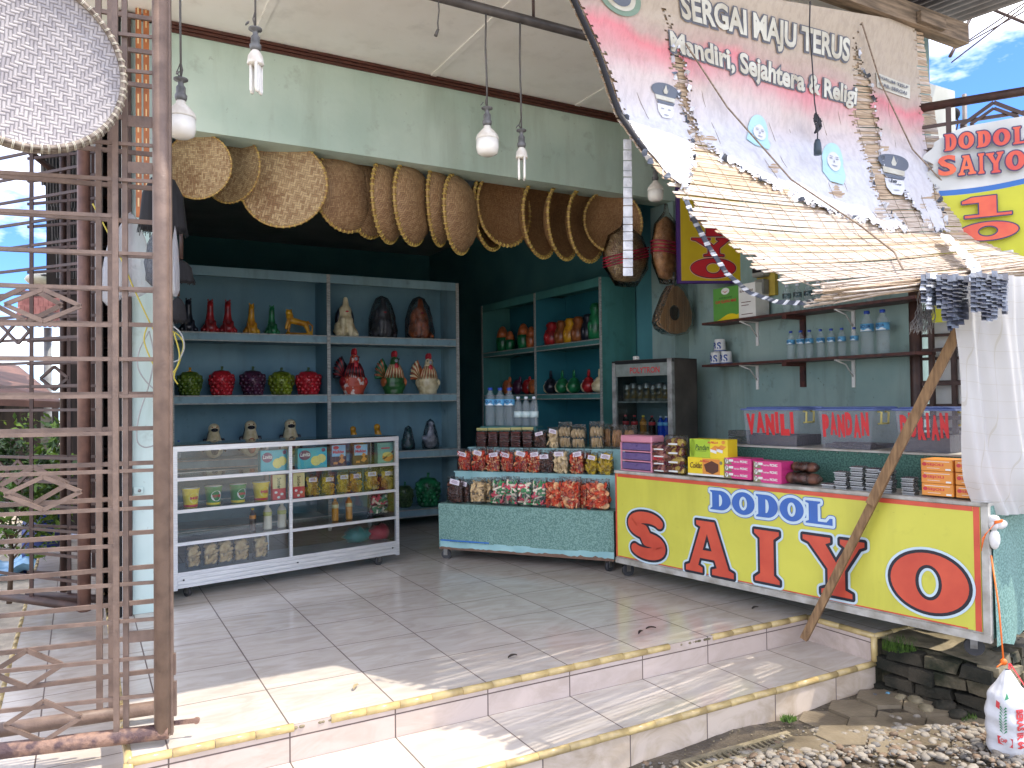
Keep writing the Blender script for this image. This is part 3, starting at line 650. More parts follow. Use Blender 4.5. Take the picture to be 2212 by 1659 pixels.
def sp(x0, y0, x1, y1, f=FD):      # photo box (D px) -> u0, z0, w, h on the sign face
    ua, za = f.px(x0, (y0+y1)/2); ub, zb = f.px(x1, (y0+y1)/2); um, zt = f.px((x0+x1)/2, y0); _, z0 = f.px((x0+x1)/2, y1)
    return ua, z0, ub-ua, zt-z0
u, z, ww, hh = sp(1360, 1110, 1438, 1204); S_letter(u-.04, z-.008, ww+.08, hh+.016, ML, sign, .015, .027)
for ch, bx in (('A', (1483, 1127, 1586, 1240)), ('I', (1632, 1146, 1685, 1258)), ('Y', (1737, 1163, 1870, 1286)), ('O', (1926, 1195, 2095, 1322))):
    u, z, ww, hh = sp(*bx); letter(ch, u, z, ww, hh, ML, sign, 'letter', .015, .027)
MLb = [M_blue, M_pale, M_blue]
for ch, bx in (('D', (1536, 1060, 1580, 1102)), ('O', (1583, 1063, 1632, 1112)), ('D', (1635, 1069, 1682, 1118)), ('O', (1686, 1075, 1738, 1126)), ('L', (1742, 1083, 1800, 1132))):
    u, z, ww, hh = sp(*bx); letter(ch, u, z, ww, hh, MLb, sign, 'letter', .015, .019)
# ---------------- fridge
FF = Frame((3.78, 5.07), (3.93, 4.52))
q0 = FF.px(1326, 860); q1 = FF.px(1455, 860); fzt = FF.px(1390, 776)[1]; fU0, fU1 = q0[0], q1[0]
t = thing('drinks_fridge', 'narrow glass door fridge with lit red maker name and drink bottles', 'fridge', FF.w(0, 0, 0), FF.ang)
M_fr = mat('scuffed_fridge_steel', (170, 172, 170), .4, metal=.3, scale=14, rgb2=(120, 120, 118)); M_frd = mat('brown_fridge_side', (96, 88, 80), .6, scale=3, rgb2=(62, 56, 52))
M_frin = flat('fridge_liner', (90, 106, 110), .5)
b = MB(); b.box((fU1-.012, .02, .04), (fU1, .33, fzt)); b.box((fU0, .02, .04), (fU0+.012, .33, fzt)); b.box((fU0, .32, .04), (fU1, .33, fzt)); b.box((fU0, .02, fzt-.012), (fU1, .32, fzt)); b.box((fU0, .02, .04), (fU1, .32, .2)); b.build('body', M_frd, t)
b = MB(); b.box((fU0+.013, .29, .21), (fU1-.013, .315, fzt-.02)); b.build('liner', M_frin, t)
b = MB(); b.box((fU0, -.02, .05), (fU0+.03, .018, fzt-.02)); b.box((fU1-.04, -.02, .05), (fU1, .018, fzt-.005)); b.box((fU0+.03, -.018, .05), (fU1-.04, .016, .25)); b.build('door_frame', M_fr, t)
b = MB(); b.box((fU0+.0, -.019, fzt-.03), (fU1, .017, fzt-.006)); b.build('top_bar', M_dark, t)
zz0, zz1 = FF.px(1390, 812)[1], FF.px(1390, 785)[1]
b = MB(); b.box((fU0+.031, -.014, zz0), (fU1-.041, .0, zz1)); hp = b.build('header_panel', mat('header_glass', (126, 136, 132), .4, scale=20), t)
b = MB(); u_, z_, w__, h__ = sp(1363, 793, 1427, 806, FF); b.text('POLYTRON', w__, h__, lambda x, y: (u_+x, -.0155, z_+y), .012); b.build('lettering', mat('maker_red', (200, 40, 44), .4), hp)
b = MB(); b.box((fU0+.031, -.006, .25), (fU1-.041, -.003, zz0-.002)); b.build('glass_pane', clear('fridge_glass', (240, 246, 246), .03, .05, trans=.97), t)
fsh = [FF.px(1390, 868, .1)[1], FF.px(1390, 943, .1)[1], .45]
b = MB()
for z in fsh: b.box((fU0+.015, .03, z-.006), (fU1-.015, .038, z+.004)); b.box((fU0+.015, .038, z-.004), (fU1-.015, .28, z-.001))
b.build('wire_shelf', M_fr, t)
FRZ = fsh
# ---------------- plank shelves on the side wall
FS = Frame((4.25, 4.62), (4.25, 2.93))
M_plank = mat('dark_red_plank', (92, 52, 44), .5, scale=6, rgb2=(58, 32, 30), stretch=(3, .6, 3))
ZS = []
for (yl, yr, lb) in ((693, 642, 'upper'), (785, 762, 'lower')):
    z = (FS.px(1530, yl)[1]+FS.px(1975, yr)[1])/2; ZS.append(z)
    u0 = FS.px(1516, yl)[0]; u1 = FS.px(1977, yr)[0]
    t = thing('wall_shelf', ('upper' if lb == 'upper' else 'lower')+' dark brown plank shelf on the green side wall', 'wall shelf', FS.w(0, 0, z), FS.ang, 'plank shelves on the side wall')
    b = MB(); b.box((u0, .0, -.018), (u1, .198, 0)); b.build('plank', M_plank, t)
    for xx, M_, dx in ((1637, M_white, 0), (1845, M_white, 0)):
        uu = FS.px(xx, yl+20, .2)[0]
        b = MB(); b.box((uu-.012, .19, -.20), (uu+.012, .1985, -.02)); b.box((uu-.01, .02, -.026), (uu+.01, .198, -.019)); b.tube([(uu, .03, -.026), (uu, .12, -.05), (uu, .19, -.13)], .005, 6); b.build('bracket', M_, t)
    uu = FS.px(1737, yl+20, .2)[0]
    b = MB(); b.box((uu-.02, .178, -.19), (uu+.02, .1985, -.019)); b.box((uu-.02, .0, -.045), (uu+.02, .177, -.019)); b.build('timber_bracket', M_plank, t)
ZS_U, ZS_L = ZS
# ================================================================ GOODS
rnd = random.Random(11)
M_wrap = clear('crinkled_clear_bag', (252, 252, 252), .06, .12, bump=.8, bscale=38, trans=.99)
M_label = flat('paper_label', (226, 218, 226), .6); M_ink = flat('label_ink', (150, 120, 140), .6)
def food(name, a, c, rough=.55): return mat('food_'+name, a, rough, scale=30, rgb2=c, bump=.2, bscale=80)
FM = {'red': [food('chilli', (214, 82, 44), (170, 40, 24)), food('cream_chip', (232, 190, 140), (214, 130, 80)), food('deep_red', (180, 44, 30), (130, 26, 20))],
      'bigred': [food('chilli', 0, 0) if 0 else _mats['food_chilli'], food('coral_chip', (226, 120, 84), (190, 70, 44)), _mats['food_cream_chip']],
      'brown': [food('dark_brown', (96, 58, 46), (58, 34, 28)), food('mid_brown', (122, 78, 60), (80, 50, 38)), _mats['food_dark_brown']],
      'cream': [food('cream_cracker', (226, 204, 164), (196, 168, 122))]*3,
      'cookie': [_mats['food_cream_cracker']]*3,
      'slab': [food('golden_cracker', (206, 160, 104), (168, 120, 70))]*3,
      'ring': [food('yellow_ring', (222, 186, 66), (180, 140, 34))]*3,
      'stickb': [food('beige_stick', (220, 192, 146), (196, 164, 116))]*3,
      'stickc': [food('pink_stick', (222, 92, 108), (204, 70, 90)), food('green_stick', (72, 146, 92), (54, 120, 74)), food('white_stick', (232, 222, 200), (214, 202, 178))],
      'peanut': [food('peanut_beige', (214, 186, 140), (184, 150, 102))]*3,
      'yellow': [food('yellow_chip', (206, 178, 52), (168, 136, 30))]*3,
      'block': [food('red_brown_block', (110, 48, 40), (66, 28, 26))]*3}
def bag_proto(kind, w, h, d, label=True, seed=0, head=None):
    """clear bag standing on its base, front towards -y; contents are one part, the film another"""
    r = random.Random(seed*17+5); t = thing('snack_bag', 'clear bag', 'snack bag')
    b = MB(); fill = .80
    def P(): return (r.uniform(-.40, .40)*w, r.uniform(-.36, .36)*d, r.uniform(.05, fill)*h)
    if kind in ('red', 'brown', 'bigred', 'yellow', 'cream'):
        n = {'red': 95, 'brown': 100, 'bigred': 120, 'yellow': 80, 'cream': 45}[kind]
        for i in range(n):
            c = P(); s = {'red': .020, 'brown': .017, 'bigred': .026, 'yellow': .02, 'cream': .026}[kind]*r.uniform(.7, 1.2)
            c = (c[0], (-.38 if i % 2 else r.uniform(-.3, .3))*d, c[2]); b.m = r.choice((0, 0, 1, 2))
            e = Euler((r.uniform(0, 6), r.uniform(0, 6), r.uniform(0, 6))).to_matrix()
            b.ell(c, (s, s*r.uniform(.5, .9), s*.16), 8, 4, e)
        b.m = 0; b.box((-.38*w, -.2*d, .03*h), (.38*w, .3*d, fill*h*.9), .006)
    elif kind in ('cookie', 'slab'):
        for row in range(2 if kind == 'cookie' else 1):
            hh = h*fill/(2 if kind == 'cookie' else 1)
            for i in range(7 if kind == 'cookie' else 6):
                x = (-.38+.76*(i+.5)/7)*w+r.uniform(-.002, .002); e = Euler((r.uniform(-.15, .15), r.uniform(-.2, .2), r.uniform(-.3, .3))).to_matrix()
                b.ell((x, 0, row*hh+hh*.5+.004), (w*.055, d*.42, hh*.48), 12, 8, e)
    elif kind == 'block':
        for i in range(6): b.box((-.42*w, -.42*d, (.02+i*.13)*h), (.42*w, .4*d, (.14+i*.13)*h), .006)
    elif kind == 'ring':
        for i in range(60):
            c = Vector(P()); c.y = (-.34 if i % 2 else r.uniform(-.3, .3))*d; e = Euler((r.uniform(0, 6), r.uniform(0, 6), 0)).to_matrix(); rr = r.uniform(.010, .014)
            b.tube([c+e @ Vector((rr*math.cos(q*math.pi/4), rr*math.sin(q*math.pi/4), 0)) for q in range(9)], .0042, 6, cap=False)
    elif kind in ('stickb', 'stickc', 'peanut'):
        n, rr, ll = {'stickb': (52, .0088, .022), 'stickc': (52, .0088, .026), 'peanut': (34, .0105, .02)}[kind]
        for i in range(n):
            c = Vector(P()); c.y = (-.36 if i % 2 else r.uniform(-.3, .3))*d; a = r.choice((0, 0, .3, 1.2, 1.57, -.6)); v = Vector((math.cos(a), r.uniform(-.2, .2), math.sin(a)))*ll*r.uniform(.6, 1.1)
            b.m = r.choice((0, 1, 2)) if kind == 'stickc' else 0; lim = w*.40
            p, q = c-v, c+v; p.x = max(-lim, min(lim, p.x)); q.x = max(-lim, min(lim, q.x)); p.z = max(.02, p.z); q.z = max(.02, q.z)
            if (p-q).length > .004: b.caps(p, q, rr, 8)
        b.m = 0; 
    b.build('contents', FM[kind], t)
    b = MB(); nn = 20
    prof = [(.90, .90, 0), (1, 1, .04), (1.02, 1.04, .35), (.98, .9, .7), (.98, .5, .84), (1.0, .10, .95), (1.03, .03, 1.0)]
    vs = []; fs = []
    for k, (fx, fy, fz) in enumerate(prof):
        for i in range(nn):
            q = 2*math.pi*i/nn; cx = math.copysign(abs(math.cos(q))**.45, math.cos(q)); cy = math.copysign(abs(math.sin(q))**.45, math.sin(q))
            j = r.uniform(-.03, .03)*(1 if 0 < k else .3)
            vs.append(((cx*fx*(.5+j))*w, cy*fy*(.5+j)*d, fz*h+(r.uniform(-.015, .015)*h if k > 4 else 0)))
    for k in range(len(prof)-1):
        for i in range(nn): fs.append((k*nn+i, k*nn+(i+1) % nn, (k+1)*nn+(i+1) % nn, (k+1)*nn+i))
    b.smooth = True; b.add(vs, fs); b.build('film', M_wrap, t)
    if label:
        a = r.uniform(-.25, .25); e = Euler((0, a, 0)).to_matrix(); cx, cz = r.uniform(-.1, .1)*w, h*r.uniform(.72, .82); lw, lh = w*.30, h*.095
        b = MB(); F = lambda x, y, o=0: Vector((cx, -.5*d-.004-o, cz))+e @ Vector((x, 0, y))
        b.m = 0; b.add([F(-lw, -lh), F(lw, -lh), F(lw, lh), F(-lw, lh)], [(0, 1, 2, 3)]); b.m = 1
        for q, (x0, x1, y, th) in enumerate(((-.5, .5, .45, .12), (-.75, .75, .1, .07), (-.7, .6, -.15, .07), (-.6, .7, -.45, .07))):
            b.add([F(x0*lw, (y-th)*lh, .0008), F(x1*lw, (y-th)*lh, .0008), F(x1*lw, (y+th)*lh, .0008), F(x0*lw, (y+th)*lh, .0008)], [(0, 1, 2, 3)])
        b.build('label', [M_label, M_ink], t)
    if head:
        b = MB(); b.box((-w*.5, -.05*d-.003, h*.86), (w*.5, .05*d, h*1.0)); b.build('header_card', head, t)
    return t
_bp = {}
def bag(kind, fr, xc, yt, yb, wpx, d, z, label, group, depth=.06, var=0, lab=True, head=None, dyaw=0.):
    u, z0, w_, h_ = fr.it(xc, yt, yb, wpx, d)
    k = (kind, var, lab)
    if k not in _bp: _bp[k] = (bag_proto(kind, w_, h_, depth, lab, len(_bp)+var, head), w_, h_)
    p, w0, h0 = _bp[k]
    return place(p, fr.w(u, d, z), fr.ang+dyaw+rnd.uniform(-.06, .06), label, group, (w_/w0, 1, h_/h0))
# ---- middle step cart
GR3 = 'bags on the top step of the green cart'
row = [(1042, 'block'), (1067, 'block'), (1091, 'block'), (1116, 'block'), (1141, 'block')]
M_gold = flat('gold_header', (176, 170, 104), .35)
for i, (x, k) in enumerate(row):
    bag(k, FG, x, 921, 965-(4-i)*.8, 23, G2+.05, gz3, '%s dark red brown bag with gold header from the left on the top step' % ORD[i], GR3, .07, 0, False, M_gold)
bag('brown', FG, 1168, 927, 966, 28, G2+.05, gz3, 'bag of dark chips with white label between gold topped bags and crackers', GR3, .06, 5)
bag('cream', FG, 1197, 921, 967, 27, G2+.05, gz3, 'slim cream cracker bag with pink printed label on the top step', GR3, .05, 1)
for i, (x, yt, yb, ww_) in enumerate(((1222, 911, 968, 29), (1250, 917, 969, 33), (1290, 911, 970, 31))):
    bag('cookie', FG, x, yt, yb, ww_, G2+.05, gz3, '%s bag of stacked round cream crackers from the left' % ORD[i], GR3, .07, 0, False)
for i, (x, yt, yb, ww_) in enumerate(((1312, 915, 968, 26), (1338-2, 918, 970, 30), (1362, 918, 970, 30), (1388, 918, 955, 30))):
    bag('slab', FG, x, yt, yb, ww_, G2+(.05 if i in (1, 2) else .12), gz3, '%s bag of long golden cracker slabs from the left' % ORD[i], GR3, .06, 0, False)
GR2 = 'bags on the middle step of the green cart'
mid = [(1005, 975, 1022, 30, 'red', 'bag of dark red chips at the left end of the middle step'), (1037, 973, 1024, 30, 'red', 'second red chip bag from the left on the middle step'), (1067, 978, 1024, 30, 'red', 'red and cream chip bag with tilted label on the middle step'),
       (1097, 977, 1025, 30, 'red', 'fourth red chip bag from the left on the middle step'), (1129, 974, 1026, 32, 'red', 'fifth red chip bag with large cream chips on the middle step'), (1156, 976, 1026, 28, 'red', 'sixth red chip bag from the left beside the brown chips'),
       (1182, 978, 1027, 32, 'brown', 'bag of purple brown chips in the middle of the middle step'), (1214, 976, 1027, 34, 'cream', 'bag of pale round banana chips beside the purple brown chips'), (1248, 974, 1028, 30, 'red', 'orange chip bag with big label right of the pale chips'),
       (1279, 980, 1028, 26, 'yellow', 'narrow bag of yellow green chips on the middle step'), (1308, 976, 1028, 34, 'yellow', 'wide bag of yellow chips at the right end of the middle step')]
for i, (x, yt, yb, ww_, k, lb) in enumerate(mid): bag(k, FG, x, yt, yb, ww_, G1+.06, gz2, lb, GR2, .055, i % 3 if k == 'red' else (9 if k != 'cream' else 2))
for i, x in enumerate((1052, 1086, 1146, 1205, 1262)):
    bag('red', FG, x, 970, 1020, 30, G1+.12, gz2, 'partly hidden red chip bag, %s from the left behind the middle step front row' % ORD[i], GR2, .05, i % 3)
GR1 = 'bags on the lowest step of the green cart'
low = [(985, 1026, 1083, 34, 'brown', 'bag of brown chips with white label at the left end of the lowest step', 1), (1006, 1032, 1083, 26, 'brown', 'half hidden brown chip bag behind the leftmost bag of the lowest step', 1),
       (1034, 1030, 1087, 32, 'stickb', 'leftmost clear bag of beige stick snacks on the lowest step', 0), (1056, 1032, 1088, 30, 'stickb', 'second beige stick snack bag beside the coloured sticks', 0), (1079, 1032, 1092, 36, 'stickc', 'first pink green and white stick snack bag on the lowest step', 0),
       (1104, 1030, 1093, 38, 'stickc', 'second pink green and white stick snack bag on the lowest step', 0), (1136, 1033, 1093, 32, 'stickc', 'third coloured stick snack bag with mostly green sticks', 0), (1165, 1030, 1093, 36, 'stickc', 'fourth coloured stick snack bag with large pink pieces', 0),
       (1198, 1032, 1096, 36, 'bigred', 'red cracker bag with a white tag beside the coloured sticks', 0), (1232, 1030, 1098, 46, 'bigred', 'big bag of orange red crackers in the right half of the lowest step', 0), (1262, 1036, 1100, 34, 'bigred', 'slim red cracker bag between two big red bags', 0), (1292, 1036, 1103, 50, 'bigred', 'largest orange red cracker bag at the right end of the lowest step', 0)]
for i, (x, yt, yb, ww_, k, lb, la) in enumerate(low): bag(k, FG, x, yt, yb, ww_, .07+(.05 if i in (1, 3, 10) else 0), gzt, lb, GR1, .065, (i % 3)+(0 if la else 4), bool(la))
# ---- bottles
M_pet = film('bottle_plastic', (206, 220, 228), .17); M_cap = flat('blue_cap', (30, 72, 170), .35); M_wcap = flat('white_cap', (214, 222, 232), .4)
M_lab = flat('sky_label', (96, 176, 222), .4); M_labd = flat('navy_print', (22, 60, 120), .4); M_water = clear('water', (214, 232, 238), .10, .02)
def bottle_proto(name, h, r, cap, lab, txt=None, low_label=False, body=None, label='bottle', cat='bottle', liquid=None):
    t = thing(name, label, cat); body = body or M_pet
    b = MB(); p = [(.0, .002), (r*.85, .0), (r, .012*h/.22)]
    n = 9
    for i in range(n):
        z = h*(.08+.60*i/n); p += [(r*(1 if i % 2 else .95), z)]
    p += [(r*.98, h*.70), (r*.80, h*.79), (r*.42, h*.87), (r*.34, h*.91), (r*.34, h*.945)]
    b.lathe(p, 20); b.build('body', body, t)
    if liquid:
        b = MB(); b.lathe([(0, .004), (r*.88, .006), (r*.9, h*.62), (0, h*.63)], 16); b.build('drink', liquid, t)
    b = MB(); b.lathe([(r*.42, h*.93), (r*.44, h*.935), (r*.44, h*.995), (r*.38, h), (0, h)], 16); b.build('cap', cap, t)
    z0, z1 = (h*.30, h*.50) if low_label else (h*.54, h*.70)
    b = MB(); b.m = 0; b.lathe([(r*1.012, z0), (r*1.012, z1)], 22); b.m = 1
    if txt:
        ww_ = 1.7; b.text(txt, ww_, 1, lambda x, y: (r*1.07*math.sin(x-ww_/2), -r*1.07*math.cos(x-ww_/2), z0+(z1-z0)*(.34+.5*y)), .02)
        b.m = 2
        for k in range(12):
            a0, a1 = -1.1+k*.18, -1.1+(k+1)*.18; y0 = .12+.12*math.sin(k*.9); y1 = .12+.12*math.sin((k+1)*.9)
            b.add([(r*1.025*math.sin(a), -r*1.025*math.cos(a), z0+(z1-z0)*q) for a, q in ((a0, 0.02), (a1, 0.02), (a1, y1+.1), (a0, y0+.1))], [(0, 1, 2, 3)])
    b.build('label', [lab, M_labd, flat('label_wave', (226, 240, 248), .4)], t)
    return t
big = bottle_proto('water_bottle', .30, .042, M_cap, M_lab, 'AQUA'); sml = bottle_proto('water_bottle', .23, .031, M_cap, M_lab, 'AQUA'); bare = bottle_proto('water_bottle', .22, .032, M_wcap, flat('pale_label', (206, 226, 228), .4), None, True)
def put(proto, fr, xc, yt, yb, d, z, label, group, H, yaw=0.):
    u, z0, w_, h_ = fr.it(xc, yt, yb, 10, d); s = h_/H
    return place(proto, fr.w(u, d, z), fr.ang+yaw, label, group, s)
GW = 'water bottles behind the top step'
for i, x in enumerate((1060, 1081, 1101)): put(big, FG, x, 838, 921, .52, zbk+.001, '%s tall blue capped water bottle from the left behind the top step' % ORD[i], GW, .30, rnd.uniform(-.3, .3))
for i, x in enumerate((1120, 1137, 1154)): put(bare, FG, x, 857, 921, .52, zbk+.001, '%s short white capped water bottle from the left behind the top step' % ORD[i], GW, .22)
GS = 'water bottles on the lower plank shelf'
for i, (x, yt) in enumerate(((1709, 707), (1730, 706), (1749, 704), (1773, 702), (1796, 699), (1819, 697), (1846, 693))): put(sml, FS, x, yt, yt+62.5, .10, ZS_L, '%s small labelled water bottle from the left on the lower plank shelf' % ORD[i], GS, .23, rnd.uniform(-.4, .4))
for i, (x, yt, yb) in enumerate(((1874, 661, 757), (1908, 657, 754))): put(big, FS, x, yt, yb, .10, ZS_L, ('left' if i == 0 else 'right')+' one of two tall water bottles at the right end of the lower shelf', GS, .30, rnd.uniform(-.3, .3))
nolab = bottle_proto('empty_bottle', .22, .032, M_wcap, clear('faint_label', (210, 225, 230), .1), None)
for i, (x, yt) in enumerate(((1700, 603), (1723, 599), (1746, 597), (1768, 600), (1790, 598), (1880, 600))): put(nolab, FS, x, yt, yt+62, .10, ZS_U, '%s unlabelled clear bottle from the left on the upper plank shelf' % ORD[i], 'clear bottles on the upper plank shelf', .22)
# three printed cups, cardboard cartons, meter
M_cupw = flat('cup_white', (222, 224, 222), .5); M_cupb = flat('cup_blue', (52, 84, 150), .5)
def cup_proto():
    t = thing('paper_cup', 'cup', 'cup'); b = MB(); b.m = 0; b.lathe([(.034, 0), (.036, .004), (.031, .07), (.029, .074), (0, .073)], 20); b.m = 1
    b.text('8', .9, 1, lambda x, y: (.0355*math.sin(x-.8), -.0355*math.cos(x-.8), .014+.042*y), .03); b.text('S', .7, 1, lambda x, y: (.0355*math.sin(x+.3), -.0355*math.cos(x+.3), .014+.042*y), .03)
    b.lathe([(.0366, .003), (.0362, .009)], 20); b.build('cup_body', [M_cupw, M_cupb], t); return t
cup = cup_proto()
for x, yt, yb, lb in ((1547, 752, 779, 'left lower printed paper cup in the stack of three'), (1569, 751, 778, 'right lower printed paper cup in the stack of three')): put(cup, FS, x, yt, yb, .10, ZS_L, lb, 'printed cups on the lower shelf', .074)
u, z0, w_, h_ = FS.it(1555, 724, 751, 20, .10); place(cup, FS.w(u, .10, ZS_L+.0745*h_/.074*1.0), FS.ang, 'topmost printed paper cup balanced on two others', 'printed cups on the lower shelf', h_/.074)
# ---- printed boxes
def carton(name, label, cat, fr, x0, x1, yt, yb, d, depth, base, mats, draw, group=None, z=None, dyaw=0.):
    u0, _ = fr.px(x0, (yt+yb)/2, d); u1, _ = fr.px(x1, (yt+yb)/2, d); xm = (x0+x1)/2; zt = fr.px(xm, yt, d)[1]; zb = fr.px(xm, yb, d)[1] if z is None else z
    W_, H_ = u1-u0, zt-(fr.px(xm, yb, d)[1]); t = thing(name, label, cat, fr.w((u0+u1)/2, d, zb), fr.ang+dyaw, group)
    b = MB(); b.box((-W_/2, 0, 0), (W_/2, depth, H_), min(.002, H_*.05)); c = b.build('carton', base, t)
    b = MB(); f = lambda x, y, o=1: (-W_/2+x*W_, -.0007*o-.0006, y*H_)
    draw(b, f, W_, H_); b.build('print', mats, t)
    return t, H_
def rect(b, f, x0, y0, x1, y1, m, o=1): b.m = m; b.add([f(x0, y0, o), f(x1, y0, o), f(x1, y1, o), f(x0, y1, o)], [(0, 1, 2, 3)])
def disc(b, f, cx, cy, rx, ry, m, o=2, n=20): b.m = m; b.add([f(cx+rx*math.cos(2*math.pi*k/n), cy+ry*math.sin(2*math.pi*k/n), o) for k in range(n)], [tuple(range(n))])
def tx(b, f, s, x0, y0, w_, h_, m, o=3, bold=.01, shear=0.): b.m = m; b.text(s, w_, h_, lambda x, y: f(x0+x, y0+y, o), bold, shear)
Mc = lambda n, c: flat('print_'+n, c, .4)
lime, yel, red_, brn, org, pink, wht, olive, grn = Mc('lime', (168, 200, 52)), Mc('yellow', (236, 208, 40)), Mc('red', (206, 52, 60)), Mc('choc', (92, 50, 32)), Mc('orange', (226, 146, 60)), Mc('pink', (214, 60, 130)), Mc('white', (232, 232, 226)), Mc('olive', (132, 126, 92)), Mc('dkgreen', (34, 74, 34))
Z0 = dzt
def d_pandan(b, f, W_, H_):
    rect(b, f, 0, 0, 1, 1, 1); rect(b, f, 0, .0, .55, 1, 0, 2); disc(b, f, .08, .5, .08, .5, 0, 2)
    for k in range(2):
        x, y = .56+k*.16, .28+.04*k; b.m = 3; b.add([f(x, y+.2, 3), f(x+.16, y+.12, 3), f(x+.26, y+.32, 3), f(x+.12, y+.40, 3)], [(0, 1, 2, 3)]); b.m = 4; b.add([f(x, y+.2, 3), f(x, y+.05, 3), f(x+.16, y-.04, 3), f(x+.16, y+.12, 3)], [(0, 1, 2, 3)])
    tx(b, f, 'Pandan', .16, .40, .36, .30, 2, 4, .01, .2); tx(b, f, 'ALPELLA', .48, .78, .28, .11, 5, 4, .03, .3); rect(b, f, .17, .34, .45, .36, 2, 4); disc(b, f, .90, .86, .045, .10, 3, 4)
t, hp = carton('cake_box', 'lime and yellow layer cake box with green writing stacked on top', 'box', FD, 1491, 1571, 949, 989, .03, .10, yel, [lime, yel, grn, org, wht, red_], d_pandan, 'stacked layer cake boxes', dyaw=.02)
def d_coklat(b, f, W_, H_):
    rect(b, f, 0, 0, 1, 1, 0); rect(b, f, .42, 0, .9, .95, 2, 2); rect(b, f, 0, 0, 1, .10, 3, 3)
    b.m = 1; b.add([f(.46, .62, 4), f(.52, .25, 4), f(.70, .12, 4), f(.86, .30, 4), f(.86, .68, 4), f(.68, .85, 4)], [(0, 1, 2, 3, 4, 5)])
    tx(b, f, 'Coklat', .07, .40, .34, .32, 1, 5, .015, .2); tx(b, f, 'ALPELLA', .34, .76, .26, .10, 4, 5, .03, .3); disc(b, f, .93, .76, .04, .10, 5, 4)
t, hc = carton('cake_box', 'yellow chocolate cake box with brown writing under the lime box', 'box', FD, 1487, 1563, 989, 1028, .03, .10, yel, [yel, brn, org, wht, red_, olive], d_coklat, 'stacked layer cake boxes', dyaw=.02)
def d_picnic(b, f, W_, H_):
    rect(b, f, 0, 0, 1, 1, 0); b.m = 1; b.add([f(0, 0, 2), f(.30, 0, 2), (f(.22, .5, 2)), f(0, 1, 2)], [(0, 1, 2, 3)]); disc(b, f, .10, .5, .055, .36, 2, 3); tx(b, f, 'P', .08, .26, .05, .5, 3, 4, .03)
    rect(b, f, .18, .45, .34, .80, 2, 3); tx(b, f, 'PICNIC', .60, .34, .27, .36, 2, 3, .04); tx(b, f, 'Dodol Garut', .37, .36, .20, .22, 2, 3, .03)
pl3 = [((1565, 1623, 990+i*15), (1628, 1688, 997+i*15.5)) for i in range(3)]
for i in range(3):
    for j, (a, c, y) in enumerate(pl3[i]):
        carton('sweet_box', '%s slim pink and olive sweet box in the %s stack of three' % (('top', 'middle', 'bottom')[i], ('left', 'right')[j]), 'box', FD, a, c, y, y+14.5+j, .03, .12, pink, [pink, olive, wht, brn], d_picnic, 'slim pink sweet boxes')
def d_sejoli(b, f, W_, H_):
    rect(b, f, 0.02, 0.03, .98, .97, 0); disc(b, f, .12, .55, .075, .16, 1, 2); tx(b, f, 'SEJOLI', .20, .38, .52, .26, 1, 3, .03); rect(b, f, .2, .22, .6, .25, 2, 2); rect(b, f, .10, .78, .9, .82, 2, 2); rect(b, f, .78, .08, .94, .22, 2, 2)
for i in range(3):
    carton('sweet_box', '%s orange box with red writing in the full stack of three' % ('topmost', 'middle', 'bottom')[i], 'box', FD, 1989+i, 2058+i, (992, 1018, 1045)[i], (1018, 1045, 1072)[i]-.5, .05, .12, org, [org, red_, wht], d_sejoli, 'orange sweet boxes')
    carton('sweet_box', '%s orange box of the right stack, half hidden by the white cloth' % ('topmost', 'middle', 'bottom')[i], 'box', FD, 2063+i, 2132+i, (996, 1023, 1051)[i], (1022, 1050, 1078)[i]-.5, .05, .12, org, [org, red_, wht], d_sejoli, 'orange sweet boxes')
# foil trays of sweets in clear lids
M_foil = mat('dark_foil_sweets', (84, 76, 76), .3, metal=.3, scale=60, rgb2=(26, 24, 26), bump=.8, bscale=110); M_lid = clear('ribbed_lid', (245, 248, 250), .22, .12, bump=1., bscale=120, trans=.85)
def tray_proto():
    t = thing('sweet_tray', 'tray', 'tray'); b = MB(); b.box((-.043, 0, .003), (.043, .085, .026), .006); b.build('contents', M_foil, t)
    b = MB(); b.box((-.050, -.006, .022), (.050, .09, .026), .001); b.box((-.046, -.003, .0), (.046, .088, .034), .007); 
    b.build('clear_box', M_lid, t)
    b = MB(); b.box((-.051, -.008, .020), (.051, -.004, .0245)); b.box((-.047, -.0045, .0), (.047, -.0035, .003))
    for k in range(13): b.box((-.042+k*.0068, -.0055, .006), (-.0400+k*.0068, -.004, .019))
    b.build('rim', flat('painted_rim_glint', (206, 210, 212), .25), t); return t  # opaque pale bars: glints of the clear rim and ribs put into colour
tr = tray_proto(); nT = 0
for s, (xc, ybase, n) in enumerate(((1816, 1052, 4), (1849, 1056, 5), (1883, 1059, 5), (1918, 1061, 5), (1962, 1068, 4), (1789, 1050, 1))):
    for k in range(n):
        u, z_, w__, h__ = FD.it(xc, ybase-13, ybase, 28 if s else 26, .05+(.02 if s in (1, 2) else 0)+(.02 if s == 3 else 0)); sc = w__/.10
        if k > 2 and s in (1, 2, 3): pass
        place(tr, FD.w(u+rnd.uniform(-.003, .003), .05+(.03 if s in (1, 2) else 0), dzt+k*.0345*sc*1.02+.0), FD.ang+rnd.uniform(-.05, .05),
              '%s from the bottom in the %s pile of dark sweet trays from the left' % (ORD[k], ORD[s] if s < 5 else 'low single') if s < 5 else 'single dark sweet tray lying left of the piles', 'clear lidded trays of dark sweets', sc)
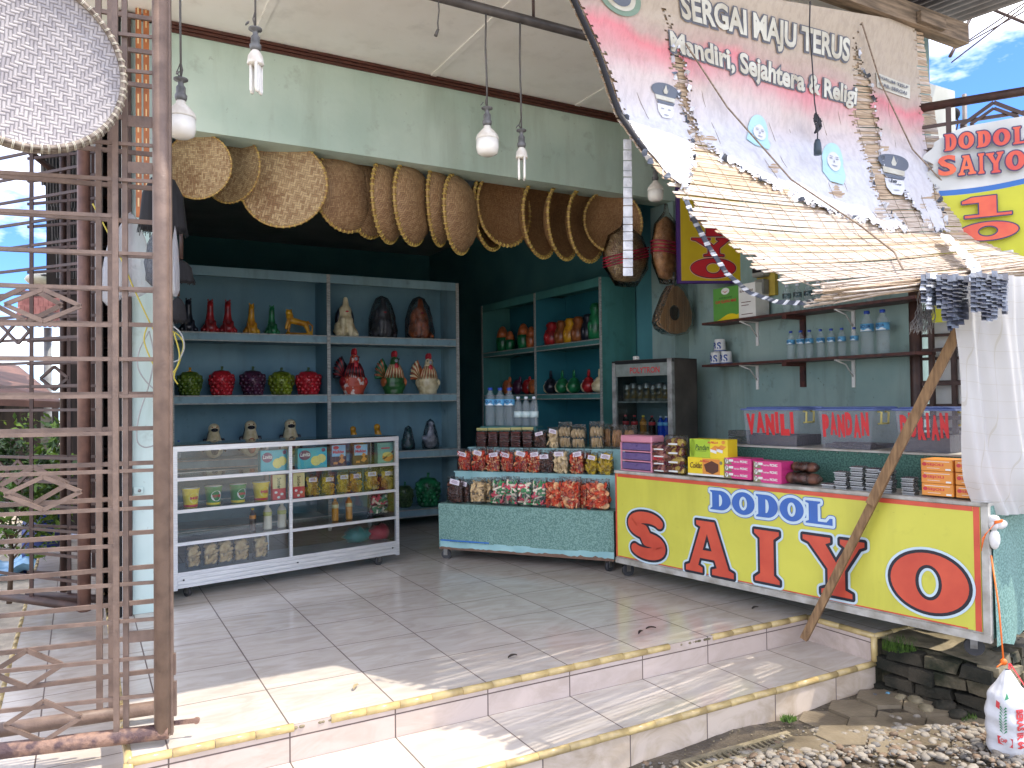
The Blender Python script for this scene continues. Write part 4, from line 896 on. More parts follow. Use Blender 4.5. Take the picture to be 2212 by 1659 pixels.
# wrapped brown logs behind pink boxes
for (x0, x1, y0, y1, lb, dd) in ((1700, 1762, 998, 1022, 'upper clear wrapped brown sweet block beside the pink boxes', .10), (1685, 1770, 1021, 1048, 'lower clear wrapped brown sweet block beside the pink boxes', .06)):
    uL, zb = FD.px(x0, y1, dd); uR, _ = FD.px(x1, y1, dd); zt_ = FD.px((x0+x1)/2, y0, dd)[1]; zb = FD.px((x0+x1)/2, y1, dd)[1]; ww_ = uR-uL; hh_ = zt_-zb
    t = thing('sweet_block', lb, 'sweets', FD.w((uL+uR)/2, dd, zb), FD.ang, 'wrapped brown sweet blocks'); b = MB()
    for k in range(3): b.ell(((-.25+.25*k)*ww_, .04, hh_*.5), (ww_*.2, .042, hh_*.46), 14, 9)
    b.build('sweets', FM['brown'][1], t); b = MB(); b.ell((0, .04, hh_*.5), (ww_*.5, .047, hh_*.5), 16, 10); b.build('film', M_wrap, t)
# mini drawers, chocolate packs
M_pinkp = flat('pink_plastic', (214, 142, 160), .35); M_drw = film('smoky_drawer', (120, 100, 150), .75)
u0, zb = FD.px(1340, 1012, .03); u1, _ = FD.px(1408, 1012, .03); zt_ = FD.px(1375, 941, .03)[1]; W_ = u1-u0; H_ = zt_-dzt
t = thing('mini_drawers', 'small pink plastic three drawer unit on the cart corner', 'drawer unit', FD.w((u0+u1)/2, .03, dzt), FD.ang)
b = MB(); b.box((-W_/2, .002, H_*.80), (W_/2, .13, H_), .008)
for z in (0, .27, .54): b.box((-W_/2+.002, .004, z*H_), (W_/2-.002, .128, z*H_+.008))
for x in (-W_/2+.001, W_/2-.011): b.box((x, .003, .001), (x+.01, .014, H_*.8)); b.box((x, .116, .001), (x+.01, .127, H_*.8))
b.build('case', M_pinkp, t)
for z in (0, .27, .54):
    b = MB(); b.box((-W_/2+.013, .005, z*H_+.012), (W_/2-.013, .12, (z+.245)*H_), .003); b.box((-.012, -.004, (z+.18)*H_), (.012, .005, (z+.2)*H_)); b.build('drawer', M_drw, t)
M_choc = mat('shiny_choc_wrap', (226, 196, 90), .25, metal=.2, scale=26, rgb2=(120, 46, 40), detail=1, lo=.45, hi=.55, bump=.6, bscale=60)
M_chocp = mat('pink_choc_wrap', (216, 150, 130), .25, metal=.1, scale=24, rgb2=(120, 40, 60), detail=1, lo=.44, hi=.56, bump=.6, bscale=60)
for (xc, yt, yb, wp, lb, M_) in ((1427, 951, 1018, 46, 'shiny pink and brown chocolate multipack bag beside the pink drawers', M_chocp), (1458, 937, 1022, 44, 'tall yellow strip of chocolate sachets standing beside the cake boxes', M_choc)):
    u, z_, w__, h__ = FD.it(xc, yt, yb, wp, .05); t = thing('chocolate_pack', lb, 'chocolate pack', FD.w(u, .05, dzt), FD.ang)
    b = MB(); n = 4
    for k in range(n): b.ell((0, .02, h__*(k+.5)/n*.92), (w__*.46, .028, h__/n*.52), 14, 8); b.box((-w__*.42, -.006, h__*(k+.1)/n*.92), (w__*.42, .04, h__*(k+.85)/n*.92), .008)
    b.build('sachets', M_, t); b = MB(); b.box((-w__*.48, -.010, .002), (w__*.48, .05, h__), .01); b.build('film', M_wrap, t)
    b = MB(); f = lambda x, y, o=1: (-w__*.3+x, -.0115-.0005*o, y)
    for k in range(n): rect(b, f, w__*.05, h__*(k*.92+.25)/n, w__*.5, h__*(k*.92+.42)/n, 0); disc(b, f, w__*.08, h__*(k*.92+.6)/n, w__*.14, h__*.05, 1)
    if M_ is M_chocp: tx(b, f, 'BOK', w__*.02, h__*.42, w__*.5, h__*.10, 2, 3, .02)
    b.build('print', [wht, brn, red_], t)
# ---- storage tubs
M_tub = film('frosted_tub', (214, 214, 228), .15); M_tlid = mat('blue_lid', (96, 116, 170), .35, scale=12, rgb2=(78, 96, 150)); M_clasp = flat('yellow_clasp', (196, 184, 110), .4); M_tcont = mat('dark_sweet_mass', (38, 24, 26), .4, scale=20, rgb2=(20, 12, 14), bump=.5)
ub = [FD.px(1600, 915, .33)[0], FD.px(1765, 915, .33)[0], FD.px(1932, 915, .33)[0]]; tw = 0
for i, (xa, xb, word, fillh) in enumerate(((1606, 1728, 'VANILI', .30), (1768, 1885, 'PANDAN', .12), (1934, 2058, 'DURIAN', .42))):
    u0, _ = FD.px(xa, 915, .33); u1 = u0+.52; zt_ = FD.px(1700, 882, .33)[1]; H_ = zt_-dzs-.012; W_ = .415 if i == 0 else .40
    if i == 2: W_ = .36
    t = thing('storage_tub', 'frosted tub with blue lid and big red %s lettering' % ('six letter V' if i == 0 else 'six letter P' if i == 1 else 'word half hidden behind the timber prop'), 'storage tub', FD.w(u0, .33, dzs), FD.ang, 'lettered sweet tubs')
    t['label'] = ('frosted tub lettered VANILI, leftmost of the three lidded tubs', 'frosted tub lettered PANDAN, middle of the three lidded tubs', 'frosted tub lettered DURIAN, partly behind the timber prop')[i]
    nx = FD.px(1725 if i == 0 else 1886 if i == 1 else 2060, 915, .33)[0]-u0; W_ = nx
    b = MB(); tp = .02; vs = [(tp, .01, 0), (W_-tp, .01, 0), (W_-tp, .30, 0), (tp, .30, 0), (0, 0, H_), (W_, 0, H_), (W_, .32, H_), (0, .32, H_)]
    b.add(vs, [(0, 3, 2, 1), (0, 1, 5, 4), (1, 2, 6, 5), (2, 3, 7, 6), (3, 0, 4, 7)]); b.build('tub', M_tub, t)
    b = MB(); b.box((-.015, -.012, H_), (W_+.015, .335, H_+.010), .003); b.box((.01, .01, H_+.009), (W_-.01, .31, H_+.017), .004)
    for k in range(16): b.box((.02+k*(W_-.04)/16, .01, H_+.016), (.02+(k+.6)*(W_-.04)/16, .31, H_+.019))
    b.build('lid', M_tlid, t)
    b = MB(); b.box((tp+.008, .02, .004), (W_-tp-.008, .29, H_*fillh)); 
    for k in range(26): b.ell((rnd.uniform(.05, W_-.05), rnd.uniform(.03, .1), H_*fillh*rnd.uniform(.85, 1.0)), (.03, .02, .012), 8, 5)
    b.build('contents', M_tcont, t)
    b = MB(); b.tube([(W_+.002, .05, H_*.97), (W_+.022, .05, H_*.95), (W_+.020, .05, H_*.68), (W_+.004, .05, H_*.66)], .006, 8); b.tube([(W_+.002, .13, H_*.97), (W_+.022, .13, H_*.95), (W_+.020, .13, H_*.68), (W_+.004, .13, H_*.66)], .006, 8); b.tube([(W_+.021, .05, H_*.67), (W_+.021, .13, H_*.67)], .005, 8)
    b.build('clasp', M_clasp, t)
    b = MB(); wl = [(.5 if ch == 'I' else 1) for ch in word]; cu_ = (W_-.045)/sum(wl); xs_ = 0
    for k, ch in enumerate(word):
        cw = cu_*wl[k]; cwk = cw*(.62 if ch == 'I' else .86); x0_ = .025+xs_; xs_ += cw; z0_ = H_*.30+(.012 if k % 2 else 0)
        b.text(ch, cwk, H_*.60, lambda x, y: (x0_+x*(1+.10*abs(y/(H_*.55)-.5)), -.004+.018*(1-(z0_+y)/H_)-.0035, z0_+y), .085)
    b.build('lettering', flat('tub_red', (214, 42, 50), .4), t)
# small clear boxes behind the cake boxes
for k in range(2):
    u, z_, w__, h__ = FD.it(1590, 943, 965, 34, .36); t = thing('clear_box', ('upper' if k else 'lower')+' small clear box of blue tinted sachets left of the tubs', 'box', FD.w(u, .36, dzs+k*.045), FD.ang)
    b = MB(); b.box((-.06, 0, 0), (.06, .1, .04), .004); b.build('clear_case', M_lid, t)
# carton on upper shelf
def d_roti(b, f, W_, H_):
    rect(b, f, 0, 0, .62, 1, 0); rect(b, f, .62, 0, 1, 1, 2); disc(b, f, .30, .88, .10, .10, 2, 2); b.m = 1; b.add([f(.22, .90, 3), f(.30, .86, 3), (f(.38, .90, 3)), f(.30, .83, 3)], [(0, 1, 2, 3)])
    tx(b, f, 'ROTI KACANG', .16, .66, .30, .05, 3, 3, .01); tx(b, f, 'CAP ELANG MAS', .06, .53, .50, .09, 1, 3, .03); tx(b, f, 'ELANG MAS', .65, .76, .30, .06, 4, 3, .03)
    b.m = 5; b.poly([[(0, 0), (.62, 0), (.62, .16)]+[(.62-.62*k/12, .10+.09*math.sin(k*.42)) for k in range(1, 13)]], lambda x, y: f(x, y, 3)); rect(b, f, .68, .45, .9, .47, 4, 3); rect(b, f, .68, .36, .85, .38, 4, 3); rect(b, f, .68, .1, .94, .12, 4, 3)
u_s = 1541
carton('cardboard_carton', 'green and white printed bakery carton at the left end of the upper shelf', 'carton', FS, 1541, 1632, 609, 682, .03, .14, wht, [Mc('green', (96, 160, 74)), red_, wht, grn, brn, yel], d_roti, z=ZS_U)
# electricity meter and pipe on wall
t = thing('electricity_meter', 'grey electricity meter with dark window on the side wall beside the hanging sign', 'meter', (0, 0, 0)); 
uL = FS.px(1640, 580, .18)[0]; zl = FS.px(1650, 606, .18)[1]; t.location = FS.w(uL, .185, zl); t.rotation_euler = (0, 0, FS.ang)
b = MB(); b.box((-.01, -.02, -.12), (.16, .012, .35)); b.build('back_board', mat('ply_board', (190, 168, 74), .8, scale=6, rgb2=(150, 128, 52)), t)
b = MB(); b.box((.01, -.10, .02), (.12, -.02, .14), .01); b.box((.02, -.09, -.11), (.11, -.02, .0), .008); b.box((.01, -.08, .16), (.12, -.02, .30), .008); b.build('meter_case', mat('meter_grey', (150, 150, 144), .4, scale=8, rgb2=(110, 110, 106)), t)
b = MB(); b.box((.025, -.104, .05), (.105, -.1005, .12)); b.build('window', M_dark, t)
# ---- cabinet goods
CG = [CZ[0], CZ[1], CZ[2], CZ[3]]; DC = .09
cab = 'goods in the glass cabinet'
teal, cream_, purple = Mc('teal', (40, 178, 194)), Mc('cream', (232, 216, 110)), Mc('plum', (112, 50, 96))
def d_lav(b, f, W_, H_):
    rect(b, f, 0, 0, 1, 1, 0); disc(b, f, .24, .66, .20, .24, 1, 2); tx(b, f, 'Lavita', .08, .60, .34, .2, 2, 3, .02, .2); disc(b, f, .62, .36, .18, .24, 3, 2); disc(b, f, .80, .46, .16, .22, 3, 3); disc(b, f, .88, .88, .07, .1, 1, 2)
    for k in range(5): disc(b, f, .62+.14*math.cos(k*1.25), .36+.18*math.sin(k*1.25), .012, .018, 4, 4, 8)
for i, (a, c, yt, yb) in enumerate(((563, 621, 973, 1018), (643, 706, 968, 1012))):
    carton('biscuit_pack', ('left' if i == 0 else 'right')+' turquoise biscuit pack with yellow biscuits printed on it', 'biscuit pack', FC, a, c, yt, yb, .06, .05, teal, [teal, purple, wht, cream_, org], d_lav, 'turquoise biscuit packs', z=CG[0]+.003)
def d_mal(b, f, W_, H_):
    rect(b, f, 0, 0, 1, 1, 0); rect(b, f, .1, .45, .95, .95, 1, 2); disc(b, f, .35, .84, .18, .08, 2, 3); tx(b, f, 'Malkist', .15, .58, .70, .14, 2, 4, .04); b.m = 3; b.add([f(.5, .2, 3), f(.72, .12, 3), f(.92, .26, 3), f(.7, .40, 3)], [(0, 1, 2, 3)]); b.add([f(.55, .42, 4), f(.75, .36, 4), f(.85, .5, 4), f(.66, .56, 4)], [(0, 1, 2, 3)]); rect(b, f, .2, .1, .45, .2, 3, 2)
for i, (a, c, yt, yb) in enumerate(((713, 748, 955, 1003), (762, 795, 953, 999))):
    carton('biscuit_pack', ('left' if i == 0 else 'right')+' dark red cracker pack with sky blue panel', 'biscuit pack', FC, a, c, yt, yb, .06, .05, brn, [brn, Mc('sky', (150, 196, 224)), red_, org], d_mal, 'dark red cracker packs', z=CG[0]+.003)
def d_fib(b, f, W_, H_):
    rect(b, f, 0, 0, 1, 1, 0); disc(b, f, .62, .3, .34, .24, 1, 2); disc(b, f, .6, .42, .3, .12, 3, 3); rect(b, f, .2, .7, .75, .76, 2, 2); b.m = 4; b.add([f(.25, .2, 3), f(.4, .18, 3), f(1, .52, 3), f(1, .62, 3)], [(0, 1, 2, 3)])
carton('biscuit_pack', 'pale green cracker pack in the upper right corner of the cabinet', 'biscuit pack', FC, 816, 850, 948, 992, .06, .05, Mc('mint', (120, 180, 160)), [Mc('mint', (120, 180, 160)), org, red_, cream_, brn], d_fib, z=CG[0]+.003)
def d_sum(b, f, W_, H_):
    rect(b, f, 0, .45, 1, 1, 0); rect(b, f, 0, 0, 1, .45, 1); b.m = 2; b.text('Sumber', .5, .3, lambda x, y: f(.35+y*1.0, .88-x*.9, 2), .03); disc(b, f, .25, .3, .12, .05, 3, 2); disc(b, f, .7, .22, .12, .05, 3, 2); disc(b, f, .45, .1, .12, .05, 3, 2)
for i, (a, c, yt, yb) in enumerate(((589, 617, 1026, 1080), (633, 658, 1022, 1076))):
    carton('candy_pack', ('left' if i == 0 else 'right')+' narrow cream and red candy pack beside the cabinet mullion', 'candy pack', FC, a, c, yt, yb, .07, .035, red_, [Mc('cream2', (226, 210, 150)), red_, grn, wht], d_sum, 'cream and red candy packs', z=CG[1]+.003)
def noodle(M1, M2, txt, lab):
    t = thing('cup_noodle', lab, 'cup noodle'); b = MB(); b.m = 0; b.lathe([(.034, 0), (.036, .003), (.046, .10), (.049, .103), (.049, .108)], 24); b.m = 1
    r_ = lambda z: .0365+.0095*z/.1
    b.m = 1; n = 16; b.add([((r_(.055+.03*math.sin(2*math.pi*k/n))+.0012)*math.sin(.75*math.cos(2*math.pi*k/n)+.1), -(r_(.055+.03*math.sin(2*math.pi*k/n))+.0012)*math.cos(.75*math.cos(2*math.pi*k/n)+.1), .055+.03*math.sin(2*math.pi*k/n)) for k in range(n)], [tuple(range(n))])
    b.m = 2; b.text(txt, 1.1, 1, lambda x, y: ((r_(.05)+.003)*math.sin(x-.45), -(r_(.05)+.003)*math.cos(x-.45), .047+.016*y), .04)
    b.m = 3; b.lathe([(r_(.008)+.0006, .004), (r_(.016)+.0006, .018)], 24); b.build('cup_body', [M1, M2, red_, yel if M1 is not yel else red_], t)
    b = MB(); b.lathe([(0, .1085), (.047, .1085), (.0475, .110), (0, .1115)], 24); b.build('lid', wht, t); return t
n1 = noodle(yel, Mc('yellow2', (240, 226, 120)), 'MIE', 'n'); n2 = noodle(Mc('leaf', (40, 140, 74)), wht, 'POP MIE', 'n')
for (pr, x, yt, yb, lb) in ((n1, 412, 1055, 1097, 'leftmost yellow noodle cup in the cabinet'), (n2, 461, 1050, 1092, 'left green noodle cup beside the leftmost yellow cup'), (n2, 514, 1046, 1087, 'right green noodle cup in the middle of the shelf'), (n1, 564, 1042, 1083, 'right yellow noodle cup beside the red candy pack')):
    u, z_, w__, h__ = FC.it(x, yt, yb, 38, .12); place(pr, FC.w(u, .12, CG[1]+.003), FC.ang+rnd.uniform(-.3, .3), lb, 'noodle cups', h__/.11)
for i, (x, yt, yb) in enumerate(((674, 1020, 1067), (708, 1020, 1066), (741, 1014, 1060), (767, 1012, 1060), (802, 1008, 1055), (835, 1005, 1052))):
    bag('ring', FC, x, yt, yb, 28, .10, CG[1]+.003, '%s bag of yellow snack rings from the left in the cabinet' % ORD[i], 'bags of yellow snack rings', .045, i % 2)
for i, (x, yt, yb) in enumerate(((417, 1172, 1230), (455, 1170, 1227), (487, 1164, 1222), (521, 1160, 1216), (562, 1158, 1213))):
    bag('peanut', FC, x, yt, yb, 31, .14, CG[3]+.002, '%s bag of beige knobbly snacks from the left on the cabinet floor' % ORD[i], 'bags of beige snacks on the cabinet floor', .05, 0, False, None, rnd.uniform(-.3, .3))
milk = bottle_proto('drink_bottle', .15, .026, wht, Mc('milklabel', (206, 206, 120)), None, False, flat('milky_plastic', (226, 216, 194), .4))
dark = bottle_proto('drink_bottle', .14, .020, yel, org, None, False, mat('dark_drink', (60, 34, 24), .2), )
juice = bottle_proto('drink_bottle', .15, .022, wht, Mc('cream3', (230, 214, 160)), None, False, mat('orange_drink', (222, 150, 50), .3))
for (pr, x, yt, yb, hh_, lb) in ((dark, 546, 1099, 1148, .14, 'small dark drink bottle with orange label in the cabinet'), (milk, 578, 1091, 1145, .15, 'left milky drink bottle with white cap'), (milk, 609, 1087, 1141, .15, 'right milky drink bottle with white cap'), (juice, 724, 1076, 1127, .15, 'left orange drink bottle in the right cabinet bay'), (juice, 754, 1073, 1124, .15, 'right orange drink bottle in the right cabinet bay')):
    put(pr, FC, x, yt, yb, .14, CG[2]+.003, lb, 'drink bottles in the cabinet', hh_)
bag('stickc', FC, 820, 1068, 1115, 46, .18, CG[2]+.003, 'clear bag of red and white sweets at the right of the cabinet', 'goods bags low in the cabinet', .06, 9, False)
M_gp = film('teal_plastic_bag', (30, 130, 130), .85); M_rp = film('red_plastic_bag', (190, 50, 70), .8)
for x, yt, yb, wp, M_, lb in ((771, 1146, 1180, 56, M_gp, 'crumpled teal plastic bag on the cabinet floor'), (823, 1140, 1172, 60, M_rp, 'crumpled red plastic bag on the cabinet floor')):
    u, z_, w__, h__ = FC.it(x, yt, yb, wp, .2); b = MB(); b.ell((0, 0, h__*.45), (w__*.5, .07, h__*.5), 18, 10)
    b.v = [Vector((p.x*(1+.18*math.sin(p.z*160+p.x*70)), p.y, max(0, p.z*(1+.15*math.sin(p.x*90))))) for p in b.v]
    o = b.build('plastic_bag', M_, None, FC.w(u, .2, CG[3]+.002), FC.ang); tag(o, lb, 'plastic bag')
# ---- fridge drinks
can = thing('drink_can', 'c', 'can'); b = MB(); b.m = 0; b.lathe([(.022, 0), (.027, .006), (.027, .10), (.022, .108), (.021, .112), (0, .11)], 16); b.m = 1; b.lathe([(.0274, .02), (.0274, .08)], 16); b.build('can_body', [M_steel, mat('can_print', (150, 120, 60), .3, scale=20, rgb2=(60, 60, 60))], can)
colb = [bottle_proto('drink_bottle', .16, .026, c1, c2, None, False, mat(nm, cc, .2)) for nm, c1, c2, cc in (('cola', red_, red_, (46, 20, 16)), ('blue_drink', M_wcap, M_lab, (20, 70, 190)), ('amber', yel, org, (170, 110, 40)))]
k = 0
for x in (1356, 1370, 1384, 1398, 1412, 1426, 1438):
    put(can, FF, x, 829-k % 2*4, 866, .12, FRZ[0]+.001, '%s can or jar from the left on the upper fridge shelf' % ORD[k], 'drinks in the fridge', .112); k += 1
for j, x in enumerate((1352, 1371, 1390, 1409, 1428, 1440)):
    put(colb[(0, 0, 2, 0, 1, 1)[j]], FF, x, 893, 938, .12, FRZ[1]+.001, '%s drink bottle from the left on the middle fridge shelf' % ORD[j], 'drinks in the fridge', .16)
t = thing('wall_plug', 'small white plug lying on top of the fridge', 'plug', FF.w(fU0+.19, .05, fzt)); b = MB(); b.box((-.02, -.02, 0), (.02, .02, .03), .005); b.tube([(0, .02, .015), (.05, .03, .012)], .005, 6); b.tube([(-.01, -.02, .02), (-.01, -.04, .02)], .003, 6); b.build('plug_body', M_white, t)
# ================================================================ CLAY FIGURES ON THE RACKS
rf = random.Random(5)
def paint(n, c, c2=None, r=.32, **k): return mat('paint_'+n, c, r, scale=14, rgb2=c2 or tuple(int(v*.6) for v in c), bump=.12, bscale=30, detail=6, lo=.38, hi=.62, **k)
P_red, P_yel, P_grn, P_blk, P_wht, P_org, P_pur, P_lime = paint('red', (176, 40, 44)), paint('ochre', (216, 160, 40), (166, 108, 24)), paint('green', (30, 126, 78)), paint('black', (34, 38, 50), (20, 22, 30)), paint('cream', (226, 214, 178), (190, 172, 130)), paint('orange', (206, 112, 64)), paint('plum', (88, 44, 70)), paint('lime', (128, 146, 40))
P_dred = paint('raspberry', (200, 44, 56), (150, 26, 34)); P_sil = paint('silver', (190, 196, 210)); P_leaf = paint('leaf', (70, 96, 52), (44, 66, 40))
def fig(name, label, cat, fr, xc, yt, yb, wpx, d, z, group=None, yaw=0.):
    u, z0, w_, h_ = fr.it(xc, yt, yb, wpx, d); t = thing(name, label, cat, fr.w(u, d, z), fr.ang+yaw, group); return t, w_, h_
def tall_beast(fr, x, yt, yb, d, z, M, label):
    t, w_, h_ = fig('clay_animal', label, 'figurine', fr, x, yt, yb, 30, d, z, 'tall clay animal money banks'); s = h_
    blob('body', [('e', (0, .02*s, .16*s), (.22*s, .21*s, .18*s)), ('l', (0, .02*s, .2*s), (0, .01*s, .55*s), .17*s, .105*s), ('l', (0, 0, .55*s), (0, -.02*s, .82*s), .10*s, .09*s), ('e', (0, -.05*s, .90*s), (.09*s, .13*s, .08*s)), ('e', (0, -.15*s, .93*s), (.05*s, .07*s, .045*s)),
        ('l', (-.11*s, -.1*s, .34*s), (-.08*s, -.17*s, .03*s), .055*s, .05*s), ('l', (.11*s, -.1*s, .34*s), (.08*s, -.17*s, .03*s), .055*s, .05*s), ('e', (-.2*s, 0, .09*s), (.07*s, .16*s, .09*s)), ('e', (.2*s, 0, .09*s), (.07*s, .16*s, .09*s))], s*.022, M, t)
    b = MB()
    for sx in (-1, 1): b.ell((sx*.06*s, -.03*s, .985*s), (.022*s, .015*s, .035*s), 8, 6)
    b.build('ears', M, t)
    return t
for x, yt, M, lb in ((407, 632, P_blk, 'black seated clay animal at the left end of the top shelf'), (454, 633, P_red, 'left dark red seated clay animal on the top shelf'), (492, 633, P_red, 'right dark red seated clay animal on the top shelf'), (543, 639, P_yel, 'ochre yellow seated clay animal on the top shelf'), (587, 642, P_grn, 'green seated clay animal on the top shelf')):
    tall_beast(FA, x, yt, 706, .16, ZA[3]+.001, M, lb)
t, w_, h_ = fig('clay_lion', 'ochre clay lion rearing over an open arch on the top shelf', 'figurine', FA, 646, 652, 711, 64, .16, ZA[3]+.001); s = w_
blob('body', [('l', (-.25*s, 0, .52*s), (.22*s, 0, .42*s), .11*s, .10*s), ('e', (-.32*s, -.02*s, .66*s), (.13*s, .12*s, .15*s)), ('e', (-.36*s, -.1*s, .76*s), (.12*s, .11*s, .12*s)), ('l', (-.38*s, -.05*s, .5*s), (-.44*s, -.05*s, .25*s), .06*s, .05*s), ('l', (-.30*s, .05*s, .5*s), (-.36*s, .04*s, .08*s), .06*s, .05*s), ('l', (.22*s, 0, .40*s), (.34*s, 0, .12*s), .10*s, .06*s), ('l', (.3*s, 0, .5*s), (.46*s, 0, .35*s), .035*s, .03*s), ('l', (.46*s, 0, .35*s), (.44*s, 0, .12*s), .03*s, .03*s), ('l', (-.40*s, 0, .06*s), (.42*s, 0, .06*s), .06*s, .06*s), ('e', (-.42*s, -.07*s, .87*s), (.035*s, .02*s, .035*s)), ('e', (-.27*s, -.07*s, .87*s), (.035*s, .02*s, .035*s))], s*.018, P_yel, t)
def elephant(fr, x, yt, yb, d, z, M, label, wrap=None, tint=None):
    t, w_, h_ = fig('clay_elephant', label, 'figurine', fr, x, yt, yb, 44, d, z, 'seated clay elephants'); s = h_
    if True:
        blob('body', [('e', (0, .03*s, .24*s), (.26*s, .24*s, .25*s)), ('l', (0, 0, .35*s), (0, -.02*s, .6*s), .2*s, .15*s), ('e', (0, -.03*s, .64*s), (.16*s, .15*s, .16*s)), ('l', (0, -.1*s, .66*s), (0, -.07*s, .93*s), .10*s, .06*s),
            ('l', (-.09*s, -.16*s, .42*s), (-.09*s, -.2*s, .06*s), .07*s, .07*s), ('l', (.09*s, -.16*s, .42*s), (.09*s, -.2*s, .06*s), .07*s, .07*s), ('l', (-.2*s, -.04*s, .15*s), (-.22*s, -.2*s, .06*s), .1*s, .07*s), ('l', (.2*s, -.04*s, .15*s), (.22*s, -.2*s, .06*s), .1*s, .07*s)], s*.022, M, t)
        for sx in (-1, 1):
            b = MB(); b.ell((sx*.17*s, .02*s, .52*s), (.05*s, .10*s, .20*s), 12, 8, Euler((0, -sx*.2, 0)).to_matrix()); b.build('ear', P_blk if not wrap else M, t)
        b = MB(); b.ell((0, -.20*s, .62*s), (.045*s, .03*s, .022*s), 10, 6); b.build('mouth', P_dred, t)
    if wrap:
        b = MB(); b.lathe([(0, 0), (.34*s, .0), (.35*s, .2*s), (.31*s, .5*s), (.24*s, .8*s), (.14*s, .97*s), (.03*s, 1.03*s), (0, 1.04*s)], 24, fn=lambda q, z: 1+.07*math.sin(7*q+z*40)+.04*math.sin(13*q-z*70)); b.v = [Vector((v.x+.02*s*math.sin(v.z*60+v.y*50), v.y, v.z)) for v in b.v]; b.build('plastic_wrap', wrap, t)
    return t
elephant(FA, 745, 627, 715, .17, ZA[3]+.001, P_wht, 'cream clay elephant with raised trunk and black ears')
elephant(FA, 826, 629, 718, .17, ZA[3]+.001, paint('grey', (84, 84, 92)), 'grey clay elephant wrapped in shiny clear plastic', clear('figure_wrap', (236, 238, 240), .10, .15, bump=1., bscale=22, trans=.96))
elephant(FA, 906, 632, 722, .17, ZA[3]+.001, P_org, 'orange clay elephant wrapped in shiny clear plastic', _mats['figure_wrap'])
# berry-shaped money banks
def berry(fr, x, yt, yb, wpx, d, z, M, Mt, Ms, label):
    t, w_, h_ = fig('clay_fruit', label, 'figurine', fr, x, yt, yb, wpx, d, z, 'clay fruit money banks'); r = w_/2; h = h_*.88
    b = MB(); prof = [(0, 0), (.62*r, .0), (.66*r, .05*h), (.78*r, .25*h), (.97*r, .55*h), (.92*r, .78*h), (.62*r, .95*h), (.25*r, .96*h), (0, .93*h)]; b.lathe(prof, 24)
    k = 0
    for row in range(6):
        zz = (.09+.13*row)*h; import bisect
        for (r0, z0), (r1, z1) in zip(prof[1:-1], prof[2:]):
            if z0 <= zz <= z1+1e-9: rr = r0+(r1-r0)*(zz-z0)/max(1e-6, z1-z0); break
        n = 9
        for i in range(n):
            q = 2*math.pi*(i+.5*(row % 2))/n+rf.uniform(-.06, .06); a = r*.20*rf.uniform(.85, 1.2); b.ell((rr*.96*math.cos(q), rr*.96*math.sin(q), zz), a, 8, 6)
    b.build('body', M, t)
    b = MB()
    for i in range(6):
        q = 2*math.pi*i/6+.3; rot = Euler((0, .55, q)).to_matrix(); b.ell((.46*r*math.cos(q), .46*r*math.sin(q), .90*h), (.40*r, .26*r, .05*r), 12, 6, rot)
    b.build('leaves', Mt, t)
    b = MB(); b.tube([(0, 0, .9*h), (.01*r, 0, 1.0*h), (.04*r, 0, h_)], [.10*r, .09*r, .12*r], 10); b.build('stem', Ms, t)
for x, M, Mt, Ms, lb, yt in ((410, paint('moss', (96, 118, 36), (60, 86, 30)), P_yel, P_yel, 'green clay fruit with ochre crown at the left of the second shelf', 786), (479, P_dred, P_leaf, P_leaf, 'left raspberry red clay fruit with green leaves', 784), (546, P_pur, P_leaf, P_leaf, 'dark plum clay fruit between red and lime fruits', 785), (608, P_lime, P_leaf, P_leaf, 'lime green clay fruit on the second shelf', 788), (666, P_dred, P_leaf, P_leaf, 'right raspberry red clay fruit with green leaves', 788)):
    berry(FA, x, yt, 847, 52, .16, ZA[2]+.001, M, Mt, Ms, lb)
berry(FA, 875, 1050, 1105, 34, .2, ZA[0]+.001, P_leaf, P_grn, P_grn, 'small dark green clay fruit on the lowest shelf'); berry(FA, 925, 1033, 1105, 48, .15, ZA[0]+.001, P_grn, P_grn, P_grn, 'tall bright green clay fruit on the lowest shelf')
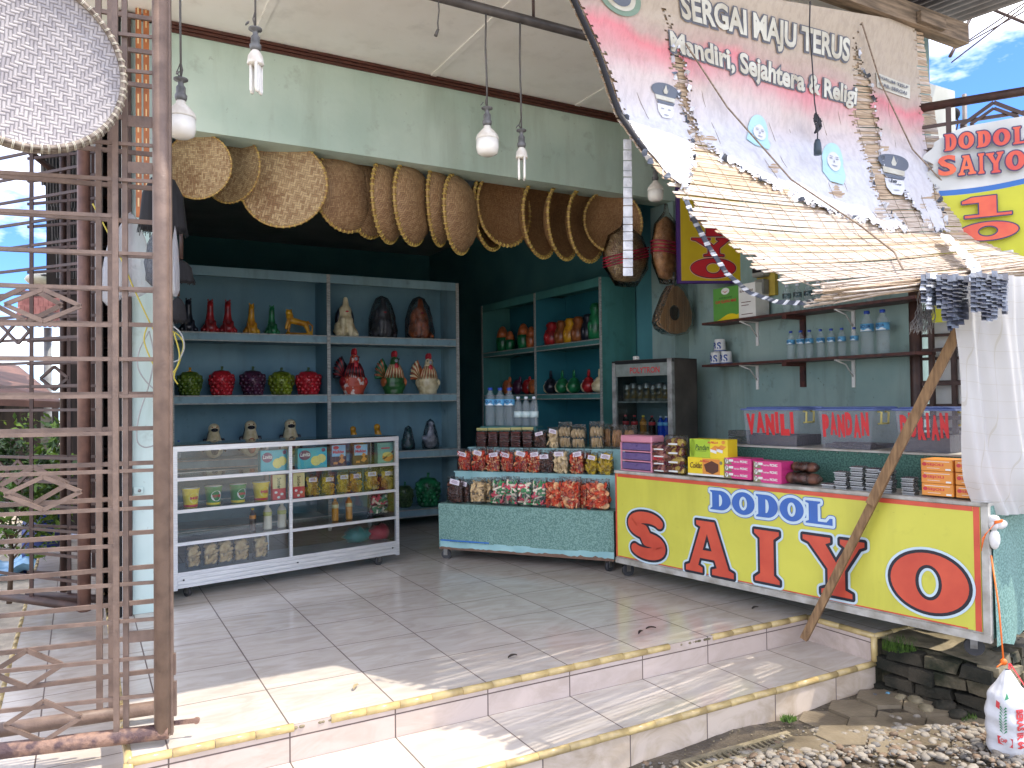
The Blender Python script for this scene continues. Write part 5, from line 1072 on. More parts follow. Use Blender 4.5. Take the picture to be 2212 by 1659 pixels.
# roosters
def rooster(fr, x, yt, yb, wpx, M, Mh, Mf, Mt, label):
    t, w_, h_ = fig('clay_rooster', label, 'figurine', fr, x, yt, yb, wpx, .17, ZA[2]+.001, 'clay rooster money banks'); s = h_
    blob('body', [('e', (.04*s, 0, .2*s), (.28*s, .24*s, .2*s)), ('e', (.04*s, -.02*s, .32*s), (.24*s, .21*s, .2*s)), ('l', (.04*s, -.03*s, .4*s), (.04*s, -.06*s, .72*s), .17*s, .10*s), ('e', (.04*s, -.08*s, .76*s), (.10*s, .12*s, .1*s)), ('l', (.04*s, 0, .03*s), (.04*s, 0, .1*s), .22*s, .22*s)], s*.022, M, t)
    b = MB()
    for q in range(5): b.ell((.04*s, -.16*s+q*.055*s, (.90+.02*math.sin(q*2.4))*s), (.035*s, .035*s, .075*s), 10, 7)
    b.build('comb', P_dred, t)
    b = MB(); b.ell((.04*s, -.19*s, .62*s), (.055*s, .035*s, .085*s), 12, 8); b.build('wattle', P_dred, t)
    b = MB(); b.tube([(.04*s, -.15*s, .76*s), (.04*s, -.235*s, .73*s)], [.055*s, .012*s], 10); b.build('beak', P_sil, t)
    b = MB()
    for q in range(18):
        a = -1.5+3.0*q/17; x0, y0 = .04*s+.11*s*math.sin(a), -.06*s-.11*s*math.cos(a); x1, y1 = .04*s+.235*s*math.sin(a), -.03*s-.215*s*math.cos(a); b.m = q % 2
        b.tube([(x0, y0, .66*s), (.04*s+.175*s*math.sin(a), -.05*s-.18*s*math.cos(a), .52*s), (x1, y1, .36*s)], [.018*s, .022*s, .006*s], 6)
    b.build('neck_feathers', [Mh, Mf], t)
    b = MB()
    for q in range(9):
        a = .25+1.5*q/8; b.m = q % 2; L_ = .34*s; x0, z0 = -.12*s, .36*s
        b.tube([(x0, .1*s, z0), (x0-.6*L_*math.sin(a)*.8, .12*s, z0+L_*math.cos(a)*.8+.08*s), (x0-L_*math.sin(a)*.75, .1*s, z0+L_*math.cos(a)*1.15+.08*s)], [.03*s, .045*s, .015*s], 8)
    b.ell((-.16*s, .12*s, .52*s), (.12*s, .04*s, .2*s), 12, 8); b.build('tail', [Mt, Mf], t)
    b = MB()
    for sx in (-1, 1): b.ell((.04*s+sx*.24*s, .0, .27*s), (.06*s, .15*s, .11*s), 12, 8)
    b.build('wings', Mf, t)
    b = MB()
    for sx in (-1, 1): b.ell((.04*s+sx*.07*s, -.165*s, .79*s), (.018*s, .01*s, .018*s), 8, 6)
    b.build('eyes', P_blk, t)
P_fl = mat('paint_flaking_red', (196, 84, 62), .45, scale=16, rgb2=(222, 206, 196), bump=.1, lo=.42, hi=.46)
rooster(FA, 760, 745, 846, 70, P_fl, P_blk, P_red, P_blk, 'flaking red clay rooster with black feathers, leftmost of the three roosters')
rooster(FA, 847, 751, 846, 64, paint('rgreen', (50, 104, 56), (34, 76, 42)), P_wht, P_org, P_grn, 'green clay rooster between the red and the cream rooster')
rooster(FA, 921, 757, 846, 60, P_wht, P_org, P_wht, P_org, 'cream clay rooster with orange neck feathers, rightmost rooster')
# penguins with a chick
def penguin(fr, x, yt, label):
    t, w_, h_ = fig('clay_penguin', label, 'figurine', fr, x, yt, 969, 46, .16, ZA[1]+.001, 'clay penguin money banks'); s = h_
    blob('body', [('e', (0, 0, .28*s), (.27*s, .22*s, .28*s)), ('l', (0, 0, .4*s), (0, -.01*s, .72*s), .24*s, .15*s), ('e', (0, -.02*s, .83*s), (.16*s, .15*s, .16*s))], s*.022, P_wht, t)
    blob('back', [('e', (0, .07*s, .34*s), (.3*s, .19*s, .31*s)), ('l', (0, .05*s, .4*s), (0, .06*s, .84*s), .24*s, .13*s), ('l', (-.25*s, .0, .52*s), (-.3*s, -.05*s, .2*s), .05*s, .04*s), ('l', (.25*s, .0, .52*s), (.3*s, -.05*s, .2*s), .05*s, .04*s)], s*.022, P_blk, t)
    b = MB(); b.ell((0, -.15*s, .80*s), (.10*s, .06*s, .055*s), 12, 8); b.tube([(0, -.18*s, .8*s), (0, -.25*s, .77*s)], [.04*s, .012*s], 8); b.build('beak', P_blk, t)
    b = MB(); b.ell((-.06*s, -.155*s, .88*s), .02*s, 8, 6); b.ell((.06*s, -.155*s, .88*s), .02*s, 8, 6); b.build('eyes', P_org, t)
    b = MB(); b.ell((0, -.2*s, .26*s), (.11*s, .08*s, .17*s), 12, 8); b.ell((0, -.22*s, .44*s), (.08*s, .07*s, .08*s), 12, 8); b.build('chick', P_org if x > 500 and x < 600 else P_blk, t)
penguin(FA, 462, 893, 'clay penguin holding a chick, leftmost of three'); penguin(FA, 541, 890, 'middle clay penguin holding a brown chick'); penguin(FA, 627, 891, 'clay penguin holding a chick, rightmost of three')
put(sml, FA, 386, 925, 968, .1, ZA[1]+.001, 'small bottle at the left end of the penguin shelf', None, .23)
# remaining items on the third shelf, right bay
for x, yt, lb in ((768, 912, 'left knobbly ochre clay piece behind the cabinet top'), (820, 909, 'right knobbly ochre clay piece behind the cabinet top')):
    t, w_, h_ = fig('clay_dog', lb, 'figurine', FA, x, yt, 969, 30, .16, ZA[1]+.001, 'ochre clay pieces'); s = h_
    blob('body', [('e', (.06*s, 0, .25*s), (.26*s, .2*s, .25*s)), ('l', (0, 0, .4*s), (-.1*s, 0, .8*s), .15*s, .1*s), ('e', (-.1*s, -.03*s, .86*s), (.12*s, .12*s, .12*s)), ('l', (.1*s, -.1*s, .4*s), (.1*s, -.2*s, .05*s), .06*s, .06*s)], s*.025, P_yel, t)
for x, yt, wp, M, lb in ((882, 917, 34, paint('tealfig', (36, 104, 106)), 'teal clay figure wrapped in plastic on the third shelf'), (930, 905, 32, P_sil, 'silver white clay goose wrapped in plastic on the third shelf')):
    t, w_, h_ = fig('wrapped_figure', lb, 'figurine', FA, x, yt, 968, wp, .16, ZA[1]+.001, 'plastic wrapped clay figures'); s = h_
    blob('body', [('e', (0, 0, .26*s), (.24*s, .2*s, .26*s)), ('l', (0, 0, .4*s), (.02*s, -.02*s, .78*s), .14*s, .08*s), ('e', (.0, -.05*s, .85*s), (.09*s, .13*s, .08*s)), ('e', (-.2*s, .05*s, .35*s), (.08*s, .15*s, .12*s))], s*.025, M, t)
    b = MB(); b.lathe([(0, 0), (.28*s, 0), (.29*s, .2*s), (.22*s, .6*s), (.13*s, .93*s), (.0, 1.02*s)], 20, fn=lambda q, z: 1+.05*math.sin(6*q+z*50)); b.build('plastic_wrap', _mats['figure_wrap'], t)
P_rust = paint('rust', (150, 88, 46), (104, 56, 30))
# green rack: eggs, jars, birds
for i, (x, yt, yb, M1) in enumerate(((1086, 688, 744, P_grn), (1102, 700, 744, P_grn), (1131, 683, 740, P_grn), (1148, 690, 738, P_org))):
    t, w_, h_ = fig('clay_egg', '%s tall orange topped clay egg from the left on the green rack' % ORD[i], 'figurine', FB, x, yt, yb, 26, .12, ZB[0]+.001, 'orange topped clay eggs'); s = h_
    b = MB(); b.lathe([(0, 0), (.2*s, 0), (.24*s, .2*s), (.26*s, .4*s), (.24*s, .55*s)], 16); b.build('base', M1, t); b = MB(); b.lathe([(.241*s, .55*s), (.2*s, .75*s), (.1*s, .95*s), (0, s)], 16); b.build('tip', P_org, t)
for i, (x, yt, yb, wp, M1) in enumerate(((1193, 680, 732, 20, P_red), (1213, 678, 731, 18, P_rust), (1232, 674, 730, 18, P_yel), (1250, 671, 728, 20, P_rust), (1271, 666, 726, 20, P_blk), (1288, 640, 722, 22, P_grn))):
    t, w_, h_ = fig('clay_jar', '%s standing clay figure from the left in the right bay of the green rack' % ORD[i], 'figurine', FB, x, yt, yb, wp, .12, ZB[0]+.001, 'standing clay figures'); s = h_; q = w_/2
    b = MB(); b.lathe([(0, 0), (q*.9, 0), (q, .3*s), (q*.8, .62*s), (q*.6, .7*s), (q*.75, .85*s), (q*.5, .97*s), (0, s)], 16); b.build('body', M1, t)
    b = MB(); b.ell((0, -q*.8, .35*s), (q*.4, q*.3, .2*s), 10, 6); b.build('arms', M1, t)
def duck(fr, x, yt, yb, wp, d, z, M, label, grp):
    t, w_, h_ = fig('clay_bird', label, 'figurine', fr, x, yt, yb, wp, d, z, grp, yaw=-.5); s = h_
    blob('body', [('e', (0, 0, .3*s), (.34*s, .3*s, .3*s)), ('e', (.02*s, 0, .48*s), (.24*s, .22*s, .2*s))], s*.03, M, t)
    b = MB(); b.ell((-.1*s, -.06*s, .2*s), (.27*s, .26*s, .18*s), 14, 9); b.build('belly', P_wht, t)
    b = MB(); b.tube([(-.15*s, -.12*s, .34*s), (-.36*s, -.2*s, .30*s), (-.56*s, -.26*s, .30*s)], [.18*s, .12*s, .02*s], 12); b.build('beak', P_wht, t)
    b = MB()
    for q in (-.25, 0, .25): b.tube([(.02*s, 0, .6*s), (q*.4*s, 0, .8*s), (q*.9*s, 0, .97*s)], [.05*s, .06*s, .03*s], 8)
    b.build('crest', M, t)
    b = MB(); b.ell((-.12*s, -.2*s, .5*s), .05*s, 10, 7); b.build('eye', P_sil, t)
for i, (x, M) in enumerate(((1190, P_blk), (1215, P_grn), (1240, P_grn), (1272, P_red), (1296, P_wht))): duck(FB, x, 787-(x-1190)*.02, 838, 32, .1, ZB[1]+.001, M, '%s crested clay bird from the left in the right bay of the green rack' % ORD[i], 'crested clay birds')
for i, (x, M) in enumerate(((1096, P_org), (1118, P_pur), (1139, P_red), (1152, P_org))): 
    t, w_, h_ = fig('clay_fish', '%s rounded clay fish from the left in the left bay of the green rack' % ORD[i], 'figurine', FB, x, 800, 842, 32, .12, ZB[1]+.001, 'rounded clay fish'); s = h_
    blob('body', [('e', (0, 0, .4*s), (.36*s, .25*s, .38*s)), ('e', (.28*s, 0, .75*s), (.12*s, .08*s, .2*s)), ('e', (-.3*s, 0, .25*s), (.15*s, .15*s, .13*s))], s*.035, M, t); b = MB(); b.ell((-.3*s, -.14*s, .35*s), .06*s, 8, 6); b.build('eye', P_sil, t)
# ================================================================ BASKETS UNDER THE BEAM
rf = random.Random(3)
W_lt = weave('light_bamboo', (214, 186, 140), (150, 112, 74), .0135, dark=.34, zig=3); W_md = weave('tan_bamboo', (192, 156, 114), (146, 108, 74), .010, dark=.34, zig=-8, holes=.22)
W_dk = weave('honey_bamboo', (178, 138, 94), (146, 104, 66), .011, dark=.5, zig=30)
M_rim = mat('bamboo_rim', (190, 156, 98), .5, scale=30, rgb2=(150, 112, 62)); M_lash = mat('lashing', (226, 204, 110), .5, scale=30, rgb2=(200, 170, 80)); M_lashw = mat('pale_lashing', (228, 212, 160), .5, scale=30)
def basket_proto(depth, W, lash, r=.25, convex=False, rim=.010, nl=44):
    """round winnowing tray; axis along local y, opening towards -y (or away when convex)"""
    t = thing('woven_basket', 'b', 'basket'); s = 1 if convex else -1
    b = MB(); prof = [(0, depth), (r*.35, depth*.97), (r*.62, depth*.84), (r*.84, depth*.5), (r*.95, depth*.2), (r, 0)]
    n = 48; vs = []; fs = []
    for (rr, dd) in prof:
        for k in range(n): q = 2*math.pi*k/n; j = 1+.008*math.sin(3*q+1); vs.append((rr*j*math.cos(q), -s*dd, rr*j*math.sin(q)))
    for i in range(len(prof)-1):
        for k in range(n): fs.append((i*n+k, i*n+(k+1) % n, (i+1)*n+(k+1) % n, (i+1)*n+k))
    b.smooth = True; b.add(vs, fs); b.build('woven_bowl', W, t)
    b = MB(); rr = r*1.0
    b.tube([(rr*(1+.008*math.sin(6*math.pi*k/48+1))*math.cos(2*math.pi*k/48), 0, rr*(1+.008*math.sin(6*math.pi*k/48+1))*math.sin(2*math.pi*k/48)) for k in range(49)], rim, 8, cap=False); b.build('rim', M_rim, t)
    b = MB()
    for k in range(nl):
        q = 2*math.pi*(k+rf.uniform(-.1, .1))/nl; c = Vector((rr*math.cos(q), 0, rr*math.sin(q))); e = Vector((math.cos(q), 0, math.sin(q)))
        b.tube([c+e*(rim*1.2*math.cos(a))+Vector((0, rim*1.2*math.sin(a), 0)) for a in [i*math.pi/3 for i in range(7)]], rim*.32, 5, cap=False)
    b.build('lashing', lash, t); return t
flat_p = basket_proto(.025, W_lt, M_lash, rim=.007); cvx = basket_proto(.11, W_md, M_lash, convex=True); ccv = basket_proto(.10, W_dk, M_lash); 
def hang(proto, px, py, hpx, wpx, Y, label, yawsign=1, roll=0., pitch=0.):
    c = at(px, py, 1, Y); top = at(px, py-hpx/2, 1, Y); r = (top.z-c.z); s = r/.25
    vd = (c-CAMP); vyaw = math.atan2(-vd.x, vd.y); f = min(1, max(.12, wpx/hpx)); yaw = vyaw+yawsign*math.acos(f)
    if proto.name not in _used: _used.add(proto.name); o = proto; o['label'] = label; o['group'] = 'woven baskets hanging under the beam'
    else: o = copy_tree(proto, None, None, label, 'woven baskets hanging under the beam')
    o.location = c; o.scale = (s, s, s); o.rotation_euler = Euler((pitch, roll, yaw), 'XYZ')
BL = 'hanging under the green beam'
hang(flat_p, 428, 358, 142, 132, 5.06, 'flat light bamboo tray with dark flecks, leftmost under the beam', -1, .1)
hang(flat_p, 500, 364, 148, 112, 5.20, 'flat light bamboo tray half hidden behind the leftmost tray', -1, .5)
hang(flat_p, 612, 398, 184, 180, 5.10, 'largest flat light bamboo tray under the beam', -1, .3)
hang(cvx, 744, 416, 166, 124, 5.22, 'round tan basket with its bulging back turned outward beside the large flat tray', 1, -.25)
hang(cvx, 792, 425, 172, 86, 5.36, 'tan basket mostly hidden behind the first bulging basket', 1, .1)
hang(cvx, 836, 435, 174, 60, 5.24, 'narrow seen tan basket, second of the bulging ones in front', 1)
hang(cvx, 888, 441, 172, 68, 5.18, 'loosely woven reddish basket in the middle of the bulging ones', 1)
hang(cvx, 946, 445, 166, 42, 5.24, 'thinnest looking tan basket edge before the last bulging one', 1)
hang(cvx, 990, 463, 166, 58, 5.16, 'last bulging tan basket before the hollow honey ones', 1)
hang(ccv, 1058, 458, 160, 66, 5.30, 'honey basket seen nearly edge on with a wide lashed rim', 1)
hang(ccv, 1090, 450, 160, 112, 5.22, 'hollow honey brown basket facing the viewer, left of the dark set', 1, .2)
hang(ccv, 1168, 475, 160, 72, 5.2, 'first of the narrow hollow honey baskets on the right', 1, .2)
hang(ccv, 1218, 480, 158, 66, 5.16, 'second of the narrow hollow honey baskets on the right', 1, .2)
hang(ccv, 1268, 487, 154, 76, 5.12, 'third of the narrow hollow honey baskets on the right', 1, .2)
hang(ccv, 1325, 478, 134, 122, 5.04, 'wide hollow honey basket behind the dangling white strip', 1, .4)
# baskets bagged in plastic at the pier
for (px, py, wp, hp_, Y, lb, rr_) in ((1352, 548, 104, 124, 5.0, 'baskets wrapped in clear plastic with red string below the wide hollow basket', .2), (1440, 530, 72, 150, 4.86, 'cone of baskets in dark clear plastic with red string left of the hanging sign', 0)):
    c = at(px, py, 1, Y); sc = (c-CAMP).dot(CF)/FOC; a, h_ = wp*sc/2, hp_*sc
    t = thing('bagged_baskets', lb, 'bagged baskets', (c.x, c.y, c.z-h_/2)); 
    b = MB(); b.lathe([(0, 0), (a*.6, .02), (a*.95, h_*.3), (a, h_*.5), (a*.7, h_*.8), (a*.2, h_*.9), (0, h_*.92)], 24, sy=.6); b.build('baskets', W_lt if rr_ else mat('honey_cane', (214, 160, 104), .6, scale=20, rgb2=(150, 98, 52)), t)
    b = MB(); b.lathe([(0, -.04), (a*.5, -.03), (a*1.02, h_*.25), (a*1.06, h_*.5), (a*.8, h_*.8), (a*.2, h_*.98), (a*.12, h_*1.1)], 24, sy=.65, fn=lambda q, z: 1+.05*math.sin(6*q+z*25)); b.build('film', clear('smoky_film', (244, 242, 238), .07, .15, bump=1, bscale=20, trans=.98), t)
    b = MB()
    for k in range(4):
        zz = h_*(.36+.05*k); b.tube([(a*1.07*math.cos(q*math.pi/12), a*.70*math.sin(q*math.pi/12), zz+.12*h_*math.cos(q*math.pi/12)*(1 if rr_ else -.3)) for q in range(25)], .006, 6, cap=False)
    b.build('string', paint('string', (196, 40, 70)), t)
# palm fan in plastic
c = at(1460, 668, 1, 4.78)
t = thing('cane_lid', 'round cane piece with dark centre patch hanging in plastic under the yellow sign', 'cane piece', (c.x, c.y, c.z), .15)
b = MB(); lp = [(-.195, -.10), (-.17, -.15), (-.09, -.185), (.02, -.195), (.12, -.175), (.19, -.11), (.20, -.02), (.165, .07), (.10, .15), (.03, .19), (-.03, .18), (-.09, .11), (-.14, .02), (-.18, -.05)]; b.prism(lp, lambda x, y: (x, 0, y), .05, (0, 1, 0)); b.build('cane_disc', mat('ribbed_cane', (222, 180, 136), .6, scale=60, rgb2=(180, 138, 98), stretch=(1, 1, .05)), t)
b = MB(); b.ell((-.02, -.004, -.03), (.062, .008, .062), 18, 8); b.build('centre_patch', paint('patch', (84, 62, 52)), t)
b = MB(); b.prism([(x*1.08, y*1.08) for x, y in lp], lambda x, y: (x, -.015, y), .085, (0, 1, 0)); b.tube([(0, .02, .2), (0, .02, .3)], .01, 6); b.build('film', _mats['smoky_film'], t)
# ================================================================ BULBS
M_bulbw = mat('bulb_plastic', (232, 228, 218), .35, scale=20, rgb2=(206, 198, 184)); M_globe = flat('milk_glass', (236, 232, 222), .12); M_sock = mat('grey_socket', (112, 112, 112), .5, scale=30, rgb2=(80, 80, 78)); M_cab = mat('old_cable', (92, 88, 84), .6, scale=20)
def bulb(px, py, wpx, Y, zt, label, kind):
    c = at(px, py, 1, Y); t = thing('hanging_bulb', label, 'bulb', c, rf.uniform(0, 3), 'bulbs hanging in front of the beam' if kind == 'led' else 'tube bulbs hanging in front of the beam')
    k = wpx*(c-CAMP).dot(CF)/FOC/.11 if kind == 'led' else wpx*(c-CAMP).dot(CF)/FOC/.06
    if kind == 'led':
        b = MB(); b.lathe([(0, -.055*k), (.03*k, -.054*k), (.048*k, -.044*k), (.055*k, -.02*k), (.055*k, .022*k)], 28); b.build('globe', M_globe, t)
        b = MB(); b.lathe([(.056*k, .021*k), (.056*k, .028*k), (.052*k, .042*k), (.036*k, .062*k), (.018*k, .08*k), (.016*k, .10*k)], 28); b.build('housing', M_bulbw, t); z0 = .10*k
    else:
        b = MB()
        for sx, sy in ((-.014, -.012), (.014, -.012), (0, .014)):
            a, h = .0055*k, .10*k
            b.tube([(sx*k-.008*k, sy*k, 0), (sx*k-.008*k, sy*k, -h+.008*k), (sx*k-.004*k, sy*k, -h), (sx*k+.004*k, sy*k, -h), (sx*k+.008*k, sy*k, -h+.008*k), (sx*k+.008*k, sy*k, 0)], a, 8)
        b.build('tubes', M_globe, t)
        b = MB(); b.lathe([(0, -.002), (.028*k, -.001), (.03*k, .004*k), (.028*k, .012*k), (.026*k, .03*k), (.014*k, .05*k), (.012*k, .06*k)], 24); b.build('housing', M_bulbw, t); z0 = .06*k
    b = MB(); q = .018*k if kind == 'led' else .016*k; b.lathe([(q, z0-.01), (q*1.25, z0), (q*1.3, z0+.012), (q, z0+.02), (q, z0+.045), (q*.6, z0+.055), (q*.6, z0+.07), (q*1.5, z0+.075), (q*1.5, z0+.08), (0, z0+.082)], 18)
    for a in (0, 2.5): b.obox(Vector((.035*math.cos(a), .035*math.sin(a), z0+.09)), (.018, .012, .004), Euler((.4, .8, a)))
    b.build('socket', M_sock, t)
    L_ = zt-c.z; b = MB(); b.tube([(0, 0, z0+.07), (.004, 0, z0+.07+(L_-z0)*.3), (-.003, .004, z0+(L_-z0)*.7), (0, 0, L_)], .0045, 6)
    b.tube([(.0, 0, z0+.08), (.02, .01, z0+.11), (.0, .0, z0+.15), (-.02, 0, z0+.11), (0, 0, z0+.08)], .003, 5)
    if kind != 'led' and px > 1000: b.tube([(0, 0, z0+.27), (.05, 0, z0+.34), (.06, 0, z0+.29), (.02, 0, z0+.26), (-.02, 0, z0+.2), (-.025, 0, z0+.14)], .003, 5)
    b.build('cable', M_cab, t)
bulb(391, 268, 61, 3.35, 3.46, 'large white bulb hanging beside the gate post', 'led'); bulb(1053, 312, 49, 3.35, 3.1, 'large white bulb hanging at the middle of the beam', 'led'); bulb(1416, 418, 34, 3.9, 3.3, 'smaller cream bulb hanging near the ragged blind edge', 'led')
bulb(552, 140, 36, 3.2, 3.46, 'white tube bulb hanging near the upper left against the beam', 'cfl'); bulb(1127, 342, 27, 3.35, 3.1, 'greyish tube bulb with looped cable right of the middle bulb', 'cfl')
t = thing('loose_wire', 'short loose wire with plug end hanging from the soffit pipe', 'wire', at(946, 0, 1, 3.35)); b = MB(); b.tube([(0, 0, .06), (.005, 0, -.05), (-.002, 0, -.11), (0, 0, -.14)], .0035, 6); b.tube([(0, 0, -.14), (-.014, 0, -.175)], [.006, .009], 8); b.build('wire', M_cab, t)
# hanging side sign  (vertical yellow board)
a_, c_ = at(1465, 612, 1, 4.55), at(1626, 604, 1, 4.30)
FY = Frame((a_.x, a_.y), (c_.x, c_.y)); zb_ = a_.z; L_ = FY.L; zt_ = FY.px(1465, 395)[1]
t = thing('hanging_sign', 'tall yellow hanging sign with purple edge and red letters', 'sign', FY.w(0, 0, 0), FY.ang)
M_ys2 = mat('deep_yellow_vinyl', (206, 180, 32), .45, scale=3, rgb2=(186, 160, 26)); M_prp = flat('purple_edge', (70, 40, 110), .5); M_dr = flat('crimson_vinyl', (190, 32, 44), .45)
b = MB(); b.m = 1; b.box((-.0, .0, zb_), (L_, .04, zt_+.35)); b.m = 0; b.box((.025, -.003, zb_+.02), (L_-.035, -.0005, zt_+.33)); b.build('board', [M_ys2, M_prp], t)
MS = [flat('pink_halo', (226, 170, 160), .5), M_blk, M_dr]
for ch, bx in (('O', (1492, 559, 1588, 600)), ('Y', (1494, 515, 1580, 554)), ('I', (1515, 482, 1560, 510)), ('A', (1492, 440, 1585, 476))):
    u, z, ww, hh = sp(*bx, f=FY); letter(ch, u, z, ww, hh, MS, t, 'letter', .006, .010, y0=-.0045)
# ================================================================ BAMBOO BLIND WITH TORN BANNER
rb = random.Random(21)
def crv(pts):                     # arc-length resampled polyline -> function of v
    P = [at(x, y, 1, Y) for x, y, Y in pts]; d = [0]
    for a, c in zip(P[:-1], P[1:]): d.append(d[-1]+(c-a).length)
    def f(v):
        s = max(0, min(1, v))*d[-1]
        for i in range(len(P)-1):
            if s <= d[i+1]+1e-9:
                t = (s-d[i])/(d[i+1]-d[i]); a = P[max(i-1, 0)]; p = P[i]; q = P[i+1]; c = P[min(i+2, len(P)-1)]
                return p+(q-p)*t+(.5*t*(1-t))*((p-a)*(1-t)*(.9)-(c-q)*t*.9)*.35
        return P[-1]
    return f
CL_ = crv([(1212, -80, 2.76), (1247, 0, 2.82), (1300, 120, 2.88), (1345, 250, 2.90), (1400, 330, 2.73), (1480, 420, 2.52), (1545, 495, 2.39), (1640, 575, 2.18), (1765, 628, 1.90)])
CR_ = crv([(1974, 50, 2.76), (1981, 170, 2.84), (1994, 290, 2.86), (2012, 400, 2.76), (2042, 500, 2.6), (2110, 545, 2.38), (2230, 575, 2.14)])
def SF(u, v, off=0.):
    a, c = CL_(v), CR_(v); p = a.lerp(c, u); p.z -= .05*math.sin(math.pi*min(1, max(0, u)))*v*(1-v)*2; p.y += .03*math.sin(math.pi*u)*math.sin(math.pi*v)
    if off:
        e = .01; n = (CL_(v+e).lerp(CR_(v+e), u)-CL_(v-e).lerp(CR_(v-e), u)).cross(c-a).normalized()
        if n.y > 0: n = -n
        p = p+n*off
    return p
def inv(px, py, it=14, g=(.5, .4)):
    u, v = g
    for _ in range(it):
        x, y = proj(SF(u, v)); xu, yu = proj(SF(u+.004, v)); xv, yv = proj(SF(u, min(1, v)+.004 if v < .99 else v-.004))
        sg = 1 if v < .99 else -1; a, c, b_, d = (xu-x)/.004, (yu-y)/.004, sg*(xv-x)/.004, sg*(yv-y)/.004; D = a*d-b_*c
        if abs(D) < 1e-9: break
        ex, ey = px-x, py-y; du, dv = (d*ex-b_*ey)/D, (-c*ex+a*ey)/D; u = max(-.3, min(1.3, u+max(-.2, min(.2, du)))); v = max(0, min(1, v+max(-.2, min(.2, dv))))
    return u, v
M_slat = mat('bamboo_slat', (188, 166, 138), .6, scale=14, rgb2=(146, 122, 96), stretch=(.6, 8, 8), detail=5); M_slatw = mat('bleached_slat', (198, 186, 172), .6, scale=14, rgb2=(160, 142, 126), stretch=(.6, 8, 8), detail=5)
B = thing('bamboo_blind', 'large sagging bamboo slat blind with a torn faded banner, propped outward by a timber', 'blind', SF(.5, 0)); B0 = SF(.5, 0)
b = MB(); NS = 118
for i in range(NS):
    v = (i+.5)/NS; ul = -.02; ur = 1.03+.10*v
    if v > .56: ul += rb.uniform(-.02, .035)
    if v > .8: ul += rb.uniform(-.02, .06); ur += rb.uniform(0, .06)
    if v > .92 and rb.random() < .25: ul += rb.uniform(.1, .3)
    b.m = 1 if (v > .58 and rb.random() < .75) or rb.random() < .2 else 0
    n = 26; hw = .0082*rb.uniform(.85, 1.1); jz = rb.uniform(-.003, .003); vs = []; fs = []
    ph = rb.uniform(0, 6)
    for k in range(n+1):
        u = ul+(ur-ul)*k/n; vv = v+.0018*math.sin(u*9+ph)+(.004*math.sin(u*5+i*.6) if v > .85 else 0)
        p = SF(u, vv, jz); t_ = (SF(u, vv+.005)-SF(u, vv-.005)).normalized(); nn = t_.cross((CR_(v)-CL_(v)).normalized())
        for a_, c_ in ((-1, -1), (1, -1), (1, 1), (-1, 1)): vs.append(p+t_*(hw*a_)+nn*(.0016*c_)-B0)
    for k in range(n):
        for q in range(4): fs.append((k*4+q, k*4+(q+1) % 4, (k+1)*4+(q+1) % 4, (k+1)*4+q))
    fs += [(0, 1, 2, 3), (n*4+3, n*4+2, n*4+1, n*4)]; b.add(vs, fs)
# bundled, rolled slats at the free edge
for i in range(46):
    a = rb.uniform(0, 6.28); r_ = rb.uniform(.0, .042); ul = rb.uniform(-.03, .10); ur = rb.uniform(1.0, 1.12); b.m = i % 2
    pts = []
    for k in range(15):
        u = ul+(ur-ul)*k/14; p = SF(u, 1.0); s_ = .6+.8*abs(u-.55); pts.append(p+Vector((0, r_*math.cos(a)*s_, r_*math.sin(a)*s_-.015+.006*math.sin(u*8+i)))-B0)
    b.tube(pts, .0035*rb.uniform(.7, 1.4), 5)
b.build('slats', [M_slat, M_slatw], B)
b = MB()
for i in range(17):
    u = i/16; b.tube([SF(u+.004*math.sin(k), k/40, .007)-B0 for k in range(41)], .0011, 4, cap=False)
b.build('binding_thread', mat('thread', (140, 124, 104), .8), B)
b = MB()
for pts in ([(1470, 95), (1560, 235), (1700, 400), (1850, 500), (1925, 560), (1945, 600)], [(1850, 50), (1890, 180), (1960, 330), (2080, 460), (2150, 510)]):
    P = [SF(*inv(x, y), .035)-B0 for x, y in pts]; Q = []
    for a, c in zip(P[:-1], P[1:]): Q += [a.lerp(c, k/6) for k in range(6)]
    b.tube(Q+[P[-1]], .0045, 6)
b.build('pull_rope', mat('rope', (150, 134, 116), .8, scale=60, rgb2=(110, 92, 78)), B)
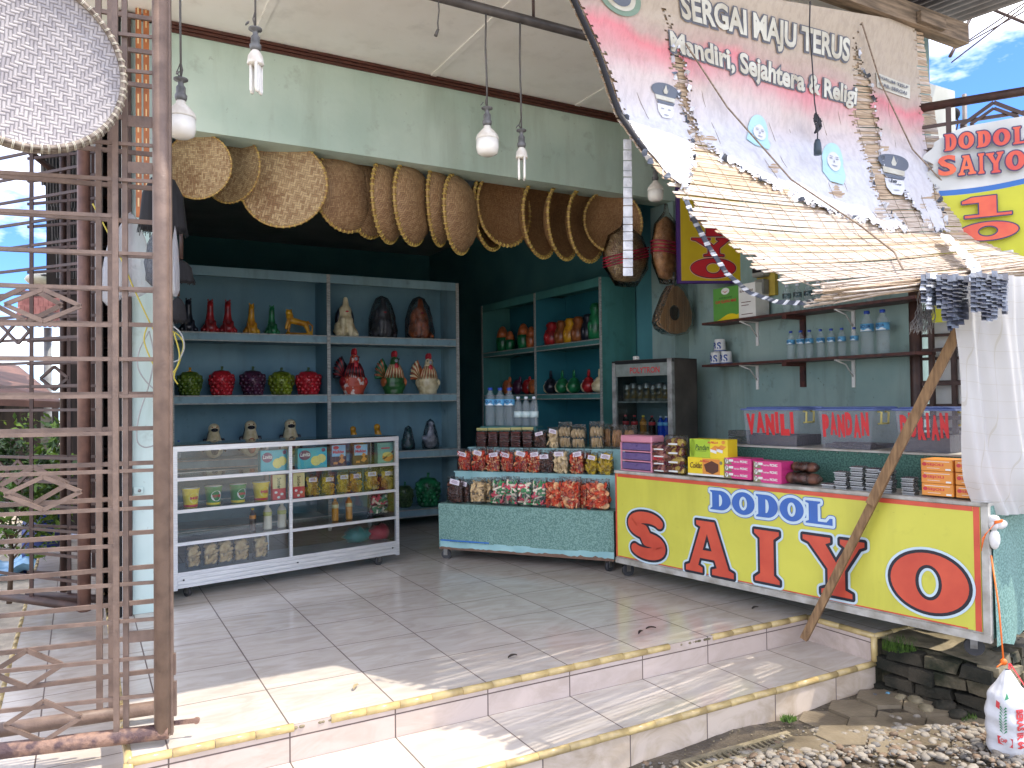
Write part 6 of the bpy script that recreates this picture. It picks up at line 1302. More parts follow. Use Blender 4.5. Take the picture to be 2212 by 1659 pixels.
# banner print: faded red at the top to bleached white, a real property of the vinyl (by distance down the cloth)
def banner_mat():
    M = bpy.data.materials.new('faded_banner'); M.use_nodes = True; n = M.node_tree; bs = n.nodes['Principled BSDF']; L = n.links.new
    at_ = n.nodes.new('ShaderNodeAttribute'); at_.attribute_name = 'down'; t = n.nodes.new('ShaderNodeTexCoord')
    nz = n.nodes.new('ShaderNodeTexNoise'); nz.inputs['Scale'].default_value = 3; nz.inputs['Detail'].default_value = 6; L(t.outputs['Object'], nz.inputs['Vector'])
    a = n.nodes.new('ShaderNodeMath'); a.operation = 'MULTIPLY_ADD'; L(nz.outputs[0], a.inputs[0]); a.inputs[1].default_value = .22; L(at_.outputs['Fac'], a.inputs[2])
    r = n.nodes.new('ShaderNodeValToRGB'); e = r.color_ramp.elements; e[0].position = .17; e[0].color = (*s2l((172, 158, 140)), 1); e[1].position = .62; e[1].color = (*s2l((198, 199, 204)), 1)
    for p, c in ((.25, (176, 150, 140)), (.30, (206, 122, 128)), (.36, (196, 146, 146)), (.44, (196, 180, 174))): q = e.new(p); q.color = (*s2l(c), 1)
    L(a.outputs[0], r.inputs[0])
    m2 = n.nodes.new('ShaderNodeTexNoise'); m2.inputs['Scale'].default_value = 34; m2.inputs['Detail'].default_value = 8; m2.inputs['Roughness'].default_value = .7; mp = n.nodes.new('ShaderNodeMapping'); mp.inputs['Scale'].default_value = (1, 1, .35); L(t.outputs['Object'], mp.inputs[0]); L(mp.outputs[0], m2.inputs['Vector'])
    r2 = n.nodes.new('ShaderNodeValToRGB'); r2.color_ramp.elements[0].position = .40; r2.color_ramp.elements[0].color = (.62, .60, .60, 1); r2.color_ramp.elements[1].position = .55
    L(m2.outputs[0], r2.inputs[0]); mx = n.nodes.new('ShaderNodeMix'); mx.data_type = 'RGBA'; mx.blend_type = 'MULTIPLY'; mx.inputs[0].default_value = .35; L(r.outputs[0], mx.inputs[6]); L(r2.outputs[0], mx.inputs[7])
    L(mx.outputs[2], bs.inputs['Base Color']); bs.inputs['Roughness'].default_value = .55
    bp = n.nodes.new('ShaderNodeBump'); bp.inputs['Strength'].default_value = .6; bp.inputs['Distance'].default_value = .01
    n3 = n.nodes.new('ShaderNodeTexNoise'); n3.inputs['Scale'].default_value = 9; n3.inputs['Detail'].default_value = 8; n3.inputs['Distortion'].default_value = 1; L(t.outputs['Object'], n3.inputs['Vector']); L(n3.outputs[0], bp.inputs['Height']); L(bp.outputs[0], bs.inputs['Normal'])
    return M
M_ban = banner_mat()
def inside(x, y, P):
    c = False; j = len(P)-1
    for i in range(len(P)):
        if (P[i][1] > y) != (P[j][1] > y) and x < (P[j][0]-P[i][0])*(y-P[i][1])/(P[j][1]-P[i][1])+P[i][0]: c = not c
        j = i
    return c
PB1 = [(1150, -200), (1405, -200), (1432, 40), (1445, 95), (1452, 170), (1472, 250), (1492, 300), (1497, 350), (1480, 420), (1448, 398), (1395, 350), (1345, 255), (1300, 120)]
PB2 = [(1406, -200), (1905, -200), (1846, 60), (1842, 140), (1848, 170), (1836, 235), (1850, 300), (1872, 360), (1892, 430), (1930, 475), (1957, 500), (1905, 497), (1850, 478), (1760, 452), (1700, 425), (1640, 394), (1560, 348), (1515, 303), (1492, 250), (1482, 190), (1475, 140), (1452, 80), (1433, 30)]
PB3 = [(1906, -200), (2000, -200), (1977, 60), (1983, 170), (1995, 290), (2013, 400), (2046, 505), (2010, 503), (1992, 480), (1965, 440), (1938, 408), (1908, 385), (1898, 330), (1896, 285), (1884, 235), (1876, 180), (1856, 150), (1847, 100), (1847, 60)]
def keepb(u, v):
    x, y = proj(SF(u, v)); jx, jy = 5*math.sin(y*.31)+4*math.sin(y*.9+x*.2)+rb.uniform(-3, 3), 4*math.sin(x*.27)+rb.uniform(-3, 3)
    return inside(x+jx, y+jy, PB1) or inside(x+jx, y+jy, PB2) or inside(x+jx, y+jy, PB3)
b = MB(); NU, NV = 170, 190
def bw_(u, v): return .012+.012*math.sin(u*31+v*9)*v+.008*math.sin(v*47+u*11)*v+(.02*math.sin(u*60)*max(0, v-.5))
b.grid(NU, NV, lambda u, v: SF(u, v*.86, bw_(u, v))-B0, lambda u, v: keepb(u, v*.86))
ban = b.build('banner_sheet', M_ban, B); ban['label'] = 'faded pink and white torn vinyl banner'
me = ban.data; A = me.attributes.new('down', 'FLOAT', 'POINT')
zt0, zb0 = CL_(0).z, CL_(.8).z
for i, v_ in enumerate(me.vertices): A.data[i].value = max(0, min(1, (SF(.5, .08).z-(v_.co.z+B0.z))/(SF(.5, .08).z-SF(.5, .75).z)))
# black hem and curled torn flaps
b = MB(); b.tube([SF(-.012, k/30*.47, .012)-B0 for k in range(31)], .013, 8)
b.build('black_hem', mat('black_hem', (34, 34, 40), .7, scale=30), B)
M_flap = mat('grey_torn_backing', (96, 104, 116), .6, scale=30, rgb2=(60, 64, 74)); M_wflap = mat('white_torn_vinyl', (226, 228, 232), .5, scale=16, rgb2=(180, 184, 190), bump=.5, bscale=60)
b = MB(); k_ = 0
for pl in (PB1[3:12], PB2[7:22], PB3[5:18]):
    for (x0, y0), (x1, y1) in zip(pl[:-1], pl[1:]):
        n = max(1, int(math.hypot(x1-x0, y1-y0)/9))
        for q in range(n):
            if rb.random() < .35: continue
            t_ = (q+rb.random())/n; u, v = inv(x0+(x1-x0)*t_, y0+(y1-y0)*t_); c = SF(u, v, .02)-B0; s_ = rb.uniform(.006, .02); e = Euler((rb.uniform(0, 6), rb.uniform(0, 6), rb.uniform(0, 6))).to_matrix(); b.m = rb.choice((0, 1, 1))
            b.add([c+e @ Vector(p)*s_ for p in ((-1, -.5, 0), (1, -.6, .2), (1.1, .4, -.1), (.1, .8, .5), (-.8, .5, .1))], [(0, 1, 2, 3, 4)])
b.build('torn_edges', [M_flap, M_wflap], B)['kind'] = 'stuff'
# print on the banner
def mapper(p00, p10, p01, g, off=.004):
    """local (x, y) in 0..1 -> banner surface; corners measured on the photo"""
    A0, A1, A2 = inv(*p00, g=g), inv(*p10, g=g), inv(*p01, g=g)
    def F(x, y, o=0.):
        u, v = A0[0]+(A1[0]-A0[0])*x+(A2[0]-A0[0])*y, A0[1]+(A1[1]-A0[1])*x+(A2[1]-A0[1])*y
        return SF(u, v, bw_(u, v/.86)+.005+o*.7)-B0
    return F
M_pd, M_pl = flat('faded_dark_print', (90, 92, 100), .6), mat('faded_pale_print', (196, 196, 184), .6, scale=8, rgb2=(168, 162, 144))
def print_line(txt, p00, p10, p01, g=(.5, .3), bold=.06, M1=M_pd, M2=M_pl, name='lettering', up=(.035, .02)):
    f = mapper(p00, p10, p01, g, .034); b = MB(); b.m = 0; b.text(txt, 1+up[0]*.3, 1.10, lambda x, y: f(x-.005, y-.06), bold); b.m = 1; b.text(txt, 1, 1, lambda x, y: f(x, y, .004), .035); b.build(name, [M1, M2], B)
print_line('SERGAI MAJU TERUS', (1470, 58), (1828, 150), (1462, -18), (.4, .1), .11)
print_line('Mandiri, Sejahtera & Religi', (1446, 126), (1842, 240), (1440, 66), (.35, .2), .12)
f = mapper((1888, 190), (1960, 215), (1887, 157), (.9, .3), .032); b = MB(); b.m = 0; b.grid(12, 6, lambda x, y: f(x, y)); b.m = 1
b.text('FORUM TJSLP', .86, .26, lambda x, y: f(.06+x, .58+y, .009), .03); b.text('KAB. SERGAI', .80, .26, lambda x, y: f(.08+x, .16+y, .009), .03); b.build('small_plate', [M_pl, M_pd], B)
# officers' caps and faded veiled portraits
M_cap1, M_face, M_veil, M_line = flat('faded_cap', (92, 100, 112), .6), flat('faded_face', (208, 210, 214), .6), flat('faded_blue_veil', (166, 206, 216), .6), flat('faded_line', (140, 144, 152), .6)
def cap_print(cx, cy, s, g):
    f0 = mapper((cx, cy), (cx+s, cy+s*.28), (cx, cy-s), g, .034); f = lambda x, y, o=0.: f0(x, y, o); b = MB()
    b.m = 0; b.poly([arc(0, 0, .62, .36, 0, 360, 24)[:-1]], lambda x, y: f(x, y+.15)); b.m = 1; b.poly([[(-.45, -.12), (.45, -.12), (.42, -.32), (-.40, -.32)]], lambda x, y: f(x, y, .002)); b.m = 0; b.poly([[(-.40, -.36), (.44, -.36), (.36, -.50), (-.30, -.50)]], lambda x, y: f(x, y, .003))
    b.m = 1; b.poly([[(-.1, .05), (.0, .38), (.1, .05), (.16, .3), (.06, -.05), (-.06, -.05), (-.16, .3)]], lambda x, y: f(x, y+.05, .004)); b.m = 2
    b.poly([[(-.34, -.52), (.36, -.52), (.34, -.9), (.2, -1.2), (-.16, -1.2), (-.32, -.9)]], lambda x, y: f(x, y, .0)); b.m = 3
    for dx in (-.14, .16): b.poly([arc(dx, -.74, .08, .025, 0, 360, 8)[:-1]], lambda x, y: f(x, y, .004))
    b.poly([arc(0, -1.02, .12, .03, 0, 360, 8)[:-1]], lambda x, y: f(x, y, .004)); b.build('cap_print', [M_cap1, M_pl, M_face, M_line], B)
cap_print(1432, 205, 46, (.25, .4)); cap_print(1925, 362, 50, (.9, .55))
def veil_print(cx, cy, s, g):
    f = mapper((cx, cy), (cx+s, cy+s*.3), (cx+s*.05, cy-s), g, .034); b = MB(); b.m = 0; b.poly([arc(0, .15, .52, .78, -20, 200, 20)+[(-.6, -.7), (-.2, -1.0), (.5, -.95), (.6, -.6)]], lambda x, y: f(x, y)); b.m = 1; b.poly([arc(.04, .0, .32, .50, 0, 360, 22)[:-1]], lambda x, y: f(x, y, .008)); b.m = 2
    for dx in (-.1, .18): b.poly([arc(dx, .12, .08, .03, 0, 360, 8)[:-1]], lambda x, y: f(x, y, .015)); b.poly([arc(dx, .22, .10, .015, 0, 360, 8)[:-1]], lambda x, y: f(x, y, .015))
    b.poly([arc(.05, -.24, .13, .05, 180, 360, 10)], lambda x, y: f(x, y, .015)); b.poly([[(.03, .08), (.08, -.08), (.0, -.10)]], lambda x, y: f(x, y, .015)); b.build('portrait_print', [M_veil, M_face, M_line], B)
veil_print(1634, 292, 44, (.45, .5)); veil_print(1795, 352, 42, (.7, .55))
f = mapper((1335, -8), (1385, 6), (1333, -50), (.15, .1), .034); b = MB(); b.m = 0; b.poly([arc(0, 0, .9, .9, 0, 360, 28)[:-1]], lambda x, y: f(x, y)); b.m = 1; b.poly([arc(0, 0, .66, .66, 0, 360, 28)[:-1]], lambda x, y: f(x, y, .003)); b.m = 2; b.poly([arc(0, 0, .45, .45, 0, 360, 20)[:-1]], lambda x, y: f(x, y, .006)); b.build('round_emblem', [flat('faded_green', (112, 136, 118), .6), M_pl, M_cap1], B)
# hanging lamp holder in front of the banner
t = thing('cable_bundle', 'black lamp holder on a knotted cable hanging in front of the banner', 'cable', SF(.55, .3, .12)); o0 = SF(.55, .3, .12)
pts = [(1712, -30), (1716, 60), (1722, 150), (1727, 230), (1735, 285), (1738, 330), (1738, 352)]; P = []
for x, y in pts: uv = inv(x, y); P.append(SF(uv[0], uv[1], .10)-o0)
b = MB(); b.tube(P, .0035, 6); c = P[4]
for k in range(7): a = k*.9; b.tube([c+Vector((.035*math.cos(q+a)*.6, .008*math.sin(3*q), .035*math.sin(q)+.02*math.sin(a))) for q in [j*.55 for j in range(12)]], .0045, 6)
b.build('cable', flat('black_cable', (40, 40, 44), .6), t); b = MB(); e = P[-1]; b.lathe([(.012, .05), (.018, .03), (.02, .0), (.02, -.03), (.0, -.03)], 16, c=e); b.build('lamp_holder', flat('dark_holder', (42, 60, 72), .4), t)
# white dangling strips and corrugated hose-like strip
t = thing('dangling_strip', 'long white cracked vinyl strip hanging in front of the honey baskets', 'strip', at(1356, 300, 1, 2.95)); o0 = at(1356, 300, 1, 2.95); b = MB(); zz = 0; P0 = o0; x = 0
hgt_ = at(1356, 300, 1, 2.95).z-at(1352, 590, 1, 2.95).z; k = 0
while zz < hgt_: L_ = rb.uniform(.03, .055); b.box((-.020-.004*(zz/hgt_), rb.uniform(-.004, .004), -zz-L_+.003), (.020+.004*(zz/hgt_), .006, -zz), .002); zz += L_
b.build('strip', M_wflap, t); t.rotation_euler = (0, .012, -.5)
t = thing('curved_strip', 'curved grey and white banded strip sagging below the blind edge', 'strip', at(1480, 425, 1, 2.5)); o0 = at(1480, 425, 1, 2.5)
cp = [(1480, 425, 2.5), (1500, 475, 2.48), (1530, 530, 2.44), (1570, 590, 2.36), (1620, 632, 2.26), (1680, 652, 2.14), (1740, 655, 2.02), (1775, 645, 1.95)]; P = [at(*q[:2], 1, q[2])-o0 for q in cp]; Q = []
for a, c in zip(P[:-1], P[1:]): Q += [a.lerp(c, k/8) for k in range(8)]
b = MB()
for i, (a, c) in enumerate(zip(Q[:-1], Q[1:])): b.m = 0 if i % 3 else 1; d = (c-a); n = d.cross(Vector((0, 1, 0))).normalized()*(.013 if i % 3 else .015); b.add([a-n, a+n, c+n, c-n, a-n+Vector((0, .004, 0)), a+n+Vector((0, .004, 0)), c+n+Vector((0, .004, 0)), c-n+Vector((0, .004, 0))], [(0, 1, 2, 3), (4, 7, 6, 5), (0, 4, 5, 1), (3, 2, 6, 7)])
b.build('strip', [M_flap, M_wflap], t)
# ragged grey scales and fluff hanging from the rolled edge
def scales(x0, x1, yt, yb, Y, label, M, seed):
    r = random.Random(seed); o = at((x0+x1)/2, yt, 1, Y); t = thing('torn_cloth_scrap', label, 'torn cloth', o, 0, 'torn scraps hanging from the blind edge'); b = MB(); n = int((x1-x0)/13)+1
    for i in range(n):
        x = x0+(x1-x0)*(i+.5)/n; yend = yb-(yb-yt)*.5*abs(2*(i+.5)/n-1)*r.uniform(.4, 1); y = yt+r.uniform(-4, 4)
        while y < yend:
            h = r.uniform(9, 15); P0 = at(x-7, y, 1, Y+r.uniform(-.01, .01))-o; P1 = at(x+7, y+r.uniform(-2, 2), 1, Y+r.uniform(-.01, .01))-o; P2 = at(x+7+r.uniform(-2, 2), y+h, 1, Y-.018)-o; P3 = at(x-7+r.uniform(-2, 2), y+h, 1, Y-.018)-o
            b.m = r.choice((0, 0, 1)); b.add([P0, P1, P2, P3], [(0, 1, 2, 3)]); y += h*.8
    b.build('scales', M, t)
M_flapd = mat('dark_torn_backing', (50, 56, 72), .6, scale=30, rgb2=(34, 36, 48))
scales(1990, 2034, 590, 665, 1.95, 'pale grey layered scrap at the left of the torn cluster', [M_flap, M_wflap], 1); scales(2024, 2092, 594, 712, 1.93, 'dark blue grey layered scrap tied above the timber prop', [M_flapd, M_flap], 2); scales(2098, 2176, 588, 690, 1.88, 'grey layered scrap hanging in front of the white cloth', [M_flap, M_flapd], 3)
o = at(1985, 690, 1, 2.08); t = thing('string_fluff', 'tangle of frayed grey threads hanging left of the timber prop', 'frayed threads', o); b = MB()
for k in range(70):
    x, y = rb.uniform(1985, 2022), rb.uniform(600, 680); P = []; dx = -rb.uniform(0, 22)
    for q in range(7): P.append(at(x+dx*q/6*(q/6)+rb.uniform(-5, 5), y+(715-y)*q/6*rb.uniform(.85, 1.1), 1, 2.08+rb.uniform(-.02, .02))-o)
    b.tube(P, .0012, 4)
b.build('threads', mat('frayed_thread', (150, 150, 150), .8), t)
t = thing('white_roll_scrap', 'crumpled white vinyl ribbon draped over the rolled blind edge', 'ribbon', at(2090, 560, 1, 2.1)); o0 = at(2090, 560, 1, 2.1)
cp = [(2040, 508, 2.5), (2060, 530, 2.34), (2085, 552, 2.18), (2105, 575, 2.06), (2108, 598, 2.02), (2098, 606, 2.03)]; Q = []; P = [at(*q[:2], 1, q[2]-.03)-o0 for q in cp]
for a, c in zip(P[:-1], P[1:]): Q += [a.lerp(c, k/6) for k in range(6)]
b = MB(); vs = []; 
for i, p in enumerate(Q): w2 = .046+.010*math.sin(i*1.7); vs += [p+Vector((-w2, -.01*math.sin(i*2.1), .012*math.sin(i*1.3))), p+Vector((w2*.2, -.02, .01*math.sin(i*2.7))), p+Vector((w2, .01*math.cos(i*1.9), -.008))]
b.add(vs, [f_ for i in range(len(Q)-1) for f_ in ((i*3, i*3+1, i*3+4, i*3+3), (i*3+1, i*3+2, i*3+5, i*3+4))]); b.build('ribbon', M_wflap, t)
# ---- timber prop
A_, Z_ = at(1737, 1385, 2, -.13), at(2072, 716, 1, 2.10); A_.y = 2.78; A_ = at(1737, 1380, 1, 2.80)
t = thing('timber_prop', 'long raw timber pole leaning from the step to the blind edge', 'timber prop', A_); d = Z_-A_; L_ = d.length; q = d.to_track_quat('Z', 'X'); b = MB()
b.obox(d*.28, (.038, .030, L_*.56), q.to_euler()); b.tube([d*(-.0), d*.03], [.012, .019], 8); b.build('lower_pole', M_wood, t)
b = MB(); off = q @ Vector((.0, .028, 0)); b.obox(d*.74+off*.0+Vector((0, 0, 0))+off, (.044, .026, L_*.54), q.to_euler()); b.build('upper_plank', M_wood, t)
for k in (.40, .46, .52):
    b = MB(); b.ell(d*k-(q @ Vector((.01, .02, 0))), .004, 8, 6); b.build('nail', M_dark, t)
# ================================================================ GATES
def bar(b, a, c, w_=.014, h_=.024, n=None):
    d = Vector(c)-Vector(a); L_ = d.length; ang = math.atan2(d.z, math.hypot(d.x, d.y)); yaw = math.atan2(d.y, d.x)
    b.obox((Vector(a)+Vector(c))/2, (L_, w_, h_), Euler((0, -ang, yaw)))
def diamond(par, f, M, th=.012):
    """f(x, z): 0..1 box corners -> local"""
    b = MB(); P = [f(.5, 1), f(1, .5), f(.5, 0), f(0, .5)]
    for i in range(4): bar(b, P[i], P[(i+1) % 4], th, th*1.7)
    return b.build('diamond', M, par)
pL, pR = at(0, 1632, 2, .03), at(350, 1590, 2, .03)
ext = (pL-pR)*.45; GF = Frame((pL.x+ext.x, pL.y+ext.y), (pR.x, pR.y))
G = thing('folding_gate', 'tall brown folding steel gate with diamond ornaments standing open at the left', 'gate', GF.w(0, 0, 0), GF.ang)
TOP = 3.25
lf = bpy.data.objects.new('gate_leaf', None); 
b = MB(); uP = GF.px(350, 1200)[0]; rP = .0275
b.tube([(uP, 0, .045), (uP, 0, TOP)], rP, 18); b.box((uP+rP-.004, -.003, .03), (uP+rP+.006, .028, TOP)); leaf = b.build('gate_leaf', M_brown, G); leaf['label'] = 'front leaf with sunlit round post'
b = MB(); b.tube([(uP+.02, 0, .045), (0, 0, .045)], .027, 14); b.build('bottom_pipe', M_rust, leaf)
u1 = GF.px(252, 1200)[0]
b = MB(); b.box((u1-.009, -.014, .06), (u1+.009, -.002, TOP)); b.build('upright', M_brown, leaf); b = MB(); b.box((u1+.018, .004, .06), (u1+.036, .018, TOP)); b.build('upright', M_brown, leaf)
ys = [73, 151, 229, 310, 388, 467, 547, 623, 703, 776, 856, 936, 1018, 1100, 1179, 1263, 1343, 1426, 1509]
zs = [GF.px(246, y)[1] for y in ys]
for i, z in enumerate(zs): b = MB(); b.box((0, -.010, z-.0065), (u1-.010, -.001, z+.0065)); b.build('rail', M_brown, leaf)
for i, z in enumerate(zs):
    if i % 3 == 2 and i not in (17,): continue
    b = MB(); b.box((u1+.010, -.009, z-.006), (uP-rP+.002, -.001, z+.006)); b.build('short_rail', M_brown, leaf)
for y in (362, 262, 1375): z = GF.px(300, y)[1]; b = MB(); b.box((u1+.037, .002, z-.020), (uP-rP+.004, .006, z+.020)); b.build('flat_brace', M_brown, leaf)
for ia, ib in ((7, 8), (12, 13), (17, 18), (2, 3)):
    zt_, zb_ = zs[ia]-.01, zs[ib]+.01
    if ia == 17: zt_, zb_ = GF.px(95, 1512)[1], GF.px(95, 1600)[1]
    ua, ub2 = GF.px(12, 660)[0], GF.px(176, 660)[0]
    diamond(leaf, lambda x, z: Vector((ua+(ub2-ua)*x, -.008, zb_+(zt_-zb_)*z)), M_brown, .0085)
# latch rod and hinges on the round post
b = MB(); z = .19; b.box((uP+.005, .012, z-.10), (uP+rP+.016, .03, z+.02)); b.box((uP+rP, .01, z+.045), (uP+rP+.014, .028, z+.12)); b.build('hinge', M_brown, leaf)
b = MB(); b.box((uP+.02, .03, .05), (uP+.115, .036, .066)); b.tube([(uP+.108, .026, .058), (uP+.108, .04, .058)], .011, 10); b.build('latch', M_rust, leaf)
# second leaf folded just behind
def leaf2(pa, pb, n, label, M, dia, pitch, z0=.07, top=TOP, pipe=True):
    F2 = Frame((pa[0], pa[1]), (pb[0], pb[1])); inv_ = Matrix.Rotation(-GF.ang, 4, 'Z')
    def lo(u, dd, z): return inv_ @ (F2.w(u, dd, z)-GF.w(0, 0, 0))
    b = MB()
    if pipe: b.tube([lo(0, 0, .05), lo(F2.L, 0, .05)], .026, 12)
    else: b.tube([lo(0, 0, z0), lo(F2.L, 0, z0)], .012, 8)
    l2 = b.build('gate_leaf', M, G); l2['label'] = label
    for uu in n: b = MB(); bar(b, lo(uu, 0, .06), lo(uu, 0, top), .014, .02); b.build('upright', M, l2)
    z = z0+.12; k = 0
    while z < top: b = MB(); bar(b, lo(0, 0, z), lo(F2.L, 0, z), .012, .016); b.build('rail', M, l2); z += pitch
    for (ua, ub_, zc) in dia: diamond(l2, lambda x, zz: lo(ua+(ub_-ua)*x, -.006, zc-pitch*.5+pitch*zz), M, .010)
    return l2
q0, q1 = at(-60, 1600, 2, .05), at(262, 1555, 2, .05); q0 = at(0, 1580, 2, .045); q1 = at(345, 1530, 2, .045)
e2 = (q0-q1)*.4
leaf2((q0.x+e2.x, q0.y+e2.y), (q1.x, q1.y), [.52, .56], 'second leaf folded behind the front leaf', M_brown, [(.18, .40, .19+.131*10.5), (.18, .40, .19+.131*.5), (.2, .42, .19+.131*5.5)], .131)
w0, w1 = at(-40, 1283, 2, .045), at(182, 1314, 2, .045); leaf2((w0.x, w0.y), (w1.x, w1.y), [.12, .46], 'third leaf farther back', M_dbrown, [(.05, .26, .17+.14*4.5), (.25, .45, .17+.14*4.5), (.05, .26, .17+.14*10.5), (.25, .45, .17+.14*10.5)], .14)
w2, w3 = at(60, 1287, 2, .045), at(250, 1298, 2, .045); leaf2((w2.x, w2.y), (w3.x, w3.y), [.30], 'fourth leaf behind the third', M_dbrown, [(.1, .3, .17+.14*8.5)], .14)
b = MB(); p_ = Matrix.Rotation(-GF.ang, 4, 'Z') @ (Vector((w1.x, w1.y, 0))-GF.w(0, 0, 0)); b.tube([p_+Vector((0, 0, .03)), p_+Vector((0, 0, TOP))], .034, 14); b.build('round_post', mat('brown_post', (112, 80, 68), .5, scale=14, rgb2=(84, 58, 50)), G)
b = MB(); p_ = Matrix.Rotation(-GF.ang, 4, 'Z') @ (at(137, 1290, 2, .0)-GF.w(0, 0, 0)); b.tube([p_+Vector((0, 0, .03)), p_+Vector((0, 0, TOP))], .02, 12); b.build('round_post', M_dbrown, G)
# folded shutter stack along the outer left wall
t = thing('folded_shutter', 'stack of folded dark brown steel shutter leaves beside the left pier', 'shutter', (.17, 4.9, 0))
b = MB(); b.box((-.07, .05, 0), (-.055, 5.3, 3.3)); b.build('shutter_sheet', mat('dark_shutter_sheet', (52, 42, 38), .7, scale=4, rgb2=(34, 30, 28), stretch=(6, 6, .4)), t)
for xa, xb, M_ in ((.0, .034, M_dark), (.038, .05, M_white), (.056, .088, M_dbrown)):
    b = MB(); b.box((xa, .0, -.0), (xb, .03, 3.44)); b.build('shutter_leaf', M_, t)
for k, (dx, dy, w_, M_) in enumerate(((.045, .02, .03, M_dbrown), (.0, .35, .03, M_dbrown), (-.02, .7, .04, M_dbrown), (-.045, 1.1, .04, M_dbrown), (-.07, 1.6, .05, M_dbrown), (-.09, 2.3, .06, M_dbrown))):
    b = MB(); b.box((dx-w_/2, dy, 0), (dx+w_/2, dy+.05, 3.1)); b.build('shutter_leaf', M_, t)
b = MB(); b.tube([(-.06, .9, -.05), (-.06, .9, 3.2)], .022, 12); b.build('grey_pipe', mat('grey_pipe', (132, 132, 130), .5, scale=8, rgb2=(96, 96, 94)), t)
for k in range(9):
    b = MB(); b.box((-.05, .45+k*.004, .3+k*.31), (.04, .95, .315+k*.31)); b.build('cross_rail', M_dbrown, t)
# track box at the foot of the pier
t = thing('floor_track', 'dark floor track end with white stub at the foot of the left pier', 'floor track', at(305, 1306, 2, 0.02)); b = MB(); b.box((-.055, -.03, -.02), (.055, .05, .045), .004); b.build('track_box', M_dbrown, t); b = MB(); b.box((-.03, -.036, .01), (.025, -.028, .026), .003); b.build('stub', M_white, t)
t = thing('latch_plate', 'small pale metal plate screwed low on the pier', 'plate', at(296, 1060, 1, 4.925)); b = MB(); b.box((-.02, -.006, -.02), (.035, .004, .02), .004); b.build('plate', M_pier, t); b = MB(); b.lathe([(.009, 0), (.009, .004), (0, .005)], 12, rot=Euler((R(90), 0, 0)).to_matrix(), c=(.012, -.006, 0)); b.build('screw', M_steel, t)
# ---- right gate with diamond head, hung with the price banner
RG = Frame((4.42, 2.90), (4.42+.545*1.7, 2.90-.84*1.7))
zt_ = RG.px(2000, 232)[1]
t = thing('side_gate', 'brown steel gate with diamond head behind the hanging price banner', 'gate', RG.w(0, 0, 0), RG.ang); b = MB(); b.tube([(0, 0, zt_), (1.9, 0, zt_)], .026, 12); b.build('top_pipe', M_dbrown, t)
for u in (.02, .20, .62, 1.1, 1.6): b = MB(); b.box((u-.014, -.012, -.25), (u+.014, .012, zt_-.02)); b.build('upright', M_dbrown, t)
for k in range(18): z = zt_-.12-.14*k; b = MB(); b.box((.0, -.008, z-.009), (1.8, .008, z+.009)); b.build('rail', M_dbrown, t)
for ua in (.26, .66): diamond(t, lambda x, z: Vector((ua+.34*x, -.012, zt_-.26+.22*z)), M_dbrown, .012); diamond(t, lambda x, z: Vector((ua+.05+.24*x, -.014, zt_-.225+.15*z)), M_dbrown, .010)
# wall-side folded leaf seen below the blind
t = thing('folded_side_gate', 'dark brown folded gate leaves against the end of the green side wall', 'gate', (4.42, 2.90, 0)); b = MB(); b.tube([(0, 0, .0), (0, 0, 2.2)], .035, 12); b.build('round_post', M_dbrown, t)
for k, (dx, dy) in enumerate(((.0, -.10), (.02, -.22), (.03, -.30), (.05, -.44))): b = MB(); b.box((dx-.012, dy-.012, 0), (dx+.012, dy+.012, 2.0)); b.build('upright', M_dbrown, t)
for k in range(9): b = MB(); b.box((-.006, -.5, .25+k*.2), (.006, -.036, .272+k*.2)); b.build('rail', M_dbrown, t)
b = MB(); b.box((.12, -.5, 0), (.14, -.0, 2.0)); b.build('white_sheet', M_white, t)
# price banner
M_bw, M_by, M_bb = mat('banner_white', (216, 218, 216), .5, scale=3, rgb2=(190, 192, 188), bump=.3, bscale=6), mat('banner_lime', (200, 200, 50), .5, scale=3, rgb2=(184, 184, 44), bump=.3, bscale=6), flat('banner_blue', (40, 104, 178), .5)
PBn = Frame((4.40-.02, 2.86), (4.40+.545*1.7-.02, 2.86-.84*1.7))
uA_ = PBn.px(2006, 400, -.03)[0]; zt_, zm, zb_ = PBn.px(2100, 268, -.03)[1], PBn.px(2100, 402, -.03)[1], 1.62
t = thing('price_banner', 'vertical lime and white vinyl banner lettered with orange words and numerals', 'banner', PBn.w(0, 0, 0), PBn.ang)
wv = lambda u, z: -.03+.012*math.sin(u*9+z*2)+.008*math.sin(z*7+u*3)
def top_edge(u): return zt_-.10*max(0, 1-(u-uA_)/.25)**2
cur = lambda u: zm+.05*((u-uA_)/.5-.35)**2-.01
b = MB(); b.m = 0; b.grid(30, 20, lambda p, q: (uA_+1.0*p+.03*math.sin(q*14)*(p < .01), wv(uA_+p, cur(uA_+p)+(top_edge(uA_+p)-cur(uA_+p))*q), cur(uA_+p)+(top_edge(uA_+p)-cur(uA_+p))*q))
b.m = 2; b.grid(30, 2, lambda p, q: (uA_+p, wv(uA_+p, cur(uA_+p)-.03*(1-q)), cur(uA_+p)-.032*(1-q)))
b.m = 1; b.grid(30, 40, lambda p, q: (uA_+p, wv(uA_+p, zb_+(cur(uA_+p)-.032-zb_)*q), zb_+(cur(uA_+p)-.032-zb_)*q)); b.build('sheet', [M_bw, M_by, M_bb], t)
MS2 = [M_bb, flat('navy_line', (60, 50, 90), .5), mat('faded_orange', (222, 104, 66), .5, scale=5, rgb2=(200, 70, 60))]
